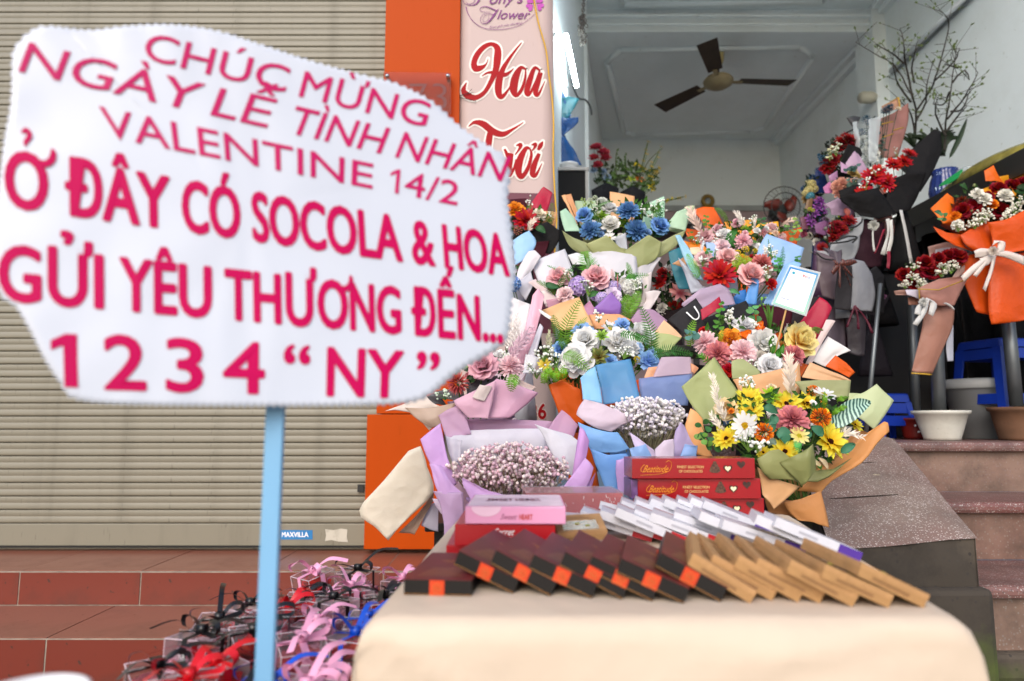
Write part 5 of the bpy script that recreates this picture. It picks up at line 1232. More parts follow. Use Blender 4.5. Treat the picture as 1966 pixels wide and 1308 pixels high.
q.sheet([[(555, 660), (650, 720), (770, 800)], [(600, 760), (680, 790), (780, 840)], [(640, 860), (720, 870), (790, 870)]], 'd3c4de', -.10, .0, .015); q.sheet([[(770, 800), (850, 720), (935, 708)], [(775, 840), (850, 800), (935, 790)], [(780, 880), (850, 880), (930, 870)]], 'ded0e2', -.105, .0, .02); q.sheet([[(945, 640), (985, 572), (1020, 620)], [(930, 740), (1000, 720), (1080, 740)], [(915, 865), (1000, 860), (1110, 770)]], 'b9a9cf', -.06, .0, .02); q.sheet([[(550, 802), (640, 770), (700, 748)], [(580, 880), (660, 870), (745, 865)]], '94b8e6', -.115, .0); q.sheet([(1020, 758), (1130, 770), (1120, 860), (985, 856)], '8fb0e2', -.08, .0)
q.sheet([[(448, 890), (510, 872), (585, 868)], [(445, 980), (500, 980), (570, 970)], [(460, 1150), (510, 1180), (560, 1185)]], 'c9a6dc', -.12, .0, .02)
q.sheet([[(560, 870), (760, 900), (1000, 880)], [(600, 1000), (760, 1020), (940, 1000)], [(620, 1200), (700, 1200), (800, 1190)]], '86b0e4', -.07, .0, .02)
q.gyp(700, 525, 350, 175, 1150, ('eee8e8', 'e0d8e4', 'f2efea'), '7f7a5e', .07, .0039, 0.0)
q.handle('7fb0e4', to_z=RZ[1])

# --- first row: sunflowers in olive and peach paper
q = Bouquet('sunflower and white daisy bouquet in olive and peach paper, right of the red boxes', 1.42, (860, 1085), c8, seed=15, base_z=0.46)
q.center = q.pt(760, 560)
q.sheet([[(28, 302), (150, 195), (267, 84)], [(90, 420), (220, 320), (350, 210)], [(205, 565), (320, 460), (445, 345)]], 'a6ae74', .03, .25, .02); q.sheet([[(380, 122), (420, 110), (462, 108)], [(382, 190), (450, 180), (575, 190)], [(385, 250), (450, 240), (560, 240)]], 'aab07c', .09, .2); q.sheet([[(388, 252), (620, 200), (850, 148)], [(420, 310), (640, 280), (858, 260)], [(450, 420), (640, 400), (850, 390)]], 'e3b180', .08, .2, .01); q.sheet([[(930, 125), (1060, 185), (1212, 255)], [(870, 235), (1020, 260), (1200, 290)]], 'e6b88c', .09, .2); q.sheet([[(820, 262), (1000, 255), (1212, 258)], [(860, 310), (1020, 310), (1208, 310)], [(900, 400), (1020, 390), (1200, 370)]], 'a5a878', .06, .2); q.sheet([[(1300, 350), (1385, 285), (1512, 400)], [(1220, 380), (1330, 430), (1450, 500)], [(1210, 480), (1300, 540), (1375, 605)]], 'c6cfa2', .02, .2, .02); q.sheet([(1200, 345), (1310, 352), (1300, 450), (1190, 420)], 'c0c898', .04, .2)
q.sheet([[(95, 450), (130, 470), (180, 520)], [(60, 560), (120, 600), (200, 660)], [(65, 620), (140, 700), (240, 770)], [(130, 770), (190, 790), (260, 800)]], 'eaae72', .0, .1, .02)
q.cone(760, 700, 520, 170, 'b9935f', .06)
q.sheet([[(1440, 548), (1465, 555), (1482, 610)], [(1300, 640), (1350, 670), (1400, 690)], [(1150, 760), (1240, 800), (1290, 830)], [(960, 880), (1040, 920), (1080, 960)], [(850, 1010), (920, 1030), (1000, 1045)]], 'd99a5c', -.02, .1, .02, n=10); q.sheet([[(1250, 590), (1330, 620), (1440, 610)], [(1150, 720), (1220, 760), (1270, 750)], [(1050, 850), (1090, 900), (1110, 920)]], 'd08f52', .05, .1, .01)
q.sheet([[(560, 800), (640, 745), (700, 738), (780, 800)], [(600, 880), (700, 860), (780, 870), (860, 885)], [(650, 945), (740, 950), (820, 960), (875, 1000)]], '9a9c64', -.11, -.05, .03); q.sheet([[(700, 850), (860, 760), (950, 695)], [(760, 900), (880, 860), (965, 800)], [(870, 1000), (900, 960), (965, 885)]], '8f935c', -.125, -.05, .03); q.sheet([[(950, 890), (1080, 880), (1220, 800)], [(900, 960), (980, 960), (1060, 930)]], '8b8e5a', -.05, .0, .01)
q.sheet([[(560, 860), (700, 950), (850, 1005)], [(580, 960), (700, 1010), (790, 1060)], [(590, 1060), (640, 1110), (672, 1162)]], 'e6b683', -.10, .0, .02); q.sheet([[(745, 1105), (860, 1080), (1000, 1035)], [(780, 1180), (900, 1160), (1030, 1140)], [(840, 1240), (950, 1250), (1062, 1285)]], 'd9995e', -.06, .0, .025); q.sheet([[(600, 1050), (700, 1090), (800, 1090)], [(640, 1180), (740, 1200), (850, 1230)]], 'c08550', -.03, .0)
SF = ('3c1208', 'f6cc20', 'fff050')
for x, y, r, dd in ((500, 392, 108, .02), (505, 480, 104, -.01), (345, 665, 96, -.06), (760, 425, 112, .0), (905, 420, 96, .01), (1062, 685, 126, -.06), (752, 755, 96, -.09), (1238, 565, 60, .0), (600, 760, 50, -.08)): q.f('sun', x, y, r, SF, None, dd=dd, up=.7)
q.f('daisy', 475, 575, 96, ('e0a81a', 'efedea', 'f8f8f6'), None, dd=-.08, up=.3); q.f('daisy', 1025, 355, 82, ('e0b81a', 'efedea', 'f8f8f6'), None, dd=.0, up=1.0); q.f('daisy', 850, 645, 66, ('e8cf3a', 'efe07a', 'f6ee9a'), None, dd=-.10, up=.4)
q.f('mum', 805, 535, 116, '9a4450', 'd8868c', dd=-.08); q.f('pompon', 995, 525, 66, 'b84404', 'f08010', dd=-.06); q.f('pompon', 605, 625, 64, 'b84404', 'f08010', dd=-.09); q.f('pompon', 940, 335, 42, 'b84404', 'f08010', dd=.02); q.f('rose', 345, 465, 80, 'ecb868', 'f8dcac', dd=.0); q.f('succulent', 655, 362, 72, '5f9a14', 'b4dc40', dd=.0); q.f('peony', 660, 315, 40, 'e8cfa0', 'f4e4c6', dd=.03)
q.feather([(800, 380), (790, 250), (778, 105)], 96, 'efe2d2', .0, 18); q.feather([(345, 560), (290, 410), (248, 235)], 62, 'efe6d8', -.03, 18); q.feather([(320, 620), (290, 570), (240, 500)], 50, 'efe6d8', -.05, 8); q.feather([(1120, 660), (1190, 620), (1290, 650)], 60, 'efe6d8', -.05, 8); q.feather([(1060, 640), (1090, 590), (1130, 540)], 54, 'e6d6c6', -.03, 8)
def banded(name, c1, c2):
    m, nt, bs = newmat(name); N = nt.nodes; L = nt.links
    tc = N.new('ShaderNodeTexCoord'); wv = N.new('ShaderNodeTexWave'); wv.inputs['Scale'].default_value = 45; wv.inputs['Distortion'].default_value = 5; wv.inputs['Detail'].default_value = 3
    L.new(tc.outputs['Object'], wv.inputs['Vector']); rp = N.new('ShaderNodeValToRGB'); rp.color_ramp.elements[0].color = lin(c1); rp.color_ramp.elements[1].color = lin(c2); rp.color_ramp.elements[0].position = .35; rp.color_ramp.elements[1].position = .75
    L.new(wv.outputs['Fac'], rp.inputs['Fac']); L.new(rp.outputs[0], bs.inputs['Base Color']); bs.inputs['Roughness'].default_value = .45
    return m
q.leaf([(1075, 590), (1170, 500), (1260, 440), (1348, 412)], 130, banded('calathea', '1d4a42', '9fbfae'), -.04, 'striped_leaf')
for p_, w_ in (([(690, 620), (745, 640), (760, 710)], 90), ([(1020, 640), (980, 610), (930, 580)], 66), ([(620, 560), (650, 580), (670, 630)], 80), ([(600, 440), (650, 460), (700, 490)], 60), ([(680, 500), (670, 540), (640, 560)], 60), ([(1140, 770), (1190, 730), (1240, 705)], 56), ([(930, 620), (900, 640), (880, 600)], 50)): q.leaf(p_, w_, '3f7458', -.09)
q.euc([(250, 740), (200, 640), (165, 560)], 40, '3a6a38', -.06, 4); q.euc([(215, 720), (190, 680), (160, 640)], 36, '6a9440', -.07, 2)
for x, y, a in ((1030, 390, 0), (1145, 385, 1.3), (1150, 450, 1.2), (1110, 470, 1.0)):
    q.fern([(x - 30 * math.sin(a), y + 55 * math.cos(a) + 10), (x, y), (x + 55 * math.sin(a), y - 55 * math.cos(a))], 26, '6a9a24', -.04, 14, 'green_bud')
q.sprig(490, 285, 110, 110, n=16, dd=.03, rb=.0032); q.sprig(500, 670, 170, 180, n=14, dd=-.11, rb=.003); q.sprig(560, 720, 90, 110, n=8, dd=-.12, rb=.004); q.fern([(860, 760), (845, 720), (830, 680)], 40, '5fb05a', -.12, 10); q.leaf([(1050, 880), (1020, 830), (980, 800)], 30, 'd8c8a4', -.08); q.leaf([(1000, 860), (960, 830), (950, 800)], 26, 'd8c8a4', -.09); q.leaf([(690, 700), (660, 690), (640, 720)], 44, '8aa090', -.11)
q.minis(300, 360, 1180, 760, 24, (('f6cc20', 'fff050'), ('f0efea', 'fbfaf8'), ('e0701c', 'f49a38'), ('f4e8b0', 'fbf6d0')), 30); q.filler(240, 330, 1230, 780, 220, ('26441a', '3f6a2a', '2f5424'), 62); q.filler(360, 640, 1180, 860, 90, ('26441a', '3f6a2a'), 56, -.03); q.stems()

# --- payment card on a stick in the black bouquet
pc = thing('payment_card', P(1494, 655, 1.61), 'laminated white payment card with blue border on a wooden stick among the bouquets', 'card')
dc = 1.58
cc = [(1483.5, 583), (1545, 604), (1571.5, 526), (1517, 512)]
k_ = lambda s, t, e=0.0: quad_place(*[P(x, y, dc - e) for x, y in cc])(s, t)
def card_quad(s0, t0, s1, t1, e, name, mat, th=0.0004, r=0.0):
    b = MB(); b.prism([(s0, t0), (s1, t0), (s1, t1), (s0, t1)], lambda s, t: k_(s, t, e + th), lambda s, t: k_(s, t, e)); return mk(name, b, mat, pc)
card_quad(-.04, -.03, 1.06, 1.05, -.0006, 'laminate', clear('laminate', 'eef2f4', .1, .6), .0004)
def grad(name, c1, c2):
    m, nt, bs = newmat(name); N = nt.nodes; L = nt.links
    tc = N.new('ShaderNodeTexCoord'); sp = N.new('ShaderNodeSeparateXYZ'); rp = N.new('ShaderNodeValToRGB')
    L.new(tc.outputs['Generated'], sp.inputs[0]); L.new(sp.outputs['Z'], rp.inputs['Fac']); rp.color_ramp.elements[0].color = lin(c1); rp.color_ramp.elements[1].color = lin(c2)
    L.new(rp.outputs[0], bs.inputs['Base Color']); bs.inputs['Roughness'].default_value = .3
    return m
card_quad(0, 0, 1, 1, 0, 'border', grad('card_border', 'a9d8b8', '1f78c0'))
card_quad(.06, .045, .945, .955, .0006, 'face', plain('card_white', 'e9ebef', .3, var=.02))
b = MB(); print_text(b, 'V', quad_place(k_(.50, .84, .0015), k_(.60, .84, .0015), k_(.60, .90, .0015), k_(.50, .90, .0015)), .03); print_text(b, 'IET', quad_place(k_(.60, .835, .0015), k_(.70, .835, .0015), k_(.70, .87, .0015), k_(.60, .87, .0015)), .01); mk('lettering', b, plain('print_scarlet', 'c8141e', .4), pc)
b = MB(); print_text(b, 'QR', quad_place(k_(.71, .835, .0015), k_(.79, .835, .0015), k_(.79, .87, .0015), k_(.71, .87, .0015)), .01); print_text(b, 'napas 247', quad_place(k_(.15, .20, .0015), k_(.42, .20, .0015), k_(.42, .225, .0015), k_(.15, .225, .0015)), .01); mk('lettering', b, plain('print_navy', '1f5a96', .4), pc)
b = MB(); b.lathe([(0, .0), (.0034, .0)], 16, k_(.20, .87, .0016), Matrix.Rotation(R(90), 3, 'X')); mk('emblem', b, plain('print_teal', '2a9ab4', .4), pc)
b = MB(); b.tube([k_(.42, .05, -.002), P(1494, 655, dc + .03), P(1482, 700, dc + .06)], .0022, 7); mk('stick', b, plain('bamboo', 'c9a066', .6), pc)
# ------------------------------------------------------------------ inside the shop
m_blk = plain('black_plastic', '161616', 0.5); m_steel = plain('steel', 'c8c8c8', 0.25, 1.0); m_galv = plain('galvanised', '6e7376', 0.45, 0.7, var=.25)
# lit tube lamp on the left wall
tl = thing('tube_lamp', P(1076, 82, 3.35), 'lit fluorescent tube lamp on the left wall of the room', 'lamp')
ta, tb = Vector((lx(3.12) + .06, 3.12, 2.615)), Vector((lx(3.62) + .06, 3.62, 2.615))
b = MB(); b.tube([ta, tb], .012, 12); mk('tube', b, glow('lamp_glow', 'e2f2ff', 55.0), tl, smooth=True)
b = MB(); dv = (tb - ta).normalized(); nrm = Vector((-.02, 0, 0))
b.tube([ta - dv * .02 + nrm * 2.6, tb + dv * .02 + nrm * 2.6], .006, 4); mk('fitting', b, plain('lamp_grey', '6a6c6c', .6), tl)
b = MB(); c_ = catmull([(1092, 136), (1098, 160), (1110, 188), (1124, 192), (1133, 205), (1136, 220)], 4); b.tube([P(x, y, 3.62 + i * .03) for i, (x, y) in enumerate(c_)], .006, 6)
tag(mk('grey_cable', b, plain('cable_grey', '5c6062', .6), smooth=True), 'thin grey cable sagging from the lit tube lamp to the pillar', 'cable')
# unlit tube on the right wall
tl2 = thing('tube_lamp', (XRW - .03, 4.4, 3.34), 'unlit tube lamp fixed slanting high on the right wall', 'lamp')
b = MB(); b.tube([(XRW - .05, 3.9, 3.36), (XRW - .05, 4.78, 3.33)], .017, 10); mk('tube', b, plain('tube_off', 'c8cfd4', .2), tl2, smooth=True)
b = MB(); b.tube([(XRW - .022, 3.86, 3.37), (XRW - .022, 4.82, 3.34)], .024, 4); mk('fitting', b, plain('fitting_grey', '8f979c', .4), tl2)
# chain hanging from the front ceiling
chn = thing('hanging_chain', P(1122, 0, 3.3), 'rusty steel chain hanging bundled from the ceiling above the tube lamp', 'chain')
lk = MB(); ring = [Vector((.007 * math.cos(a * .5236), 0, .012 * math.sin(a * .5236))) for a in range(13)]; lk.tube(ring, .0024, 5, False); lkm = lk.mesh('link', plain('rusty_steel', '4a4440', .5, .7, var=.4, vscale=60), True)
for i in range(16):
    p = P(1122 - i * .3, -22 + i * 5.2, 3.3); link('link', lkm, chn, Matrix.Translation(p) @ Matrix.Rotation(R(90 * (i % 2)), 4, 'Z'))
for i in range(34):
    p = P(1119 + rnd.uniform(-8, 8) * (1 if i < 24 else .5), 30 + i * 1.65, 3.3 + rnd.uniform(-.02, .02)); link('link', lkm, chn, Matrix.Translation(p) @ Matrix.Rotation(rnd.random() * 3, 4, 'Z') @ Matrix.Rotation(rnd.uniform(-.6, .6), 4, 'Y'))
# ceiling fan
fc = Vector((P(1379, 157, 5.25)))
fan = thing('ceiling_fan', (fc.x, fc.y, ZC), 'three-bladed brown ceiling fan under the white ceiling', 'fan')
m_fan = plain('fan_brown', '33271c', .6, var=.3, vscale=9); m_fan2 = plain('fan_ivory', '8d7f60', .45, var=.25)
b = MB(); b.lathe([(0, -.055), (.05, -.055), (.075, -.045), (.115, -.02), (.12, .005), (.10, .03), (.05, .045), (.03, .06), (0, .06)], 24, fc); mk('motor', b, m_fan2, fan, smooth=True)
b = MB(); b.lathe([(.012, .05), (.012, ZC - fc.z)], 10, fc); mk('rod', b, m_fan, fan, smooth=True)
b = MB(); b.lathe([(.0, ZC - fc.z - .13), (.03, ZC - fc.z - .13), (.05, ZC - fc.z - .08), (.055, ZC - fc.z - .01), (.03, ZC - fc.z)], 16, fc); mk('canopy', b, plain('fan_cream', 'b0a06c', .5), fan, smooth=True)
for a in (4, 126, 246):
    d_ = Vector((math.cos(R(a)), math.sin(R(a)), 0)); s_ = Vector((-d_.y, d_.x, .18)); rows = []
    for t in (0.0, .2, .5, .8, 1.0):
        w_ = .055 + .02 * t; p = fc + d_ * (.17 + .45 * t) + Vector((0, 0, .012)); rows.append([p - s_ * w_, p, p + s_ * w_])
    b = MB(); b.grid(rows); bl_ = mk('blade', b, m_fan, fan, solid=.004)
    b = MB(); b.box(fc + d_ * .14, (.12, .035, .008), Matrix.Rotation(R(a), 3, 'Z')); mk('blade_bracket', b, m_fan2, bl_)
# device on the pillar, tape roll on the back wall
b = MB(); c_ = Vector((XRW - .16, 4.92, P(1625, 185, 4.9).z)); b.lathe([(0, -.06), (.035, -.06), (.045, -.04), (.045, .03), (.03, .06), (0, .065)], 16, c_, Matrix.Rotation(R(90), 3, 'Y'))
tag(mk('wall_sensor', b, plain('sensor_cream', 'b6b3a2', .5), smooth=True), 'small cream sensor lamp fixed on the pillar by the right wall', 'sensor')
b = MB(); b.tube([P(1359, 386, 6.9) + Vector((.052 * math.cos(a * .5236), 0, .052 * math.sin(a * .5236))) for a in range(13)], .022, 8, False)
tag(mk('tape_roll', b, plain('tape_gold', '8a6f28', .35), smooth=True), 'round golden roll hanging on the back wall left of the pedestal fan', 'roll')
# pedestal fan
pf = P(1507, 398, 5.2); pfn = thing('pedestal_fan', (pf.x, pf.y + .2, LZ), 'pedestal fan with wire cage and dark red blades at the back of the room', 'fan')
b = MB(); RF = 42 * M(5.2)
for k in range(3): b.tube([pf + Vector((RF * (1 - .33 * k) * math.cos(a * .2618), -.02 * k, RF * (1 - .33 * k) * math.sin(a * .2618))) for a in range(25)], .004, 5, False)
for k in range(28): b.tube([pf + Vector((.03 * math.cos(k * .2244), -.05, .03 * math.sin(k * .2244))), pf + Vector((RF * math.cos(k * .2244), 0, RF * math.sin(k * .2244)))], .0012, 3, False)
mk('cage', b, plain('cage_dark', '2c3030', .5, .5), pfn)
for k in range(3):
    b = MB(); a = 2.4 + k * 2.094; rows = []
    for t in (0, .35, .7, 1):
        p = pf + Vector((math.cos(a + t * .5), .05, math.sin(a + t * .5))) * (.03 + .12 * t); p.y = pf.y + .05; n_ = Vector((-math.sin(a + t * .5), .4, math.cos(a + t * .5))) * (.02 + .03 * math.sin(math.pi * min(t + .2, 1)))
        rows.append([p - n_, p, p + n_])
    b.grid(rows); mk('blade', b, plain('blade_red', '6b2216', .4), pfn, smooth=True, solid=.003)
b = MB(); b.lathe([(0, 0), (.06, .01), (.07, .08), (.05, .15), (0, .16)], 16, pf + Vector((0, .08, 0)), Matrix.Rotation(R(-90), 3, 'X')); mk('motor', b, m_blk, pfn, smooth=True)
b = MB(); b.tube([pf + Vector((0, .15, -.02)), (pf.x, pf.y + .2, LZ + .03)], .015, 8); b.lathe([(.18, 0), (.18, .02), (.03, .05)], 20, (pf.x, pf.y + .2, LZ)); mk('pedestal', b, m_blk, pfn)

# speaker cabinet with white bowl and blue wrapped pot plant
sp0, sp1 = P(1069, 322, 3.25), P(1128, 322, 3.25)
spk = thing('speaker_cabinet', ((sp0.x + sp1.x) / 2, 3.35, LZ), 'black speaker cabinet with pale metal trim behind the banner', 'speaker')
b = MB(); b.span((sp0.x, 3.25, LZ), (sp1.x, 3.55, sp0.z - .018)); mk('body', b, plain('speaker_cloth', '121212', .9), spk)
b = MB(); b.span((sp0.x - .006, 3.24, sp0.z - .0175), (sp1.x + .006, 3.56, sp0.z)); mk('top', b, worn('trim_metal', '9a9a96', '5c5a52', .6, 9, .5), spk, bevel=.003)
for x in (sp1.x - .004,):
    b = MB(); b.span((x - .008, 3.242, LZ), (x + .006, 3.249, sp0.z - .018)); mk('trim', b, worn('trim_metal', '9a9a96', '5c5a52', .6, 9, .5), spk)
bw = thing('white_bowl', P(1093, 321, 3.33), 'small white bowl on the speaker cabinet', 'bowl')
b = MB(); bc = Vector(((sp0.x + sp1.x) / 2 - .01, 3.34, sp0.z)); b.lathe([(0, .001), (.032, .001), (.036, .012), (.046, .04), (.05, .044), (.05, .05), (.042, .05), (.034, .012), (0, .01)], 24, bc); mk('bowl_body', b, plain('china', 'd8d8d8', .3), bw, smooth=True)
q = Bouquet('bundle in bright blue and teal film tied in the middle, on the speaker cabinet', 3.46, (1078, 262), (0, 0, 1), seed=31, group='bouquets inside the shop')
for i, (pts, c_) in enumerate((([[(1066, 165), (1078, 168)], [(1068, 190), (1090, 192)], [(1070, 215), (1088, 222)]], '1f5a96'), ([[(1064, 192), (1090, 186), (1112, 190)], [(1066, 206), (1088, 205), (1100, 214)], [(1068, 228), (1080, 230), (1092, 226)]], '35808c'), ([[(1066, 222), (1090, 228), (1110, 225)], [(1068, 240), (1088, 240), (1108, 238)], [(1070, 258), (1076, 262), (1082, 260)]], '1a5494'), ([[(1070, 262), (1078, 262), (1084, 263)], [(1064, 285), (1084, 282), (1102, 290)], [(1062, 316), (1088, 318), (1116, 318)]], '255f9e'), ([[(1064, 296), (1074, 294)], [(1062, 318), (1080, 320)]], '357a80'))):
    q.sheet(pts, c_, -.03 - .015 * i, .1, .03, film=True, wr=.012)
q.cone(1085, 205, 18, 12, '1f5a96', .03, film=True); q.handle('255f9e', h=.13, r=.07, film=True)
# far flowers: red, and yellow orchids in black pots
q = Bouquet('dim pink-red artificial flower bunch left of the yellow orchids', 4.3, (1165, 400), (0, 0, 1), seed=32, group='bouquets inside the shop')
for x, y, r in ((1146, 285, 13), (1158, 295, 14), (1140, 305, 12), (1163, 306, 12), (1148, 318, 11), (1140, 285, 10)): q.f('peony', x, y, r, '8a2030', 'c8485a')
for x, y, r in ((1140, 328, 9), (1158, 330, 9), (1166, 342, 9)): q.f('carnation', x, y, r, '4a86a0', 'a0b4cc')
q.filler(1135, 310, 1180, 360, 40, ('1c2a18', '2a3a20'), 10); q.stems(); q.handle('202022', h=.3, r=.1)
q = Bouquet('tall yellow orchid arrangement in black pots at the back left', 4.2, (1215, 395), (0, 0, 1), seed=33, group='bouquets inside the shop')
for pts in ([(1225, 360), (1232, 320), (1243, 275)], [(1225, 350), (1245, 310), (1272, 285)], [(1185, 350), (1182, 315), (1184, 292)], [(1200, 345), (1202, 320), (1201, 300)], [(1240, 350), (1255, 330), (1265, 322)], [(1250, 370), (1262, 345), (1258, 330)], [(1260, 390), (1285, 385), (1312, 378)], [(1238, 330), (1250, 325), (1262, 326)]):
    b = MB(); b.tube(q.curve3(pts, 0, .02), .003, 4); mk('twig', b, plain('twig_green', '3a4420', .7), q.root)
    for k in range(6):
        t = .35 + .13 * k; x = pts[0][0] * (1 - t) + pts[2][0] * t; y = pts[0][1] * (1 - t) + pts[2][1] * t
        if pts[0][0] > 1210: q.f('lily', x + rnd.uniform(-4, 4), y + rnd.uniform(-3, 3), 4.5, 'a88408', 'dcc020')
        else: q.leaf([(x, y), (x + rnd.uniform(-5, 5), y - 6)], 4, '46602a')
q.f('lily', 1228, 345, 11, 'b04a10', 'd87820'); q.f('lily', 1212, 345, 11, '8aa020', 'b8c848'); q.f('lily', 1222, 318, 9, 'b8960c', 'e0c828'); q.f('lily', 1250, 362, 9, 'b8960c', 'e0c828')
q.filler(1165, 310, 1240, 365, 90, ('2a3a18', '46602a'), 14); q.filler(1235, 325, 1265, 370, 40, ('2a3a18', '3a5024'), 10)
for (x0, x1, y0) in ((1138, 1188, 352), (1188, 1240, 358)):
    q.sheet([[(x0, y0 + 12), ((x0 + x1) / 2, y0), (x1, y0 + 10)], [(x0 + 4, y0 + 50), ((x0 + x1) / 2, y0 + 50), (x1 - 2, y0 + 50)], [(x0 + 8, y0 + 100), ((x0 + x1) / 2, y0 + 100), (x1 - 8, y0 + 100)]], '17171b', -.1, .0, .1)
q.stems()
dst = thing('back_stand', (.78, 4.25, LZ), 'dark stand carrying the orchid pots at the back left', 'stand')
zt_ = P(1200, 430, 4.2).z; b = MB(); b.span((.45, 4.1, zt_ - .03), (1.15, 4.5, zt_)); mk('top', b, m_blk, dst)
for x in (.48, 1.12):
    for y in (4.13, 4.47): b = MB(); b.span((x - .015, y - .015, LZ), (x + .015, y + .015, zt_ - .03)); mk('leg', b, m_blk, dst)

# black shelf along the right wall
SX, SZ = 1.98, 1.80
shf = thing('wall_shelf', (SX + .3, 3.3, LZ), 'long black shelf along the right wall above the hanging bouquets', 'shelf')
b = MB(); b.span((SX, 2.35, SZ - .03), (XRW - .01, 4.3, SZ)); mk('board', b, plain('shelf_black', '17140f', .5), shf)
b = MB(); b.span((SX - .012, 2.345, SZ - .10), (SX - .001, 4.31, SZ - .004)); mk('fascia', b, plain('shelf_black2', '1b1610', .5), shf)
for y in (2.45, 3.4, 4.25):
    for x in (SX + .05, XRW - .06): b = MB(); b.span((x - .02, y - .02, LZ), (x + .02, y + .02, SZ - .031)); mk('leg', b, plain('shelf_leg', '1a1a1a', .6), shf)
cur = MB(); rows = []
for i in range(7):
    z_ = SZ - .10 - i * .17; rows.append([Vector((SX + .16 + .03 * math.sin(j * 1.3 + i * .2), 2.75 + j * .05, z_)) for j in range(32)])
cur.grid(rows); tag(mk('black_drape', cur, plain('black_cloth', '0f0f11', .45, bump=.6, bscale=12), smooth=True, solid=.003), 'black crumpled plastic drape hanging under the shelf', 'drape')
bkd = thing('dark_backdrop', (1.62, 3.2, LZ), 'added black backdrop box darkening the gap behind the hanging bouquets', 'backdrop')  # black box added only to darken the gap behind the bouquets
b = MB(); b.span((1.34, 3.02, LZ + .05), (1.93, 3.4, 1.42)); mk('body', b, plain('backdrop_black', '131214', .6), bkd, bevel=.004)
b = MB(); b.span((1.32, 3.0, 1.4205), (1.95, 3.42, 1.44)); mk('top', b, plain('backdrop_black', '131214', .6), bkd)
for x in (1.37, 1.9): b = MB(); b.span((x - .02, 3.05, LZ), (x + .02, 3.37, LZ + .05)); mk('foot', b, m_blk, bkd)
# blue ribbed vase with branches, crystal vase, yellow bundle on the shelf
vb = Vector((P(1815, 360, 3.3).x, 3.3, SZ)); vs = thing('blue_vase', vb, 'glossy dark blue ribbed vase on the black shelf', 'vase')
mb_ = MB(); prof = [(.0, .002), (.05, .002), (.065, .03), (.072, .09), (.062, .15), (.05, .18), (.06, .20), (.055, .20), (.045, .18), (.0, .17)]
vv = []
b = MB(); n_ = 48
for (r_, z_) in prof: vv += [vb + Vector((r_ * (1 + .05 * math.cos(16 * 6.2832 * k / n_)) * math.cos(6.2832 * k / n_), r_ * (1 + .05 * math.cos(16 * 6.2832 * k / n_)) * math.sin(6.2832 * k / n_), z_)) for k in range(n_)]
b.add(vv, [(i * n_ + k, i * n_ + (k + 1) % n_, (i + 1) * n_ + (k + 1) % n_, (i + 1) * n_ + k) for i in range(len(prof) - 1) for k in range(n_)]); mk('vase_body', b, plain('blue_glaze', '14245e', .12, 0, .6), vs, smooth=True)
def branch(label, polys, d, seed):
    t = thing('blossom_branch', P(*polys[0][0], d), label, 'branch'); rg = random.Random(seed); st = MB(); lf = MB()
    for pl_ in polys:
        c_ = catmull(pl_, 4); m = len(c_); p3 = [P(x + rg.uniform(-1, 1), y, d + .05 * math.sin(i * .7)) for i, (x, y) in enumerate(c_)]
        st.tube(p3, [max(.0012, .006 * (1 - .8 * i / m)) for i in range(m)], 5)
        for i in range(2, m):
            if rg.random() < .9:
                dv = Vector((rg.uniform(-1, 1), rg.uniform(-.5, .5), rg.uniform(-.1, 1))).normalized(); e_ = p3[i] + dv * rg.uniform(.03, .15)
                st.tube([p3[i], e_], [.0016, .0009], 4)
                for k in range(2):
                    c0 = p3[i].lerp(e_, rg.uniform(.5, 1)); dl = (dv + Vector((rg.uniform(-1, 1), -.3, rg.uniform(-.3, 1))) * .8).normalized() * rg.uniform(.012, .025); wv = dl.cross(Vector((0, 1, 0))) * .3
                    lf.add([c0, c0 + dl * .5 + wv, c0 + dl, c0 + dl * .5 - wv], [(0, 1, 2, 3)])
    mk('twig', st, plain('twig_dark', '241f18', .8), t); mk('bud_leaves', lf, plain('bud_green', '46581e', .6), t)
k3 = lambda l: [(1050 + x / 2.146, y / 2.146) for x, y in l]
branch('tall bare branch with small green buds rising left of the tube lamp', [k3(l) for l in ([(1512, 640), (1520, 450), (1490, 370), (1430, 270), (1355, 225), (1272, 175)], [(1522, 460), (1580, 370), (1620, 260), (1655, 110), (1640, 60), (1588, 35)], [(1505, 400), (1475, 240), (1470, 170), (1455, 118)], [(1512, 340), (1505, 260), (1530, 170)], [(1470, 260), (1420, 220), (1352, 183)], [(1520, 500), (1560, 420), (1570, 330), (1600, 240)], [(1500, 420), (1440, 330), (1425, 240)], [(1600, 330), (1680, 250), (1700, 200)], [(1515, 560), (1500, 470), (1440, 400)])], 3.45, 3)
branch('shorter bare budding branch in the blue vase on the shelf', [k3(l) for l in ([(1640, 620), (1645, 500), (1665, 360), (1690, 190)], [(1650, 490), (1720, 400), (1775, 300)], [(1660, 380), (1635, 430), (1590, 430)], [(1690, 280), (1640, 265)], [(1665, 460), (1710, 450), (1740, 380)], [(1645, 560), (1600, 470), (1610, 400)], [(1650, 540), (1700, 470), (1730, 440)], [(1670, 340), (1720, 290), (1740, 330)])], 3.3, 4)
q = Bouquet('dark leafy stems standing with the branches in the vase', 3.36, (1800, 300), (0, 0, 1), seed=34, group='bouquets inside the shop', name='foliage_stems')
for i in range(16): a = rnd.uniform(-1.2, 1.2); q.leaf([(1800 + i, 300), (1795 + 30 * math.sin(a), 280 - 20 * math.cos(a)), (1790 + 55 * math.sin(a) + i, 290 - 45 * math.cos(a))], 9, '1c2a16')
q.leaf([(1822, 305), (1842, 265), (1856, 228)], 10, '1c2e18'); 
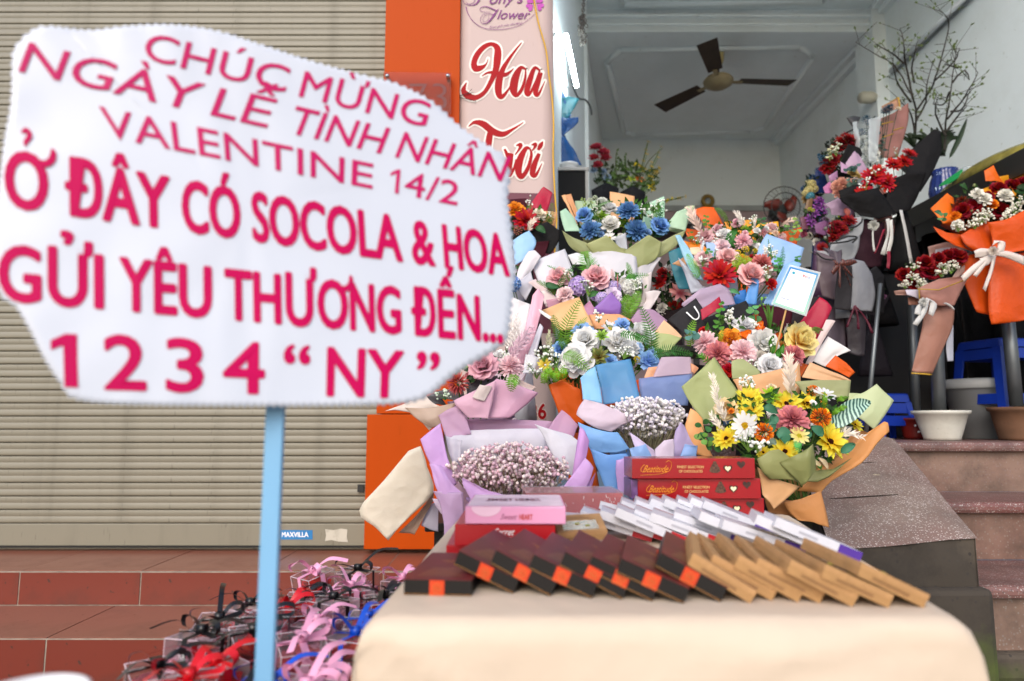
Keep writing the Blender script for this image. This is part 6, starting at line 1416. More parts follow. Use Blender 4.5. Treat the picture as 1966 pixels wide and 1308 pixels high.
for i in range(12): a = rnd.uniform(-1.3, 1.3); q.leaf([(1755, 285), (1755 + 25 * math.sin(a), 275 - 12 * math.cos(a)), (1755 + 45 * math.sin(a), 285 - 30 * math.cos(a))], 7, '1c2a16', .05)
cv = Vector((P(1866, 345, 3.2).x, 3.2, SZ)); b = MB(); b.lathe([(0, .004), (.04, .004), (.045, .05), (.055, .14), (.06, .17), (.052, .17), (.045, .12), (.035, .05), (0, .02)], 16, cv)
tag(mk('crystal_vase', b, clear('crystal', 'e8eef0', .08, .72)), 'cut crystal vase beside the blue vase on the shelf', 'vase')
b = MB(); rows = []
for i in range(9):
    t = i / 8; rows.append([Vector((SX + .03 + .16 * abs(math.sin(math.pi * (.15 + .7 * t))) * math.cos(a * .35) * .8 + .1, 2.5 + .72 * t, SZ + .002 + (.05 + .04 * math.sin(math.pi * t)) * max(0, math.sin(a * .35)) + .02 * noise.noise(Vector((i, a, 3))))) for a in range(10)])
b.grid(rows); tag(mk('wrapped_bundle', b, plain('yellow_film', '7a7030', .25, 0, .5, .5, 14, .6, 25), smooth=True, solid=.002), 'olive yellow cellophane bundle lying along the black shelf', 'bundle')
b = MB(); b.grid([[P(1808, 352, 3.0), P(1825, 340, 3.0), P(1848, 325, 2.98)], [P(1803, 358, 2.96), P(1822, 352, 2.95), P(1846, 338, 2.94)]]); tag(mk('green_cloth', b, plain('green_cloth', '0a7a3c', .5), solid=.004), 'bright green cloth tucked in front of the blue vase', 'cloth')

# hanging and standing bouquets on the right
g_in = 'bouquets inside the shop'
RED = ('5a0206', 'b80c14'); DRED = ('3c0206', '86060e')
q = Bouquet('red rose bouquet in spreading black paper with white and red ribbons', 2.72, (800, 780), c6, seed=41, group=g_in)
q.center = q.pt(700, 520)
q.sheet([[(1010, 235), (1050, 250), (1062, 380)], [(850, 380), (930, 420), (1000, 520)], [(760, 480), (850, 560), (920, 650)]], '141314', .05, .3, .02, wr=.01); q.sheet([[(740, 560), (860, 520), (960, 520)], [(700, 660), (800, 680), (900, 680)], [(690, 760), (760, 790), (850, 770)]], '121112', -.06, .0, .03, wr=.01); q.sheet([[(380, 690), (460, 660), (640, 620)], [(430, 740), (540, 740), (700, 700)], [(520, 810), (640, 830), (760, 800)]], '131213', -.10, .0, .03, wr=.01); q.sheet([[(380, 640), (500, 600), (600, 600)], [(400, 720), (500, 700), (620, 690)]], '161516', -.04, .1)
q.cone(680, 600, 290, 120, '121112', .04)
for x, y, r in ((605, 555, 76), (700, 590, 72), (545, 665, 66), (742, 470, 58), (810, 450, 56), (845, 400, 52), (640, 510, 50)): q.f('gerbera', x, y, r, *RED, dd=-.05)
q.sprig(640, 520, 80, 120, n=10, dd=-.06, rb=.004); q.sprig(560, 600, 80, 80, n=8, dd=-.08, rb=.004); q.handle('121112', h=.25, r=.07)
for (pts, c_) in (([[(600, 850), (612, 850)], [(600, 960), (612, 960)], [(608, 1040), (622, 1050)]], 'c9c9c4'), ([[(690, 830), (715, 825)], [(700, 920), (715, 910)], [(655, 1060), (685, 1070)]], 'cfcfca'), ([[(715, 840), (735, 830)], [(720, 930), (740, 960)], [(690, 1060), (715, 1060)]], 'd2d2cc'), ([[(780, 770), (800, 770)], [(815, 930), (835, 930)], [(845, 1110), (870, 1120)]], 'c4c4c2'), ([[(670, 900), (690, 890)], [(640, 990), (655, 980)], [(612, 1060), (625, 1050)]], '8a1c34'), ([[(700, 1040), (722, 1040)], [(700, 1100), (722, 1100)], [(695, 1150), (715, 1155)]], '8a1c34')): q.sheet(pts, c_, -.12, .0, .005, name='ribbon', n=4)
q.f('peony', 610, 870, 34, 'b0b0a8', 'd4d4cc', dd=-.12, name='ribbon_knot'); q.stems('1c2a14')

q = Bouquet('white orchid bouquet in clear film with dusty pink patterned paper, tallest on the right', 2.95, (660, 640), c6, seed=42, group=g_in)
q.center = q.pt(650, 330)
q.sheet([[(640, 170), (740, 130), (840, 60)], [(630, 250), (730, 230), (835, 200)], [(650, 420), (720, 430), (770, 420)]], '9a6a60', .03, .1, .03, wr=.01); q.sheet([(660, 85), (770, 28), (785, 95), (680, 130)], 'b88c70', .08, .1); q.sheet([[(655, 90), (668, 84)], [(770, 30), (772, 22)]], 'c8a030', .075, .1, n=3); q.sheet([[(770, 26), (780, 24)], [(780, 95), (790, 95)]], 'c8a030', .07, .1, n=3)
for p_ in ([[(660, 200), (740, 180)], [(662, 208), (742, 188)]], [[(740, 240), (810, 220)], [(740, 248), (810, 228)]], [[(660, 290), (745, 260)], [(662, 297), (746, 268)]]): q.sheet(p_, 'a8822c', .0, .1, .03, n=3, name='gold_line')
b = MB(); rows = []
for i in range(8):
    t = i / 7; rows.append([q.pt(470 + 190 * s / 6 - 30 * t * (s - 3) / 3, 150 + 300 * t + 40 * (1 - t) * (1 - s / 6), -.06 - .05 * math.sin(math.pi * s / 6) + .012 * noise.noise(Vector((s, i, 1)) * .9)) for s in range(7)])
b.grid(rows); mk('clear_film', b, clear('film', 'e4eaec', .06, .93), q.root, smooth=True)
for x, y, r in ((560, 380, 36), (600, 370, 38), (580, 420, 40), (620, 400, 34), (560, 440, 36), (610, 440, 34), (575, 340, 32), (600, 350, 30), (540, 300, 30)): q.f('peony', x, y, r, 'b8b8b0', 'e4e4dc')
for x, y, r in ((700, 110, 34), (720, 95, 28), (680, 120, 28), (560, 175, 34), (580, 190, 28), (530, 260, 30)): q.f('spiky', x, y, r, '1c3a52', '3c6478')
q.filler(520, 160, 690, 480, 60, ('2a3c3a', '44584c'), 34); q.f('peony', 770, 105, 24, 'c8b8a0', 'e8dcc8'); q.sheet([[(430, 160), (470, 150), (522, 155)], [(455, 200), (480, 200), (510, 195)], [(475, 230), (485, 230), (495, 230)]], '3a3a3c', .02, .0, .03)
q.sprig(610, 500, 120, 220, n=18, ball='c8ccc8', green='5a6a50', dd=-.05, rb=.004); q.sprig(780, 400, 90, 90, n=9, ball='b0b8b0', dd=-.03); q.handle('9a6a60', h=.3, r=.06); q.stems('2a3a24')

q = Bouquet('dark red rose bouquet with pale sprigs at the top left of the hanging group', 2.9, (420, 620), c6, seed=43, group=g_in)
q.center = q.pt(390, 400)
for x, y, r in ((440, 300, 62), (400, 330, 60), (310, 470, 60), (350, 440, 56), (300, 500, 50), (370, 360, 50), (470, 330, 40)): q.f('gerbera', x, y, r, *DRED)
q.sheet([[(440, 330), (520, 360), (540, 400)], [(400, 430), (460, 450), (500, 460)], [(390, 520), (440, 540), (480, 540)]], '121112', -.04, .0); q.cone(390, 440, 130, 60, '141314', .04); q.sheet([[(395, 270), (480, 230)], [(405, 280), (482, 238)]], '16161a', .02, .1, n=3)
q.filler(270, 280, 500, 560, 90, ('141c10', '24321c'), 44); q.sprig(365, 370, 90, 60, n=12, ball='cdd0b8', dd=-.05, rb=.005); q.sprig(320, 400, 90, 50, n=8, ball='c8c8a0', dd=-.03, rb=.005); q.euc([(280, 470), (270, 430), (260, 400)], 22, '1c3c4c', 0, 4); q.handle('141314', h=.25); q.stems('1c2a14')

q = Bouquet('lilac and salmon bouquet with pale lilac paper points in the middle of the hanging group', 2.8, (460, 820), c6, seed=44, group=g_in)
q.center = q.pt(400, 600)
q.sheet([[(425, 460), (480, 380), (515, 410)], [(440, 500), (510, 470), (570, 500)], [(470, 560), (530, 550), (570, 530)]], 'b295ac', .0, .1, .02); q.sheet([[(390, 450), (420, 470), (440, 480)], [(395, 520), (430, 530), (460, 530)]], 'b58fae', -.01, .1); q.sheet([[(275, 620), (320, 580), (345, 620)], [(290, 660), (330, 660), (360, 660)]], 'b86fa0', -.02, .1); q.sheet([[(275, 735), (380, 690), (410, 730)], [(320, 760), (390, 770), (460, 770)], [(330, 800), (400, 810), (470, 790)]], 'a98ea6', -.07, .0, .02); q.sheet([(310, 545), (370, 510), (375, 570), (320, 580)], 'a97ca0', .01, .1)
for x, y, r in ((400, 600, 54), (430, 640, 46), (380, 650, 46), (365, 610, 40), (440, 590, 38)): q.f('carnation', x, y, r, 'a4605c', 'd8a08c', dd=-.04)
for x, y, r in ((470, 530, 40), (500, 550, 30)): q.f('peony', x, y, r, '9a7a3a', 'c8b070', dd=-.03)
q.euc([(440, 520), (470, 500), (500, 480)], 26, '3c5a54', -.05, 4); q.euc([(460, 640), (460, 600), (450, 570)], 26, '4a6258', -.07, 4); q.leaf([(420, 760), (435, 790), (440, 820)], 40, 'c0645c', -.08); q.sprig(480, 600, 90, 80, n=8, ball='b8a8a0', dd=-.06)
q.cone(410, 680, 130, 60, '8a7088', .04); q.filler(340, 540, 500, 700, 40, ('1c2a1c', '32463a'), 40); q.handle('8a7088', h=.25); q.stems('1c2a14')

q = Bouquet('blue and cream bouquet in royal blue paper at the left edge of the hanging group', 3.0, (250, 780), c6, seed=45, group=g_in)
q.center = q.pt(220, 600)
q.sheet([[(220, 520), (260, 480), (300, 560)], [(225, 580), (270, 590), (310, 600)], [(230, 660), (270, 660), (300, 650)]], '14306e', -.02, .1, .02, wr=.01)
for x, y, r in ((200, 600, 36), (180, 640, 34), (220, 630, 30), (160, 660, 30)): q.f('hydra', x, y, r, '9a8a4a', 'd0c48a', dd=-.03)
for x, y, r in ((150, 630, 26), (205, 560, 28), (240, 510, 24), (265, 430, 26), (280, 420, 22)): q.f('spiky', x, y, r, '0c2c54', '2c5c8c')
[q.f('carnation', x, y, r, *c_) for x, y, r, c_ in ((240, 560, 30, ('2a4a7a', '5a80b0')), (160, 700, 30, ('8a6a3a', 'c8a870')), (215, 690, 30, ('9a5a6a', 'cf98a0')), (180, 590, 26, ('c8b878', 'e4dcae')))]; q.f('hydra', 190, 680, 34, '2a6a80', '5a9aa8', dd=-.04); q.cone(220, 660, 90, 50, '14306e', .03); q.filler(140, 540, 280, 700, 40, ('14241c', '243a34'), 36); q.handle('14306e', h=.3); q.stems('1c2a14')

q = Bouquet('purple orchid bunch with tan paper beside the pedestal fan', 2.85, (250, 980), c6, seed=46, group=g_in)
q.center = q.pt(230, 800)
q.sheet([(170, 700), (210, 690), (200, 780), (150, 780)], '7a5c3c', -.01, .1)
for x, y, r in ((250, 720, 40), (235, 760, 40), (270, 750, 36), (220, 800, 36), (185, 830, 36), (200, 860, 34), (260, 700, 30), (280, 780, 30)): q.f('lily', x, y, r, '4a1a5c', '9a50a4', dd=-.02)
for x, y, r in ((190, 765, 16), (208, 772, 15)): q.f('berry', x, y, r, '8a9a10', 'c8d030', dd=-.05)
[q.f('carnation', x, y, r, *c_) for x, y, r, c_ in ((160, 880, 34, ('6a2a3c', 'a85a6c')), (210, 910, 30, ('7a5a7c', 'b898b8')), (180, 940, 30, ('a8a090', 'd8d4c4')), (250, 930, 34, ('4a0a14', '8a1420')), (150, 930, 26, ('5c1a30', '9a4a60')), (230, 980, 30, ('c8c4b8', 'e8e4dc')), (290, 840, 34, ('8a6a90', 'c0a0c4')))]
q.sheet([[(220, 860), (290, 840), (330, 880)], [(230, 920), (280, 940), (300, 930)]], '8a5a86', -.05, .0, .02); q.sheet([(120, 820), (170, 800), (190, 900), (140, 900)], '6a3a4c', -.02, .1)
q.cone(230, 860, 90, 50, '5a3c58', .03); q.filler(140, 740, 320, 960, 60, ('161e12', '2a3a1c'), 40); q.handle('5a3c58', h=.25); q.stems('1c2a14')

q = Bouquet('small red rose and white bud bouquet in white paper edged in black', 2.62, (400, 1130), c6, seed=47, group=g_in)
q.center = q.pt(380, 900)
q.sheet([[(480, 820), (520, 815), (545, 830)], [(440, 870), (490, 880), (540, 900)], [(360, 960), (440, 950), (520, 940)]], '9a9c9e', -.01, .1, .02); q.sheet([[(330, 985), (430, 950), (520, 940)], [(320, 1030), (420, 1040), (510, 1020)], [(300, 1090), (400, 1110), (480, 1090)]], '97999c', -.05, .0, .03); q.sheet([[(225, 1040), (280, 1040), (330, 1060)], [(290, 1080), (330, 1090), (380, 1100)]], 'a5a5a8', -.04, .0)
for p_ in ([(445, 888), (490, 880), (528, 850), (535, 825)], [(325, 990), (420, 980), (500, 955)], [(230, 1050), (280, 1090), (350, 1100)], [(360, 975), (440, 945), (500, 950), (470, 985)]):
    b = MB(); b.tube([q.pt(x, y, -.09) for x, y in catmull(p_, 5)], .0035, 5); mk('black_edging', b, m_blk, q.root, smooth=True)
for x, y, r in ((370, 870, 52), (350, 920, 50), (400, 900, 48), (450, 840, 50), (345, 965, 40), (270, 1020, 40)): q.f('gerbera', x, y, r, *DRED, dd=-.02)
for x, y, r in ((340, 840, 30), (290, 900, 34), (290, 960, 32), (320, 880, 22), (200, 1050, 24)): q.f('bud', x, y, r, 'a8a888', 'd8d8cc', dd=-.04)
q.f('bud', 375, 820, 18, '7a9a20', 'b0c848'); q.filler(260, 830, 480, 1040, 50, ('1a2612', '2e421c'), 34); q.cone(390, 960, 130, 60, '8c8e92', .04); q.handle('8c8e92', h=.22, r=.08); q.stems('1c2a14')

# dark hanging bouquet with brown bow, wrapped in grey and black paper
q = Bouquet('grey and black paper wrapped bouquet with a dark brown striped bow', 2.55, (380, 1130), c6, seed=48, group=g_in)
q.sheet([[(230, 1040), (330, 1080), (380, 1110)], [(240, 1200), (310, 1220), (370, 1220)], [(270, 1340), (330, 1360), (390, 1370)]], '6a5a60', .0, .0, .03); q.sheet([[(470, 1090), (540, 1110), (600, 1200)], [(440, 1220), (520, 1260), (620, 1330)], [(400, 1420), (500, 1440), (600, 1440)]], '84868c', -.02, .0, .04); q.sheet([[(380, 1130), (430, 1130), (470, 1140)], [(360, 1260), (420, 1270), (470, 1260)], [(350, 1420), (410, 1430), (460, 1430)]], '2a282a', -.05, .0, .02); q.sheet([[(560, 1180), (620, 1140), (680, 1200)], [(560, 1300), (640, 1320), (680, 1340)], [(560, 1440), (620, 1450), (680, 1450)]], '17171a', .02, .0, .03); q.sheet([[(470, 840), (560, 830), (680, 850)], [(480, 980), (580, 1000), (680, 1000)], [(490, 1130), (580, 1150), (660, 1140)]], '2c161f', .10, .0, .03); q.sheet([[(240, 1330), (330, 1360), (420, 1380)], [(260, 1500), (340, 1530), (420, 1540)], [(300, 1700), (360, 1720), (420, 1720)]], '5a4f58', .03, .0, .03)
q.sheet([[(420, 1400), (500, 1430), (560, 1430)], [(430, 1560), (500, 1580), (560, 1570)], [(440, 1720), (500, 1740), (550, 1730)]], '3c363c', .02, .0, .03)
m_bow = banded('bow_brown', '2a0e0a', '6a3226')
for a, L_ in ((-.6, 90), (.5, 110), (2.4, 70), (3.6, 70), (1.2, 60), (4.6, 120), (5.2, 130)):
    q.sheet([[(385, 1130), (395, 1130)], [(385 + math.cos(a) * L_ * .5, 1140 + math.sin(-a) * L_ * .4 - 20), (400 + math.cos(a) * L_ * .5, 1160 + math.sin(-a) * L_ * .4)], [(390 + math.cos(a) * L_, 1150 - math.sin(a) * L_), (405 + math.cos(a) * L_, 1170 - math.sin(a) * L_)]], m_bow, -.10, .0, .02, n=5, name='ribbon')
for a, L_ in ((4.9, 160), (5.3, 220), (4.4, 150)): q.sheet([[(330 + 150, 1400), (345 + 150, 1400)], [(480 + math.cos(a) * L_ * .6, 1400 - math.sin(a) * L_ * .5), (495 + math.cos(a) * L_ * .6, 1400 - math.sin(a) * L_ * .5)], [(470 + math.cos(a) * L_, 1400 - math.sin(a) * L_), (490 + math.cos(a) * L_, 1400 - math.sin(a) * L_)]], '5c1a2e', -.07, .0, .02, n=5, name='ribbon')
q.cone(330, 980, 90, 60, '5a4f58', .05)

for i, (lab, cx_, cy_, d_, c_, fl_) in enumerate((('black wrapped bouquet of dark red carnations below the big black bouquet', 640, 1010, 2.9, '131214', ('4a0408', '8c0a12')), ('charcoal wrapped bouquet with mauve flowers in the shade near the slanting pole', 600, 1330, 2.85, '242026', ('4a2a44', '8a5c80')), ('small plum wrapped bouquet with white flowers in shade beside the fan', 330, 1180, 2.95, '2c1822', ('a8a49a', 'd8d4ca')))):
    q = Bouquet(lab, d_, (cx_, cy_ + 190), c6, seed=60 + i, group=g_in)
    q.center = q.pt(cx_, cy_)
    for k in range(9): a = k * 2.4; q.f('carnation', cx_ + 70 * math.cos(a) * (k / 9) ** .5, cy_ + 45 * math.sin(a) * (k / 9) ** .5, 36, *fl_, dd=-.03)
    q.cone(cx_, cy_ + 20, 130, 60, c_, .03)
    q.sheet([[(cx_ - 120, cy_ - 10), (cx_ - 40, cy_ + 60), (cx_ + 20, cy_ + 70)], [(cx_ - 70, cy_ + 110), (cx_ - 20, cy_ + 130), (cx_ + 10, cy_ + 140)]], c_, -.07, 0, .02); q.sheet([[(cx_ + 0, cy_ + 70), (cx_ + 60, cy_ + 50), (cx_ + 130, cy_ - 20)], [(cx_ + 0, cy_ + 140), (cx_ + 30, cy_ + 130), (cx_ + 70, cy_ + 110)]], c_, -.08, 0, .02); q.sheet([(cx_ - 90, cy_ - 120), (cx_ + 60, cy_ - 110), (cx_ + 90, cy_), (cx_ - 90, cy_)], c_, .05, .2, .02)
    q.filler(cx_ - 90, cy_ - 70, cx_ + 90, cy_ + 50, 40, ('141c10', '24321c'), 36); q.handle(c_, h=.22, r=.07); q.stems('1c2a14')

# orange wrapped bouquet on a pole, right edge
q = Bouquet('red rose and white carnation bouquet in bright orange paper with a white bow, right edge', 2.52, (1400, 1080), c6, seed=49, group=g_in)
q.center = q.pt(1420, 720)
q.sheet([[(1340, 510), (1400, 475), (1430, 540)], [(1350, 580), (1420, 580), (1490, 610)]], 'e0680c', .06, .2, .02); q.sheet([[(1440, 545), (1560, 525), (1680, 520)], [(1400, 600), (1540, 620), (1680, 640)], [(1300, 640), (1480, 680), (1680, 700)]], 'e09a18', .08, .2, .01); q.sheet([[(985, 760), (1090, 660), (1140, 690)], [(1020, 800), (1080, 780), (1150, 790)], [(1070, 860), (1120, 850), (1170, 860)]], 'e8700c', -.02, .2, .03)
q.cone(1420, 800, 330, 130, 'cf5208', .05)
q.sheet([[(1003, 880), (1090, 920), (1190, 930)], [(1050, 940), (1130, 980), (1220, 1010)], [(1140, 1000), (1250, 1040), (1330, 1060)]], 'd95408', -.07, .05, .02); q.sheet([[(1180, 935), (1280, 880), (1370, 850)], [(1220, 1000), (1320, 980), (1400, 970)], [(1300, 1060), (1360, 1060), (1420, 1060)]], 'd14e08', -.09, .05, .02); q.sheet([[(1365, 850), (1480, 830), (1600, 770), (1690, 700)], [(1390, 950), (1500, 940), (1600, 920), (1690, 880)], [(1400, 1060), (1500, 1060), (1600, 1040), (1690, 1020)]], 'd75308', -.11, .05, .03)
q.sheet([[(1200, 1080), (1300, 1050), (1420, 1060)], [(1190, 1180), (1300, 1200), (1420, 1220)], [(1230, 1300), (1320, 1330), (1420, 1330)], [(1290, 1440), (1360, 1460), (1430, 1480)]], 'd2500a', -.05, .0, .03); q.sheet([[(1400, 1060), (1540, 1060), (1690, 1040)], [(1370, 1220), (1540, 1240), (1690, 1240)], [(1370, 1420), (1540, 1440), (1690, 1430)], [(1390, 1520), (1540, 1510), (1690, 1490)]], 'd6520a', -.08, .0, .05)
for x, y, r in ((1200, 780, 58), (1260, 760, 60), (1430, 640, 56), (1520, 620, 56), (1440, 780, 60), (1360, 690, 44), (1590, 600, 50), (1330, 800, 44)): q.f('rose', x, y, r, '3c0108', '8c0618', dd=-.04)
for x, y, r in ((1295, 665, 46), (1340, 700, 50), (1480, 675, 54), (1165, 870, 40)): q.f('carnation', x, y, r, 'c8c4b8', 'efece2', dd=-.07)
for x, y, r in ((1395, 735, 40), (1150, 810, 34)): q.f('peony', x, y, r, 'b8480c', 'e88018', dd=-.06)
for x, y, r in ((1195, 720, 44), (1160, 750, 34)): q.f('spiky', x, y, r, '4a1206', '8c300c', dd=-.03)
for x, y, r in ((1272, 615, 26), (1258, 780, 22)): q.f('bud', x, y, r, '8a9a3c', 'd4d8a0', dd=-.08)
for x, y in ((1540, 760), (1500, 810), (1560, 720), (1320, 830), (1350, 800), (1170, 880), (1280, 860)): q.sprig(x, y, 70, 90, n=18, dd=-.09, ball='e8e4d4', rb=.0045)
q.leaf([(1180, 600), (1200, 610), (1230, 640)], 40, '2a4a24', -.06); q.leaf([(1010, 780), (1040, 790), (1060, 810)], 34, '2a5a3c', -.07); q.euc([(1060, 850), (1065, 810), (1070, 790)], 22, '4a7a4c', -.08, 3)
for p_ in ([(1540, 640), (1580, 650), (1630, 640)], [(1560, 670), (1590, 690), (1640, 700)], [(1550, 620), (1600, 620), (1650, 600)]): q.leaf(p_, 44, '1c3a18', -.08)
q.filler(1140, 600, 1660, 860, 90, ('1c3014', '2e4a1e'), 50)
WB = 'ded4cc'
q.f('peony', 1400, 1040, 30, 'c8b8a8', 'e6dcd2', dd=-.17, name='ribbon_knot')
for p_ in ([[(1390, 1010), (1405, 970)], [(1430, 985), (1480, 980)], [(1420, 1060), (1470, 1050)]], [[(1390, 1030), (1390, 1060)], [(1320, 1020), (1340, 1080)], [(1272, 1040), (1280, 1085)]], [[(1380, 1060), (1400, 1080)], [(1340, 1080), (1370, 1130)], [(1310, 1090), (1330, 1140)]], [[(1410, 1040), (1415, 1070)], [(1500, 1040), (1500, 1090)], [(1620, 1080), (1610, 1140)]], [[(1380, 1060), (1400, 1070)], [(1270, 1130), (1300, 1160)], [(1185, 1210), (1205, 1245)]], [[(1390, 1070), (1420, 1070)], [(1380, 1150), (1400, 1170)], [(1330, 1290), (1350, 1310)]], [[(1380, 1065), (1400, 1070)], [(1320, 1130), (1340, 1150)], [(1265, 1200), (1290, 1215)]]): q.sheet(p_, WB, -.15, .0, .02, n=6, name='ribbon')
q.stems('1c2a14')

# blush wrapped bouquet on a pole
q = Bouquet('red rose and white filler bouquet in blush paper with gold edge and white bow', 2.5, (600, 470), c7, seed=50, group=g_in)
q.center = q.pt(600, 250)
q.sheet([[(580, 105), (690, 80), (810, 115)], [(590, 180), (690, 170), (800, 190)]], 'b08a80', .06, .1, .02); q.sheet([[(625, 125), (690, 115), (752, 112)], [(625, 165), (690, 165), (750, 160)]], 'b5b5bc', .05, .1, .01)
b = MB(); print_text(b, 'PRI', quad_place(q.pt(633, 160, .03), q.pt(690, 158, .03), q.pt(690, 135, .03), q.pt(633, 138, .03)), -.005); mk('printed_letters', b, plain('print_grey', '6a6a6c', .5), q.root)
q.cone(610, 310, 190, 80, 'a9796a', .05)
for x, y, r in ((560, 215, 52), (590, 270, 58), (640, 190, 46), (740, 180, 60), (700, 170, 44), (430, 285, 46), (490, 345, 34), (480, 270, 36), (780, 170, 40)): q.f('rose', x, y, r, '32010a', '8a0612', dd=-.04)
for x, y in ((680, 230), (720, 250), (740, 220), (660, 270), (480, 290), (540, 340), (520, 310), (490, 230), (560, 350), (440, 340)): q.sprig(x, y, 50, 70, n=12, dd=-.07, ball='d8d4c4', rb=.004)
q.sheet([[(725, 300), (770, 220), (830, 140)], [(750, 310), (800, 260), (850, 160)]], 'c2a096', -.03, .05, .03); q.sheet([[(520, 360), (640, 310), (830, 295)], [(530, 400), (650, 370), (800, 350)], [(560, 470), (660, 470), (740, 470)]], 'a9776a', -.09, .02, .03); q.sheet([[(372, 378), (430, 372), (520, 385)], [(378, 405), (440, 408), (530, 420)]], 'b0887c', -.06, .0, .02); q.sheet([[(455, 420), (520, 405), (560, 420)], [(460, 465), (520, 465), (580, 465)]], '9a6a58', -.05, .0, .02); q.sheet([(440, 372), (525, 372), (525, 430), (450, 402)], 'cfc8d4', -.075, .0)
q.sheet([[(515, 365), (640, 372), (830, 300)], [(515, 372), (640, 379), (830, 306)]], 'b8922c', -.115, .0, .02, n=6, name='gold_edge'); q.sheet([[(520, 365), (527, 365)], [(525, 430), (533, 430)]], 'b8922c', -.10, .0, .0, n=3, name='gold_edge')
q.sheet([[(560, 470), (650, 455), (742, 490)], [(540, 620), (640, 610), (730, 600)], [(500, 780), (590, 780), (680, 720)], [(478, 878), (540, 885), (605, 890)]], 'a97866', -.06, .0, .04); q.sheet([[(478, 878), (540, 884), (605, 889)], [(478, 886), (540, 893), (604, 897)]], 'c09a34', -.075, .0, .03, n=5, name='gold_edge'); q.sheet([[(705, 600), (735, 590)], [(690, 720), (735, 700)], [(700, 810), (735, 810)]], 'b5b8c4', -.01, .0, .01)
for p_ in ([[(545, 440), (570, 420)], [(590, 440), (635, 460)], [(580, 520), (610, 535)]], [[(560, 440), (590, 430)], [(540, 500), (570, 510)], [(485, 580), (515, 595)]], [[(540, 440), (560, 450)], [(505, 480), (540, 490)], [(495, 520), (540, 530)]], [[(670, 455), (690, 450)], [(710, 475), (720, 465)], [(735, 500), (742, 490)]]): q.sheet(p_, 'd2d2d0', -.12, .0, .02, n=6, name='ribbon')
q.f('peony', 550, 445, 24, 'b8b8b4', 'dadad6', dd=-.13, name='ribbon_knot'); q.filler(400, 180, 800, 350, 60, ('16240f', '26381a'), 34); q.stems('1c2a14')

# poles, pots, bucket, stools on the landing
def pole(label, a, c, r):
    b = MB(); b.tube([a, c], r, 10); tag(mk('support_pole', b, m_galv, smooth=True), label, 'pole', 'grey support poles')
def pot(label, px, py, d, r0, r1, h, mat, rim=True, soil=True):
    c = P(px, py, d); c.z = LZ
    t = thing('flower_pot', c, label, 'pot', 'pots on the landing')
    prof = [(0, .002), (r0, .002), (r0 * 1.02, .012), (r0 + (r1 - r0) * .5, h * .5), (r1 * .96, h * .86), (r1 * 1.06, h * .9), (r1 * 1.08, h), (r1 * .94, h), (r1 * .9, h * .9), (0, h * .86)]
    b = MB(); b.lathe(prof[:8], 28, c); mk('pot_body', b, mat, t, smooth=True)
    b = MB(); rg = random.Random(5)
    b.lathe([(r1 * .95, h * .93), (r1 * .5, h * .97), (0, h * .95)], 18, c); mk('soil', b, plain('soil', '3c342a', .95, bump=1, bscale=120), t)
    return c
m_wp = worn('white_pot', 'c4c2b8', '8f8a7c', .55, 6, .4)
wc = pot('white plastic flower pot holding a grey pole on the landing', 1808, 826, 2.62, .062, .093, .112, m_wp)
bc_ = pot('rough brown clay pot at the right end of the landing', 1962, 826, 2.60, .075, .10, .125, worn('brown_clay', '6a4a34', '463324', .7, 8, .8))
rc = pot('red pot with white polka dots behind the white pot', 1758, 826, 2.80, .045, .06, .085, plain('red_pot', '6a1610', .4))
b = MB()
for (a, z_) in ((-1.9, .03), (-1.5, .05), (-1.2, .025), (-1.7, .065), (-1.35, .068), (-2.1, .055)):
    rr = .045 + .016 * z_ / .085 + .0015; ico(b, rc + Vector((rr * math.cos(a), rr * math.sin(a), z_)), .005, rnd)
o_ = [o for o in scene.objects if o.get('label', '').startswith('red pot')][0]; mk('polka_dots', b, plain('print_white', 'e8e8e8', .5), o_, smooth=True)
pole('grey pole standing in the white pot under the blush bouquet', wc + Vector((-.005, 0, .08)), P(1795, 560, 2.62), .024)
pole('grey pole standing in the brown pot under the orange bouquet', P(1952, 780, 2.60), P(1930, 560, 2.60), .024)
pole('thin dark pole behind the blush bouquet', Vector((P(1757, 800, 2.9).x, 2.9, LZ)), P(1750, 560, 2.9), .02)
pole('slanting thin steel pole right of the crimson paper', Vector((P(1656, 760, 2.55).x, 2.55, LZ)), P(1690, 545, 2.55), .008)
bk = thing('plastic_bucket', (P(1885, 820, 2.85).x, 2.85, LZ), 'grey-white plastic bucket behind the tall blue stool', 'bucket')
c = Vector((P(1885, 820, 2.85).x, 2.85, LZ)); b = MB(); b.lathe([(0, .002), (.10, .002), (.122, .22), (.13, .222), (.13, .245), (.12, .245), (.1, .02)], 32, c); mk('bucket_body', b, worn('bucket_plastic', '8d9092', '6a6c6c', .5, 5, .5), bk, smooth=True)
b = MB(); b.lathe([(.132, .205), (.136, .21), (.136, .235), (.131, .24)], 32, c); mk('rim', b, plain('bucket_rim', '9a9c9c', .5), bk, smooth=True)
b = MB(); print_text(b, 'MORINAGA', quad_place(c + Vector((.02, -.115, .13)), c + Vector((.085, -.085, .13)), c + Vector((.085, -.087, .145)), c + Vector((.02, -.117, .145))), .02)
m_st = plain('blue_plastic', '12339a', .35, 0, .5, .1)
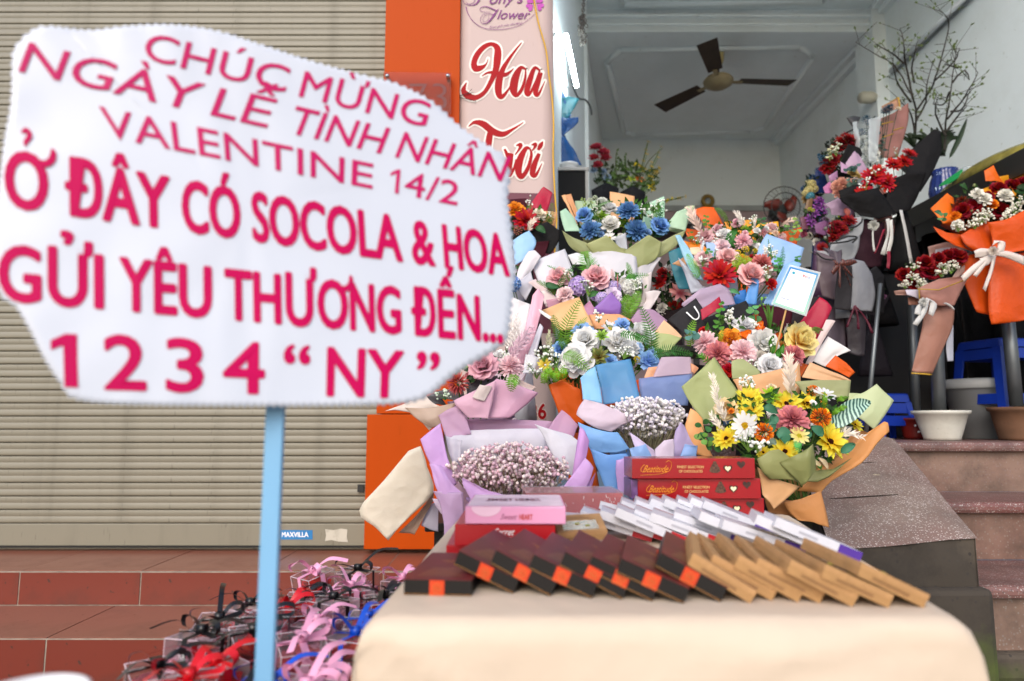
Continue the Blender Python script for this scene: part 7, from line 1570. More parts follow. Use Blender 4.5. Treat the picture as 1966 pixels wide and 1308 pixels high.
def stool(label, px, d, w, h, rot=0.0):
    c = Vector((P(px, 820, d).x, d, LZ)); t = thing('plastic_stool', c, label, 'stool', 'blue plastic stools')
    rm = Matrix.Rotation(rot, 3, 'Z')
    sp = lambda v: c + rm @ Vector(v)
    b = MB(); b.add([sp((sx * w * .36, sy * w * .36, h)) for sx, sy in ((-1, -1), (1, -1), (1, 1), (-1, 1))] + [sp((sx * w * .39, sy * w * .39, h - .035)) for sx, sy in ((-1, -1), (1, -1), (1, 1), (-1, 1))], [(0, 1, 2, 3), (0, 4, 5, 1), (1, 5, 6, 2), (2, 6, 7, 3), (3, 7, 4, 0)]); mk('seat', b, m_st, t, bevel=.008)
    for sx in (-1, 1):
        for sy in (-1, 1):
            b = MB(); vs_ = []
            for z_, s_ in ((h - .036, .39), (0, .5)):
                lw = .15 if z_ > .05 else .11
                for ax, ay in ((0, 0), (lw, 0), (lw, .03), (.03, .03), (.03, lw), (0, lw)): vs_.append(sp((sx * w * (s_ - ax), sy * w * (s_ - ay), z_)))
            b.add(vs_, [(i, (i + 1) % 6, (i + 1) % 6 + 6, i + 6) for i in range(6)] + [(0, 1, 2, 3, 4, 5), (11, 10, 9, 8, 7, 6)]); mk('leg', b, m_st, t)
    for a in range(4):
        r2 = rm @ Matrix.Rotation(a * math.pi / 2, 3, 'Z')
        for (z_, s_) in ((h * .40, .447), (h - .06, .40)): b = MB(); b.box(c + r2 @ Vector((0, -w * s_ + .004, z_)), (w * s_ * 2 - w * .1, .006, .04), r2); mk('stretcher', b, m_st, t)
stool('tall blue plastic stool at the right edge of the landing', 1930, 2.78, .27, .40, .2)
stool('low blue plastic stool left of the white pot', 1703, 2.85, .17, .185, .1)
# ------------------------------------------------------------------ table with chocolate boxes
TZ = 0.583
TY0, TY1 = 0.600, 1.27
tbl = thing('display_table', (.16, .92, 0), 'low display table under the kraft paper cover', 'table')
b = MB(); b.prism([(-.085, TY0 + .05), (.345, TY0 + .05), (.46, TY1 - .02), (-.06, TY1 - .02)], lambda x, y: Vector((x, y, TZ - .03)), lambda x, y: Vector((x, y, TZ - .004))); mk('table_top', b, plain('table_wood', '7a5a3c', .6), tbl)
for x in (-.06, .35):
    for y in (TY0 + .05, TY1 - .04): b = MB(); b.span((x - .02, y - .02, 0), (x + .02, y + .02, TZ - .03)); mk('leg', b, plain('table_wood', '7a5a3c', .6), tbl)
m_kraft = plain('kraft_cover', 'c8b6a2', .6, 0, .25, .05, 5, .25, 14, crumple=.12)
def drape(a, hw, r):
    s_ = 1 if a >= 0 else -1; a = abs(a)
    if a < hw - r: return s_ * a, 0.0
    th = (a - (hw - r)) / r
    if th < math.pi / 2: return s_ * (hw - r + r * math.sin(th)), r * (1 - math.cos(th))
    return s_ * (hw + .02 * (a - (hw - r) - r * math.pi / 2)), r + (a - (hw - r) - r * math.pi / 2)
rows = []
NU, NV = 90, 90
RE = .014
for j in range(NV + 1):
    row = []
    bq_ = -.34 + (TY1 - TY0 + .34) * j / NV          # negative = over the front edge
    if bq_ < RE:
        th = (RE - bq_) / RE
        if th < math.pi / 2: yy, dz = TY0 + RE - RE * math.sin(th), RE * (1 - math.cos(th))
        else: yy, dz = TY0 - .05 * (th - math.pi / 2) * RE, RE + (th - math.pi / 2) * RE
    else: yy, dz = TY0 + bq_, 0.0
    t = max(0, min(1, (yy - TY0) / (TY1 - TY0)))
    xc = .131 + .075 * t; hw = .262 + .045 * t
    if bq_ < 0: hw += .012 * min(1, dz / .1)
    for i in range(NU + 1):
        a = (-1 + 2 * i / NU) * (hw + .30)
        xx, dx = drape(a, hw, .02)
        z_ = TZ - min(dz + dx, .42)
        p = Vector((xc + xx, yy, z_))
        wv = .0025 * noise.noise(p * 9) + .004 * noise.noise(p * 4) if (dz + dx) > .02 else .0006 * noise.noise(p * 14)
        if dz > .02: p.y -= wv * 2.4 + .010 * math.sin(xx * 11 + 1) * min(1, dz / .15) + .006 * max(0, 1 - abs((xx + .17) * .75 - (dz - .06)) / .014) - .004 * max(0, 1 - abs((xx - .09) * .3 + (dz - .05)) / .02)
        else: p.z += wv * .4
        if dx > .02: p.x += wv * 1.5 + .006 * math.sin(yy * 14) * min(1, dx / .1)
        row.append(p)
    rows.append(row)
b = MB(); b.grid(rows)
tag(mk('kraft_cover', b, m_kraft, smooth=True, solid=.0006), 'pale kraft paper cover draped over the front table', 'cover')
def ground_pt(px, py, z=TZ): return on_z(px, py, z)

# reusable boxes: local frame x right, y back, z up, origin at the front right bottom edge
m_dk = plain('box_black', '141110', .5, 0, .25, .1); m_mar = plain('box_maroon', '5c181a', .45, 0, .35, .2, 30); m_org = plain('box_orange', 'c03a14', .45, 0, .3, .15, 60); m_gold = plain('print_gold', 'a8763c', .4, .3)
def rect(mb, x0, y0, x1, y1, plane, off):
    if plane == 'top': mb.add([Vector((x0, y0, off)), Vector((x1, y0, off)), Vector((x1, y1, off)), Vector((x0, y1, off))], [(0, 1, 2, 3)])
    if plane == 'front': mb.add([Vector((x0, off, y0)), Vector((x1, off, y0)), Vector((x1, off, y1)), Vector((x0, off, y1))], [(0, 1, 2, 3)])
def dark_parts(w=.066, h=.0150, L=.135):
    out = []
    b = MB(); b.span((-w, 0, 0), (0, L, h)); out.append(('box_body', b.mesh('box_body', m_dk)))
    b = MB(); b.span((-w - .0004, -.0004, h), (.0004, L, h + .0005)); out.append(('lid', b.mesh('lid', m_mar)))
    b = MB(); rect(b, -w * .62, .0004, -w * .40, h - .0004, 'front', -.0005); out.append(('front_label', b.mesh('front_label', m_org)))
    b = MB(); rect(b, -w * .48, L * .74, -w * .16, L * .93, 'top', h + .0008); out.append(('lid_label', b.mesh('lid_label', m_org)))
    b = MB(); rect(b, -w, .0012, 0, .0017, 'front', -.0007)
    b.tube([Vector((-w * .51 + .004 * math.cos(a * .63), -.0008, h * .5 + .004 * math.sin(a * .63))) for a in range(11)], .0003, 3, False); b.tube([Vector((-w * .51 - .002 + .0008 * k, -.0008, h * .5 + .0018 * math.sin(k * 2.2))) for k in range(6)], .0004, 3)
    for i in range(3): rect(b, -w * (.70 - .05 * i), L * (.66 - .035 * i), -w * .34, L * (.672 - .035 * i), 'top', h + .0008)
    out.append(('gold_print', b.mesh('gold_print', m_gold)))
    b = MB(); rg = random.Random(4)
    for i in range(5): rect(b, -w * (.85 - .03 * i), L * (.10 + .06 * i), -w * (.18 + .05 * (i % 2)), L * (.145 + .06 * i), 'top', h + .0007)
    out.append(('chocolate_picture', b.mesh('chocolate_picture', plain('print_choc', '6a3c22', .4, var=.6, vscale=120))))
    return out
def kraft_parts(w=.064, h=.0125, L=.135):
    mk_ = plain('box_kraft', '9f7a50', .75, 0, .2, .10, 40, .2, 200); out = []
    b = MB(); b.span((-w, 0, 0), (0, L, h)); out.append(('box_body', b.mesh('box_body', mk_)))
    b = MB(); b.span((-w - .0003, -.0003, h * .62), (.0003, L + .0003, h + .0004)); out.append(('lid', b.mesh('lid', plain('box_kraft_lid', 'a98258', .75, 0, .2, .10, 40, .2, 200))))
    b = MB(); rect(b, -w * .86, L * .10, -w * .14, L * .62, 'top', h + .0007); out.append(('window', b.mesh('window', plain('kraft_window', '6b4a2a', .25, 0, .6, .6, 90))))
    b = MB()
    for i in range(3): rect(b, -w * .86, L * (.70 + .07 * i), -w * (.16 + .1 * i), L * (.725 + .07 * i), 'top', h + .0007)
    rect(b, -w * .8, h * .25, -w * .25, h * .42, 'front', -.0006); out.append(('brown_print', b.mesh('brown_print', plain('print_brown', '7a5634', .6))))
    b = MB(); ico(b, (-w * .55, L * .42, h + .001), .004, rnd, .3); ico(b, (-w * .35, L * .3, h + .001), .004, rnd, .3); out.append(('nut_pieces', b.mesh('nut_pieces', plain('nut_green', '8a8a2a', .6))))
    return out
def white_parts(band, w=.105, h=.012, L=.062):
    out = []; mw_ = plain('box_white', 'c6c6ce', .35, 0, .4, .04, 40)
    b = MB(); b.span((-w, 0, 0), (0, L, h)); out.append(('box_body', b.mesh('box_body', mw_)))
    b = MB(); rect(b, -w * .985, L * .80, -w * .02, L * .87, 'top', h + .0004); rect(b, -w * .06, .0004, -w * .0, h, 'front', -.0004); rect(b, -w * .26, .0002, -w * .06, h * .98, 'front', -.0004); out.append(('colour_band', b.mesh('colour_band', plain('band_' + band, band, .4))))
    b = MB()
    for i in range(4): rect(b, -w * (.8 - .06 * i), L * (.18 + .12 * i), -w * (.35 + .05 * i), L * (.21 + .12 * i), 'top', h + .0005)
    rect(b, -w * .72, h * .35, -w * .5, h * .6, 'front', -.0005); out.append(('grey_print', b.mesh('grey_print', plain('print_lightgrey', 'a4a4ae', .5))))
    return out
def place_box(parts, name, label, mw, group):
    root = link(name, None, None, mw); root.empty_display_size = .03; tag(root, label, 'chocolate box', group)
    for nm, me in parts:
        o = link(nm, me, root, mw)
        if nm in ('gold_print', 'brown_print', 'grey_print', 'nut_pieces', 'chocolate_picture', 'colour_band'): o['kind'] = 'stuff'
    return root
def frame_mw(p, roll, yaw, pit=0.0): return Matrix.Translation(p) @ Matrix.Rotation(R(yaw), 4, 'Z') @ Matrix.Rotation(R(roll), 4, 'Y') @ Matrix.Rotation(R(pit), 4, 'X')
ORD = ('first', 'second', 'third', 'fourth', 'fifth', 'sixth', 'seventh', 'eighth', 'ninth', 'tenth')
dkp = dark_parts()
p = ground_pt(905, 1146); place_box(dkp, 'chocolate_box', 'maroon chocolate box lying flat at the left end of the front row', frame_mw(p, 0, -5) , 'maroon chocolate boxes')
for i, (x, y) in enumerate(((985, 1141), (1056, 1146), (1136, 1150), (1194, 1152), (1252, 1156), (1312, 1160), (1383, 1157))):
    place_box(dkp, 'chocolate_box', 'maroon chocolate box leaning in the front row, %s leaning one from the left' % ORD[i], frame_mw(ground_pt(x, y), 24 + rnd.uniform(-2, 3) + (3 if i == 6 else 0), -13 + rnd.uniform(-2, 2)), 'maroon chocolate boxes')
krp = kraft_parts()
for i, (x, y) in enumerate(((1440, 1159), (1482, 1154), (1532, 1157), (1574, 1159), (1637, 1166), (1706, 1168), (1774, 1168))):
    place_box(krp, 'chocolate_box', 'brown kraft chocolate box in the front row, %s kraft box from the left' % ORD[i], frame_mw(ground_pt(x, y), 28 + rnd.uniform(-1, 3) - i * .6, -12 + rnd.uniform(-2, 2) + i * 1.5), 'kraft chocolate boxes')
place_box(krp, 'chocolate_box', 'single kraft chocolate box propped beside the red boxes', frame_mw(P(1166, 1036, .90), -3, 2, 14) @ Matrix.Diagonal((1.0, .42, 1.0, 1.0)), 'kraft chocolate boxes')
wr_, wp_ = white_parts('a8141e'), white_parts('4a2a8a')
for i, (x, y) in enumerate(((1318, 1028), (1346, 1026), (1374, 1027), (1402, 1028), (1428, 1027), (1452, 1026), (1482, 1030))):
    place_box(wr_ if i < 4 else wp_, 'chocolate_bar', 'slim white chocolate box with %s band, %s from left in back row' % ('red' if i < 4 else 'purple', ORD[i]), frame_mw(ground_pt(x, y), 23 + rnd.uniform(-2, 2), -10 + rnd.uniform(-2, 2)), 'slim white chocolate boxes')
for i, (x, y) in enumerate(((1250, 1042), (1290, 1046), (1322, 1052), (1358, 1050), (1395, 1056), (1440, 1052), (1490, 1060), (1545, 1068), (1612, 1078), (1650, 1080))):
    place_box(wr_ if i < 5 else wp_, 'chocolate_bar', 'slim white chocolate box behind the kraft row, %s from the left' % ORD[i], frame_mw(ground_pt(x, y), 20 + rnd.uniform(-4, 4), -6 + rnd.uniform(-8, 8)), 'slim white chocolate boxes')
for i, (x, y, r_) in enumerate(((1165, 1003, 4), (1238, 1000, 8), (1275, 1016, 15), (1205, 1022, 6))):
    place_box(wr_, 'chocolate_bar', 'loose slim white chocolate box right of the pink box, %s from left' % ('first', 'third', 'fourth', 'second')[i], frame_mw(ground_pt(x, y) + Vector((0, 0, .004)), r_, rnd.uniform(-8, 8)), 'slim white chocolate boxes')

# red boxes with confectionery pictures, stacked
m_red = plain('box_red', '940a14', .25, 0, .5, .1, 12, coat=.4)
m_choc = plain('print_dark_choc', '2c1610', .4, var=.5, vscale=200); m_wchoc = plain('print_white_choc', 'e8d8b0', .4)
def long_box(label, px0, py0, px1, d, zb_, yaw, slid=False):
    a = P(px0, py0, d); w_ = (px1 - px0) * M(d, py0); h_ = .0345; L_ = .075
    mw = Matrix.Translation((a.x, d, zb_)) @ Matrix.Rotation(R(yaw), 4, 'Z')
    t = link('chocolate_box', None, None, mw); tag(t, label, 'chocolate box', 'stacked red chocolate boxes')
    b = MB(); b.span((0, 0, .0003), (w_, L_, h_)); o = link('box_body', b.mesh('box_body', m_red), t, mw); m = o.modifiers.new('bevel', 'BEVEL'); m.width = .0012; m.segments = 2
    fx = lambda s, t_: mw @ Vector((s * w_, -.0006, t_ * h_))
    b = MB(); print_text(b, 'Beatitude', quad_place(fx(.085, .33), fx(.285, .33), fx(.30, .66), fx(.10, .66)), 0.0, .3)
    b2 = MB(); pts = [(.06, .5), (.065, .35), (.08, .3), (.10, .4)]
    b.tube([fx(x, y) for x, y in catmull([(.275, .82), (.295, .88), (.318, .8), (.315, .55), (.29, .36), (.22, .24), (.15, .2), (.065, .18)], 5)], .0005, 3, False)
    b.tube([fx(x, y) for x, y in catmull([(.10, .7), (.075, .55), (.07, .4), (.085, .34)], 5)], .0005, 3, False)
    mk('gold_lettering', b, plain('print_amber', 'd98a1e', .4), t)
    b = MB(); print_text(b, 'FINEST SELECTION', quad_place(fx(.365, .52), fx(.58, .52), fx(.58, .64), fx(.365, .64)), .012); print_text(b, 'OF CHOCOLATES', quad_place(fx(.378, .31), fx(.57, .31), fx(.57, .43), fx(.378, .43)), .012); mk('lettering', b, plain('print_pale_gold', 'd8b070', .4), t)
    def heart(cx_, cy_, r_, off, mat, nm):
        b = MB(); pts = []
        for k in range(20):
            th = 2 * math.pi * k / 20; hx = 16 * math.sin(th) ** 3; hy = 13 * math.cos(th) - 5 * math.cos(2 * th) - 2 * math.cos(3 * th) - math.cos(4 * th)
            v = mw @ Vector((cx_ * w_ + hx / 17 * r_, off, cy_ * h_ + hy / 17 * r_)); pts.append(v)
        b.add(pts, [tuple(range(20))]); mk(nm, b, mat, t)
    heart(.775, .50, .0082, -.0007, m_choc, 'chocolate_picture'); heart(.775, .50, .0054, -.0010, m_wchoc, 'chocolate_picture'); heart(.885, .70, .0078, -.0007, plain('print_milk_choc', '3c2620', .4, var=.5, vscale=150), 'chocolate_picture')
    b = MB()
    for (yy, ww, k) in ((.40, .010, 0), (.52, .0085, 1), (.64, .006, 0), (.75, .0035, 1)): b.add([mw @ Vector((.67 * w_ + ww * math.cos(a_ * .524), -.0007 - .0002 * k, yy * h_ + .004 * math.sin(a_ * .524))) for a_ in range(12)], [tuple(range(12))])
    mk('chocolate_picture', b, plain('print_swirl_choc', '57392c', .4, var=.9, vscale=260), t)
    if slid:
        b = MB(); b.span((-.011, .003, .001), (.0002, L_ - .003, h_ - .002)); o = link('tray', b.mesh('tray', plain('tray_purple', '6a4a7a', .3, var=.5, vscale=60)), t, mw)
    return t
long_box('bottom red long chocolate box of the stack, half hidden by slim white boxes', 1232, 990, 1470, 1.205, TZ + .0005, 1.2)
long_box('middle red long chocolate box of the stack with its tray sliding out', 1225, 950, 1463, 1.195, TZ + .0353, 1.0, True)
long_box('top red long chocolate box of the stack', 1214, 914, 1453, 1.185, TZ + .0701, 1.6)
# square boxes: pink on red on red
def square_box(label, px0, px1, d, zb_, h_, L_, yaw, mat, top_mat=None):
    a = P(px0, 1000, d); w_ = (px1 - px0) * M(d, 1000); mw = Matrix.Translation((a.x, d, zb_)) @ Matrix.Rotation(R(yaw), 4, 'Z')
    t = link('chocolate_box', None, None, mw); tag(t, label, 'chocolate box', 'square chocolate boxes')
    b = MB(); b.span((0, 0, .0003), (w_, L_, h_)); o = link('box_body', b.mesh('box_body', mat), t, mw); m = o.modifiers.new('bevel', 'BEVEL'); m.width = .0015; m.segments = 2
    return t, mw, w_
m_pink = plain('box_pink', 'e59cc0', .35, 0, .4, .05, 9); m_red2 = plain('box_scarlet', 'aa0d1a', .34, 0, .4, .05, 9); m_pw = plain('print_white', 'e8e8e8', .5)
zr1 = TZ + .0155; h1 = .0265
t, mw, w_ = square_box('lowest scarlet square chocolate box under the one with white script', 857, 1050, .87, TZ + .0003, .0150, .13, 0, m_red2)
t, mw, w_ = square_box('scarlet square chocolate box with white script lettering, under the pink box', 873, 1066, .86, zr1, h1, .13, -1, m_red2)
f_ = lambda s, z_: mw @ Vector((s * w_, -.0006, z_))
b = MB(); print_text(b, 'Secret', quad_place(f_(.39, .0135), f_(.59, .0135), f_(.60, .0215), f_(.40, .0215)), .004, .3); print_text(b, 'WINGS', quad_place(f_(.43, .0065), f_(.56, .0065), f_(.56, .0115), f_(.43, .0115)), .03); mk('lettering', b, m_pw, t)
t, mw, w_ = square_box('pink square chocolate box on top of the scarlet boxes', 893, 1086, .855, zr1 + h1 + .0006, .0215, .135, -1.5, m_pink)
f_ = lambda s, z_: mw @ Vector((s * w_, -.0006, z_))
b = MB(); print_text(b, 'Sweet', quad_place(f_(.35, .006), f_(.51, .006), f_(.52, .0125), f_(.36, .0125)), -.004, .3); mk('lettering', b, plain('print_plum2', '8a3a5c', .5), t)
b = MB(); print_text(b, 'HEART', quad_place(f_(.54, .006), f_(.67, .006), f_(.67, .012), f_(.54, .012)), .03); mk('lettering', b, plain('print_coral', 'c84a4a', .5), t)
b = MB(); tp_ = lambda s, u: mw @ Vector((s * w_, u * .135, .0221)); print_text(b, 'SWEET HEART', quad_place(tp_(.18, .40), tp_(.78, .40), tp_(.74, .62), tp_(.2, .62)), .02); rect_ = [tp_(.02, .03), tp_(.98, .03), tp_(.98, .2), tp_(.02, .2)]; mk('lettering', b, plain('print_blush', 'd6a0b4', .4), t)
b = MB(); b.add([tp_(.02, .02), tp_(.98, .02), tp_(.98, .98), tp_(.02, .98)], [(0, 1, 2, 3)]); b.v = [v - Vector((0, 0, .0003)) for v in b.v]; mk('lid_print', b, plain('print_pale_pink', 'efd3de', .35, var=.15, vscale=30), t)
b = MB(); ring = [f_(.21 + .15 * math.cos(a * .2618), .0213 + .012 * math.sin(a * .2618)) for a in range(12, 25)]; b.add(ring, [tuple(range(13))]); mk('heart_print', b, plain('print_pale_pink2', 'f0c4d8', .35), t)
t, mw, w_ = square_box('shrink-wrapped red chocolate box behind the pink box', 1010, 1198, 1.10, TZ + .0004, .054, .11, 2, plain('box_red_wrapped', 'a80e1a', .3))
b = MB(); b.span((-.001, -.001, 0), (w_ + .001, .111, .0552)); link('shrink_wrap', b.mesh('shrink_wrap', clear('shrink', 'f8f4f4', .06, .9)), t, mw)
b = MB(); rg = random.Random(3)
for i in range(46): x = rg.uniform(.02, .95) * w_; z_ = rg.choice((rg.uniform(.014, .024), rg.uniform(.036, .048))); b.tube([mw @ Vector((x, -.0018, z_)), mw @ Vector((x + rg.uniform(-.003, .003), -.0018, z_ + rg.uniform(-.006, .006)))], .00035, 3, False)
mk('wrap_creases', b, plain('crease_white', 'e6e2e2', .3), t)

# ------------------------------------------------------------------ gift boxes on a low stand
GZ = .40
gs = thing('low_stand', (-.31, 1.05, 0), 'low pink stand under the ribboned gift boxes, almost hidden', 'stand')
b = MB(); b.span((-.46, .68, GZ - .02), (-.172, 1.38, GZ)); mk('board', b, plain('stand_pink', 'd890b0', .5), gs, bevel=.003)
for x in (-.44, -.19):
    for y in (.72, 1.34): b = MB(); b.span((x - .012, y - .012, 0), (x + .012, y + .012, GZ - .02)); mk('leg', b, plain('stand_leg', 'b0b0b0', .5), gs)
m_acr = clear('gift_acrylic', 'fdf8fa', .04, .985)
RIB = {'black': plain('ribbon_black', '141416', .3, 0, .5), 'pink': plain('ribbon_pink', 'e6a3c4', .35, 0, .5), 'red': plain('ribbon_red', 'c40f1c', .3, 0, .5), 'blue': plain('ribbon_blue', '1450c8', .3, 0, .5)}
def strip(mb, pts, w, side):
    side = Vector(side); n = len(pts); rows = []
    c_ = catmull([tuple(p) for p in pts], 5)
    for i, p in enumerate(c_):
        rows.append([Vector(p) - side * w / 2, Vector(p) + side * w / 2])
    mb.grid(rows)
def gift(label, x, y, s_, h_, yaw, rib, fill, seed, z0=GZ, pit=0):
    rg = random.Random(seed)
    mw = Matrix.Translation((x, y, z0 + .001)) @ Matrix.Rotation(R(yaw), 4, 'Z') @ Matrix.Rotation(R(pit), 4, 'X')
    t = link('gift_box', None, None, mw); tag(t, label, 'gift box', 'ribboned clear gift boxes')
    b = MB(); b.box((0, 0, h_ / 2), (s_, s_, h_)); link('clear_box', b.mesh('clear_box', m_acr), t, mw)
    b = MB()
    for sx in (-1, 1):
        b.tube([(sx * s_ / 2, -s_ / 2, 0), (sx * s_ / 2, -s_ / 2, h_)], .0007, 4)
        b.tube([(sx * s_ / 2, -s_ / 2, h_), (sx * s_ / 2, s_ / 2, h_)], .0007, 4); b.tube([(-s_ / 2, sx * s_ / 2, h_), (s_ / 2, sx * s_ / 2, h_)], .0007, 4)
    link('edge_highlights', b.mesh('edge_highlights', plain('highlight_pale', 'c8b4bc', .2)), t, mw)  # pale tubes paint highlights along the edges of the clear box
    b = MB(); b.box((0, 0, .004), (s_ * .94, s_ * .94, .006)); link('base_card', b.mesh('base_card', RIB[rib] if rib != 'red' else RIB['pink']), t, mw)
    fc_ = {'red': ('b00c12', 'f0342e'), 'pink': ('f0a6bc', 'f8ccd8'), 'rosy': ('d03048', 'f27a8c'), 'white': ('e8ccd4', 'f6e4e8')}[fill]
    link('soap_rose', bloom_mesh('rose' if seed % 2 else 'carnation', seed % 3, *fc_), t, mw @ Matrix.Translation((0, 0, h_ * .52)) @ Matrix.Scale(s_ * .54, 4))
    ti = MB(); ti.box((0, 0, h_ * .3), (s_ * .9, s_ * .9, h_ * .52)); link('tissue', ti.mesh('tissue', plain('tissue_' + fill, {'red': 'a80c18', 'pink': 'e890ac', 'rosy': 'd04a68', 'white': 'ecc8d4'}[fill], .4, 0, .4, .3, 90, .8, 150)), t, mw)
    m_r = RIB[rib]; b = MB(); w = .0075 if rib in ('black', 'blue') else .009; e = .0015; hs = s_ / 2 + e
    b2 = MB()
    strip(b2, [(0, -hs, .002), (0, -hs, h_ * .5), (0, -hs, h_ + e)], w, (1, 0, 0)); strip(b2, [(0, -hs, h_ + e), (0, 0, h_ + e + .001), (0, hs, h_ + e)], w, (1, 0, 0)); strip(b2, [(-hs, 0, .002), (-hs, 0, h_ * .5), (-hs, 0, h_ + e)], w, (0, 1, 0)); strip(b2, [(-hs, 0, h_ + e), (0, 0, h_ + e + .0015), (hs, 0, h_ + e)], w, (0, 1, 0)); strip(b2, [(hs, 0, .002), (hs, 0, h_ * .5), (hs, 0, h_ + e)], w, (0, 1, 0))
    o = link('ribbon', b2.mesh('ribbon', m_r, True), t, mw)
    b3 = MB(); top_ = Vector((0, 0, h_ + .003))
    for sd in (-1, 1):
        a = R(rg.uniform(-35, 35)) + (R(70) if abs(sd) > 1 else 0) + (math.pi if sd < 0 else 0); d_ = Vector((math.cos(a), math.sin(a), 0)); sv = Vector((-d_.y, d_.x, .5)).normalized(); ll = rg.uniform(.026, .042)
        strip(b3, [top_, top_ + d_ * ll * .5 + Vector((0, 0, .016)), top_ + d_ * ll + Vector((0, 0, .014)), top_ + d_ * ll * .95 + Vector((0, 0, .002)), top_ + d_ * ll * .4 + Vector((0, 0, .0)), top_], w, sv)
        a2 = a + R(rg.uniform(30, 80)); d2 = Vector((math.cos(a2), math.sin(a2), 0)); l2 = rg.uniform(.045, .075); up_ = rg.choice((.004, .012, .028))
        strip(b3, [top_, top_ + d2 * l2 * .5 + Vector((0, 0, .012 + up_ * .6)), top_ + d2 * l2 + Vector((0, 0, up_))], w * .9, (-d2.y, d2.x, .4))
    b3.box(top_ + Vector((0, 0, .004)), (.011, .010, .010))
    link('bow', b3.mesh('bow', m_r, True), t, mw)
    if rib in ('black', 'red', 'blue'):
        b4 = MB()
        for k in range(3): print_text(b4, 'BEAUTYLIFE', quad_place(Vector((-.0022, -hs - .0006, .006 + k * .024)), Vector((-.0022, -hs - .0006, .026 + k * .024)), Vector((.0018, -hs - .0006, .026 + k * .024)), Vector((.0018, -hs - .0006, .006 + k * .024))), .02) if .03 + k * .024 < h_ else None
        for k in (-1, 1): print_text(b4, 'BEAUTYLIFE', quad_place(Vector((k * .022 - .012, -.002, h_ + .0035)), Vector((k * .022 + .010, -.002, h_ + .0035)), Vector((k * .022 + .010, .002, h_ + .0035)), Vector((k * .022 - .012, .002, h_ + .0035))), .02)
        link('ribbon_lettering', b4.mesh('ribbon_lettering', m_pw), t, mw)['kind'] = 'stuff'
CW = {'black': 'black', 'pink': 'pale pink', 'red': 'red', 'blue': 'blue'}
ROWN = ('nearest', 'second', 'third', 'fourth', 'fifth', 'sixth', 'farthest')
plan = [(.735, (None, 'red', 'black', 'pink'), ('pink', 'white', 'rosy', 'pink')), (.825, ('black', 'red', 'blue', 'pink'), ('rosy', 'red', 'rosy', 'pink')), (.915, ('black', 'black', 'pink', 'blue'), ('pink', 'red', 'rosy', 'red')), (1.005, ('black', 'black', 'pink', 'blue'), ('red', 'rosy', 'pink', 'rosy')), (1.09, ('black', 'red', 'black', 'black'), ('rosy', 'red', 'pink', 'red')), (1.18, (None, 'black', 'pink', 'black'), ('red', 'pink', 'rosy', 'red')), (1.27, (None, 'pink', 'black', 'pink'), ('rosy', 'red', 'pink', 'rosy'))]
gi = 0
for r_, (y, ribs, fills) in enumerate(plan):
    for c_ in range(4):
        if ribs[c_] is None: continue
        gi += 1
        x = -.405 + .066 * c_ + rnd.uniform(-.007, .007)
        gift('clear gift box with %s ribbon, %s in the %s row' % (CW[ribs[c_]], ('leftmost', 'second from left', 'third from left', 'rightmost')[c_], ROWN[r_]), x, y + rnd.uniform(-.014, .014), rnd.uniform(.052, .062), rnd.uniform(.05, .075), rnd.uniform(-40, 40), ribs[c_], fills[c_], gi, GZ + rnd.uniform(.004, .016), rnd.uniform(-6, 16))

# ------------------------------------------------------------------ greeting sign on a blue stick
def sd(px, py, e=0.0):
    inv = 1 / .50 + (1 / .66 - 1 / .50) * px / 985.0 + (py - 400) * .00012
    return 1 / inv - e
def SP(px, py, e=0.0): return P(px, py, sd(px, py, e))
outline = [(22, 130), (26, 95), (55, 62), (90, 50), (170, 58), (240, 50), (330, 47), (420, 60), (520, 92), (600, 118), (700, 145), (760, 160), (830, 195), (880, 240), (930, 275), (970, 300), (979, 340), (975, 380), (982, 440), (989, 510), (985, 560), (976, 640), (958, 668), (880, 715), (832, 755), (790, 773), (700, 779), (540, 781), (300, 779), (150, 769), (115, 735), (85, 690), (60, 640), (30, 590), (0, 565), (-12, 480), (-4, 380), (8, 270), (20, 200)]
cl = catmull(outline + [outline[0]], 4)[:-1]
dense = []
for i in range(len(cl)):
    a, c = cl[i], cl[(i + 1) % len(cl)]; L_ = math.hypot(c[0] - a[0], c[1] - a[1]); n_ = max(1, int(L_ / 6.5))
    for k in range(n_): dense.append((a[0] + (c[0] - a[0]) * k / n_, a[1] + (c[1] - a[1]) * k / n_))
zig = []
for i, (x, y) in enumerate(dense):
    a = dense[i - 1]; c = dense[(i + 1) % len(dense)]; dx, dy = c[0] - a[0], c[1] - a[1]; l_ = math.hypot(dx, dy) or 1
    s_ = (2.6 if i % 2 else -2.6); zig.append((x + dy / l_ * s_, y - dx / l_ * s_))
sg = thing('greeting_sign', P(512, 1308, .575), 'white scalloped greeting sign with crimson lettering on a light blue stick', 'sign')
n_ = len(zig)
ctr = (480, 420)
b = MB()
rings_ = [1.0, .97, .9, .8, .7, .6, .5, .4, .3, .2, .1]
def wav(xx, yy): return .0012 * noise.noise(Vector((xx * .008, yy * .008, 0))) + .0007 * noise.noise(Vector((xx * .02, yy * .006, 4)))
vs = []
for e_ in (0.0, -.004):
    for s_ in rings_:
        for (x, y) in zig:
            xx, yy = ctr[0] + (x - ctr[0]) * s_, ctr[1] + (y - ctr[1]) * s_
            vs.append(SP(xx, yy, e_ + wav(xx, yy)))
    vs.append(SP(*ctr, e_ + wav(*ctr)))
fs = []
NR = len(rings_); half = NR * n_ + 1
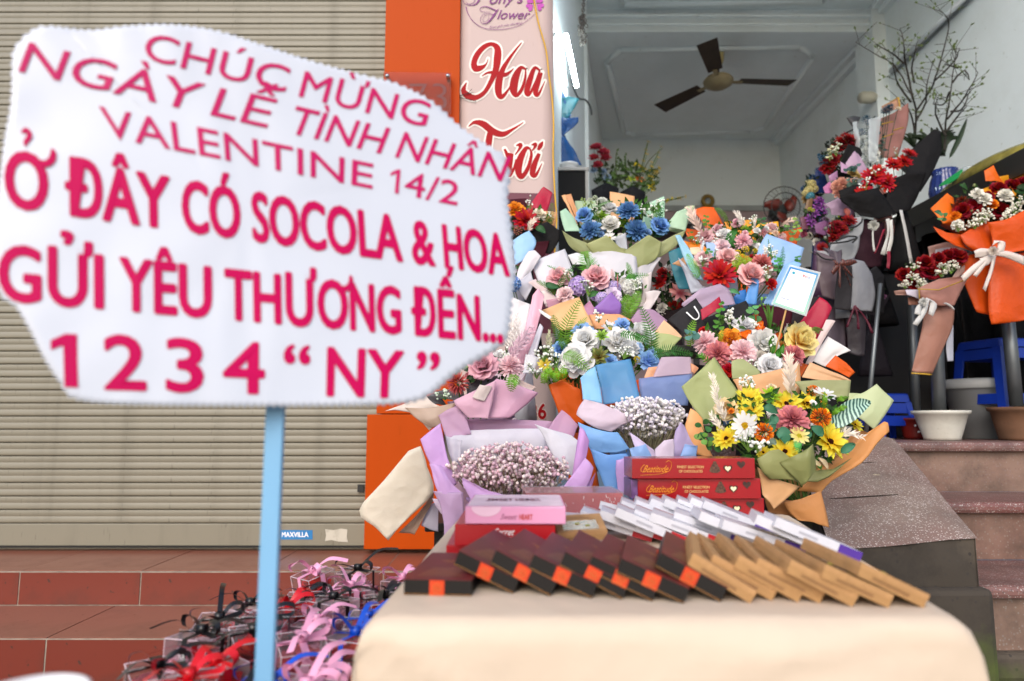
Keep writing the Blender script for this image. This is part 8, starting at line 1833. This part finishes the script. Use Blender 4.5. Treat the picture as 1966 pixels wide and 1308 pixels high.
for h_ in (0, 1):
    o_ = h_ * half
    for r_ in range(NR - 1):
        for k in range(n_): f4 = (o_ + r_ * n_ + k, o_ + r_ * n_ + (k + 1) % n_, o_ + (r_ + 1) * n_ + (k + 1) % n_, o_ + (r_ + 1) * n_ + k); fs.append(f4 if h_ else f4[::-1])
    for k in range(n_): f3 = (o_ + (NR - 1) * n_ + k, o_ + (NR - 1) * n_ + (k + 1) % n_, o_ + NR * n_); fs.append(f3 if h_ else f3[::-1])
for k in range(n_): fs.append((k, (k + 1) % n_, half + (k + 1) % n_, half + k))
b.add(vs, fs)
mk('board', b, plain('sign_white', 'c0c4ce', .32, 0, .5, .025, 6, .12, 5), sg, smooth=True)
m_pk = plain('print_crimson', 'b4004c', .55, 0, .1, .05); m_pk2 = plain('print_crimson_thin', 'b40456', .5, 0, .2, .05)
LINES = [((278, 113), (813, 243), (826, 197), (290, 63), 0.007, m_pk2, (('CHÚC', 280, 553), ('MỪNG', 580, 823))),
 ((46, 139), (954, 346), (972, 300), (67, 84), 0.007, m_pk2, (('NGÀY', 46, 385), ('LỄ', 414, 522), ('TÌNH', 560, 740), ('NHÂN', 768, 972))),
 ((204, 262), (875, 394), (882, 350), (194, 205), 0.007, m_pk2, (('VALENTINE', 195, 716), ('1', 748, 768), ('4/2', 778, 881))),
 ((12, 395), (972, 529), (965, 452), (12, 288), .022, m_pk, (('Ở', 12, 104), ('ĐÂY', 128, 324), ('CÓ', 352, 459), ('SOCOLA', 486, 769), ('&', 792, 832), ('HOA', 853, 974))),
 ((5, 575), (963, 657), (960, 575), (5, 471), .022, m_pk, (('GỬI', 0, 196), ('YÊU', 232, 404), ('THƯ', 434, 606), ('Ơ', 612, 676), ('NG', 674, 768), ('ĐẾN...', 792, 963))),
 ((100, 743), (838, 765), (842, 680), (97, 639), .022, m_pk, (('1', 98, 150), ('2', 202, 278), ('3', 321, 388), ('4', 431, 506), ('“', 547, 593), ('NY', 630, 772), ('”', 801, 841)))]
for bl_, br_, tr_, tl_, bold, mt, words in LINES:
    b = MB()
    fx0, fx1 = (bl_[0] + tl_[0]) / 2, (br_[0] + tr_[0]) / 2
    for wd, x0, x1 in words:
        s0, s1 = (x0 - fx0) / (fx1 - fx0), (x1 - fx0) / (fx1 - fx0)
        def pl(s, t, s0=s0, s1=s1):
            u = s0 + (s1 - s0) * s
            x = (bl_[0] * (1 - u) + br_[0] * u) * (1 - t) + (tl_[0] * (1 - u) + tr_[0] * u) * t
            y = (bl_[1] * (1 - u) + br_[1] * u) * (1 - t) + (tl_[1] * (1 - u) + tr_[1] * u) * t
            return SP(x, y, .0006 + wav(x, y))
        print_text(b, wd, pl, bold)
    mk('lettering', b, mt, sg)
top_, bot = SP(536, 560, -.006), P(505, 1308, .585)
dirv = (bot - top_).normalized(); end = top_ + dirv * ((top_.z - .0) / -dirv.z)
side = Vector((1, 0, .05)).normalized()
b = MB(); wS = 17 * M(.58)
b.add([p + side * sx * wS + Vector((0, sy, 0)) for p in (top_, end) for sx in (-1, 1) for sy in (0, .007)], [(0, 1, 3, 2), (4, 6, 7, 5), (0, 4, 5, 1), (2, 3, 7, 6), (0, 2, 6, 4), (1, 5, 7, 3)])
mk('stick', b, plain('stick_blue', '76a8cc', .45, var=.06), sg, bevel=.001)
# white bowl rim at the lower left, very close to the lens
wb = thing('white_dish', P(55, 1350, .40), 'blurred white dish rim at the bottom left corner', 'dish')
c = P(55, 1330, .40); b = MB(); b.lathe([(0, -.03), (.018, -.03), (.026, -.01), (.030, .0), (.028, .0), (.022, -.012), (0, -.026)], 28, c); mk('dish_body', b, plain('china', 'd8d8d8', .3), wb, smooth=True)
b = MB(); b.tube([c + Vector((0, 0, -.03)), Vector((c.x, c.y, 0))], .012, 8); mk('stem', b, plain('china', 'd8d8d8', .3), wb)
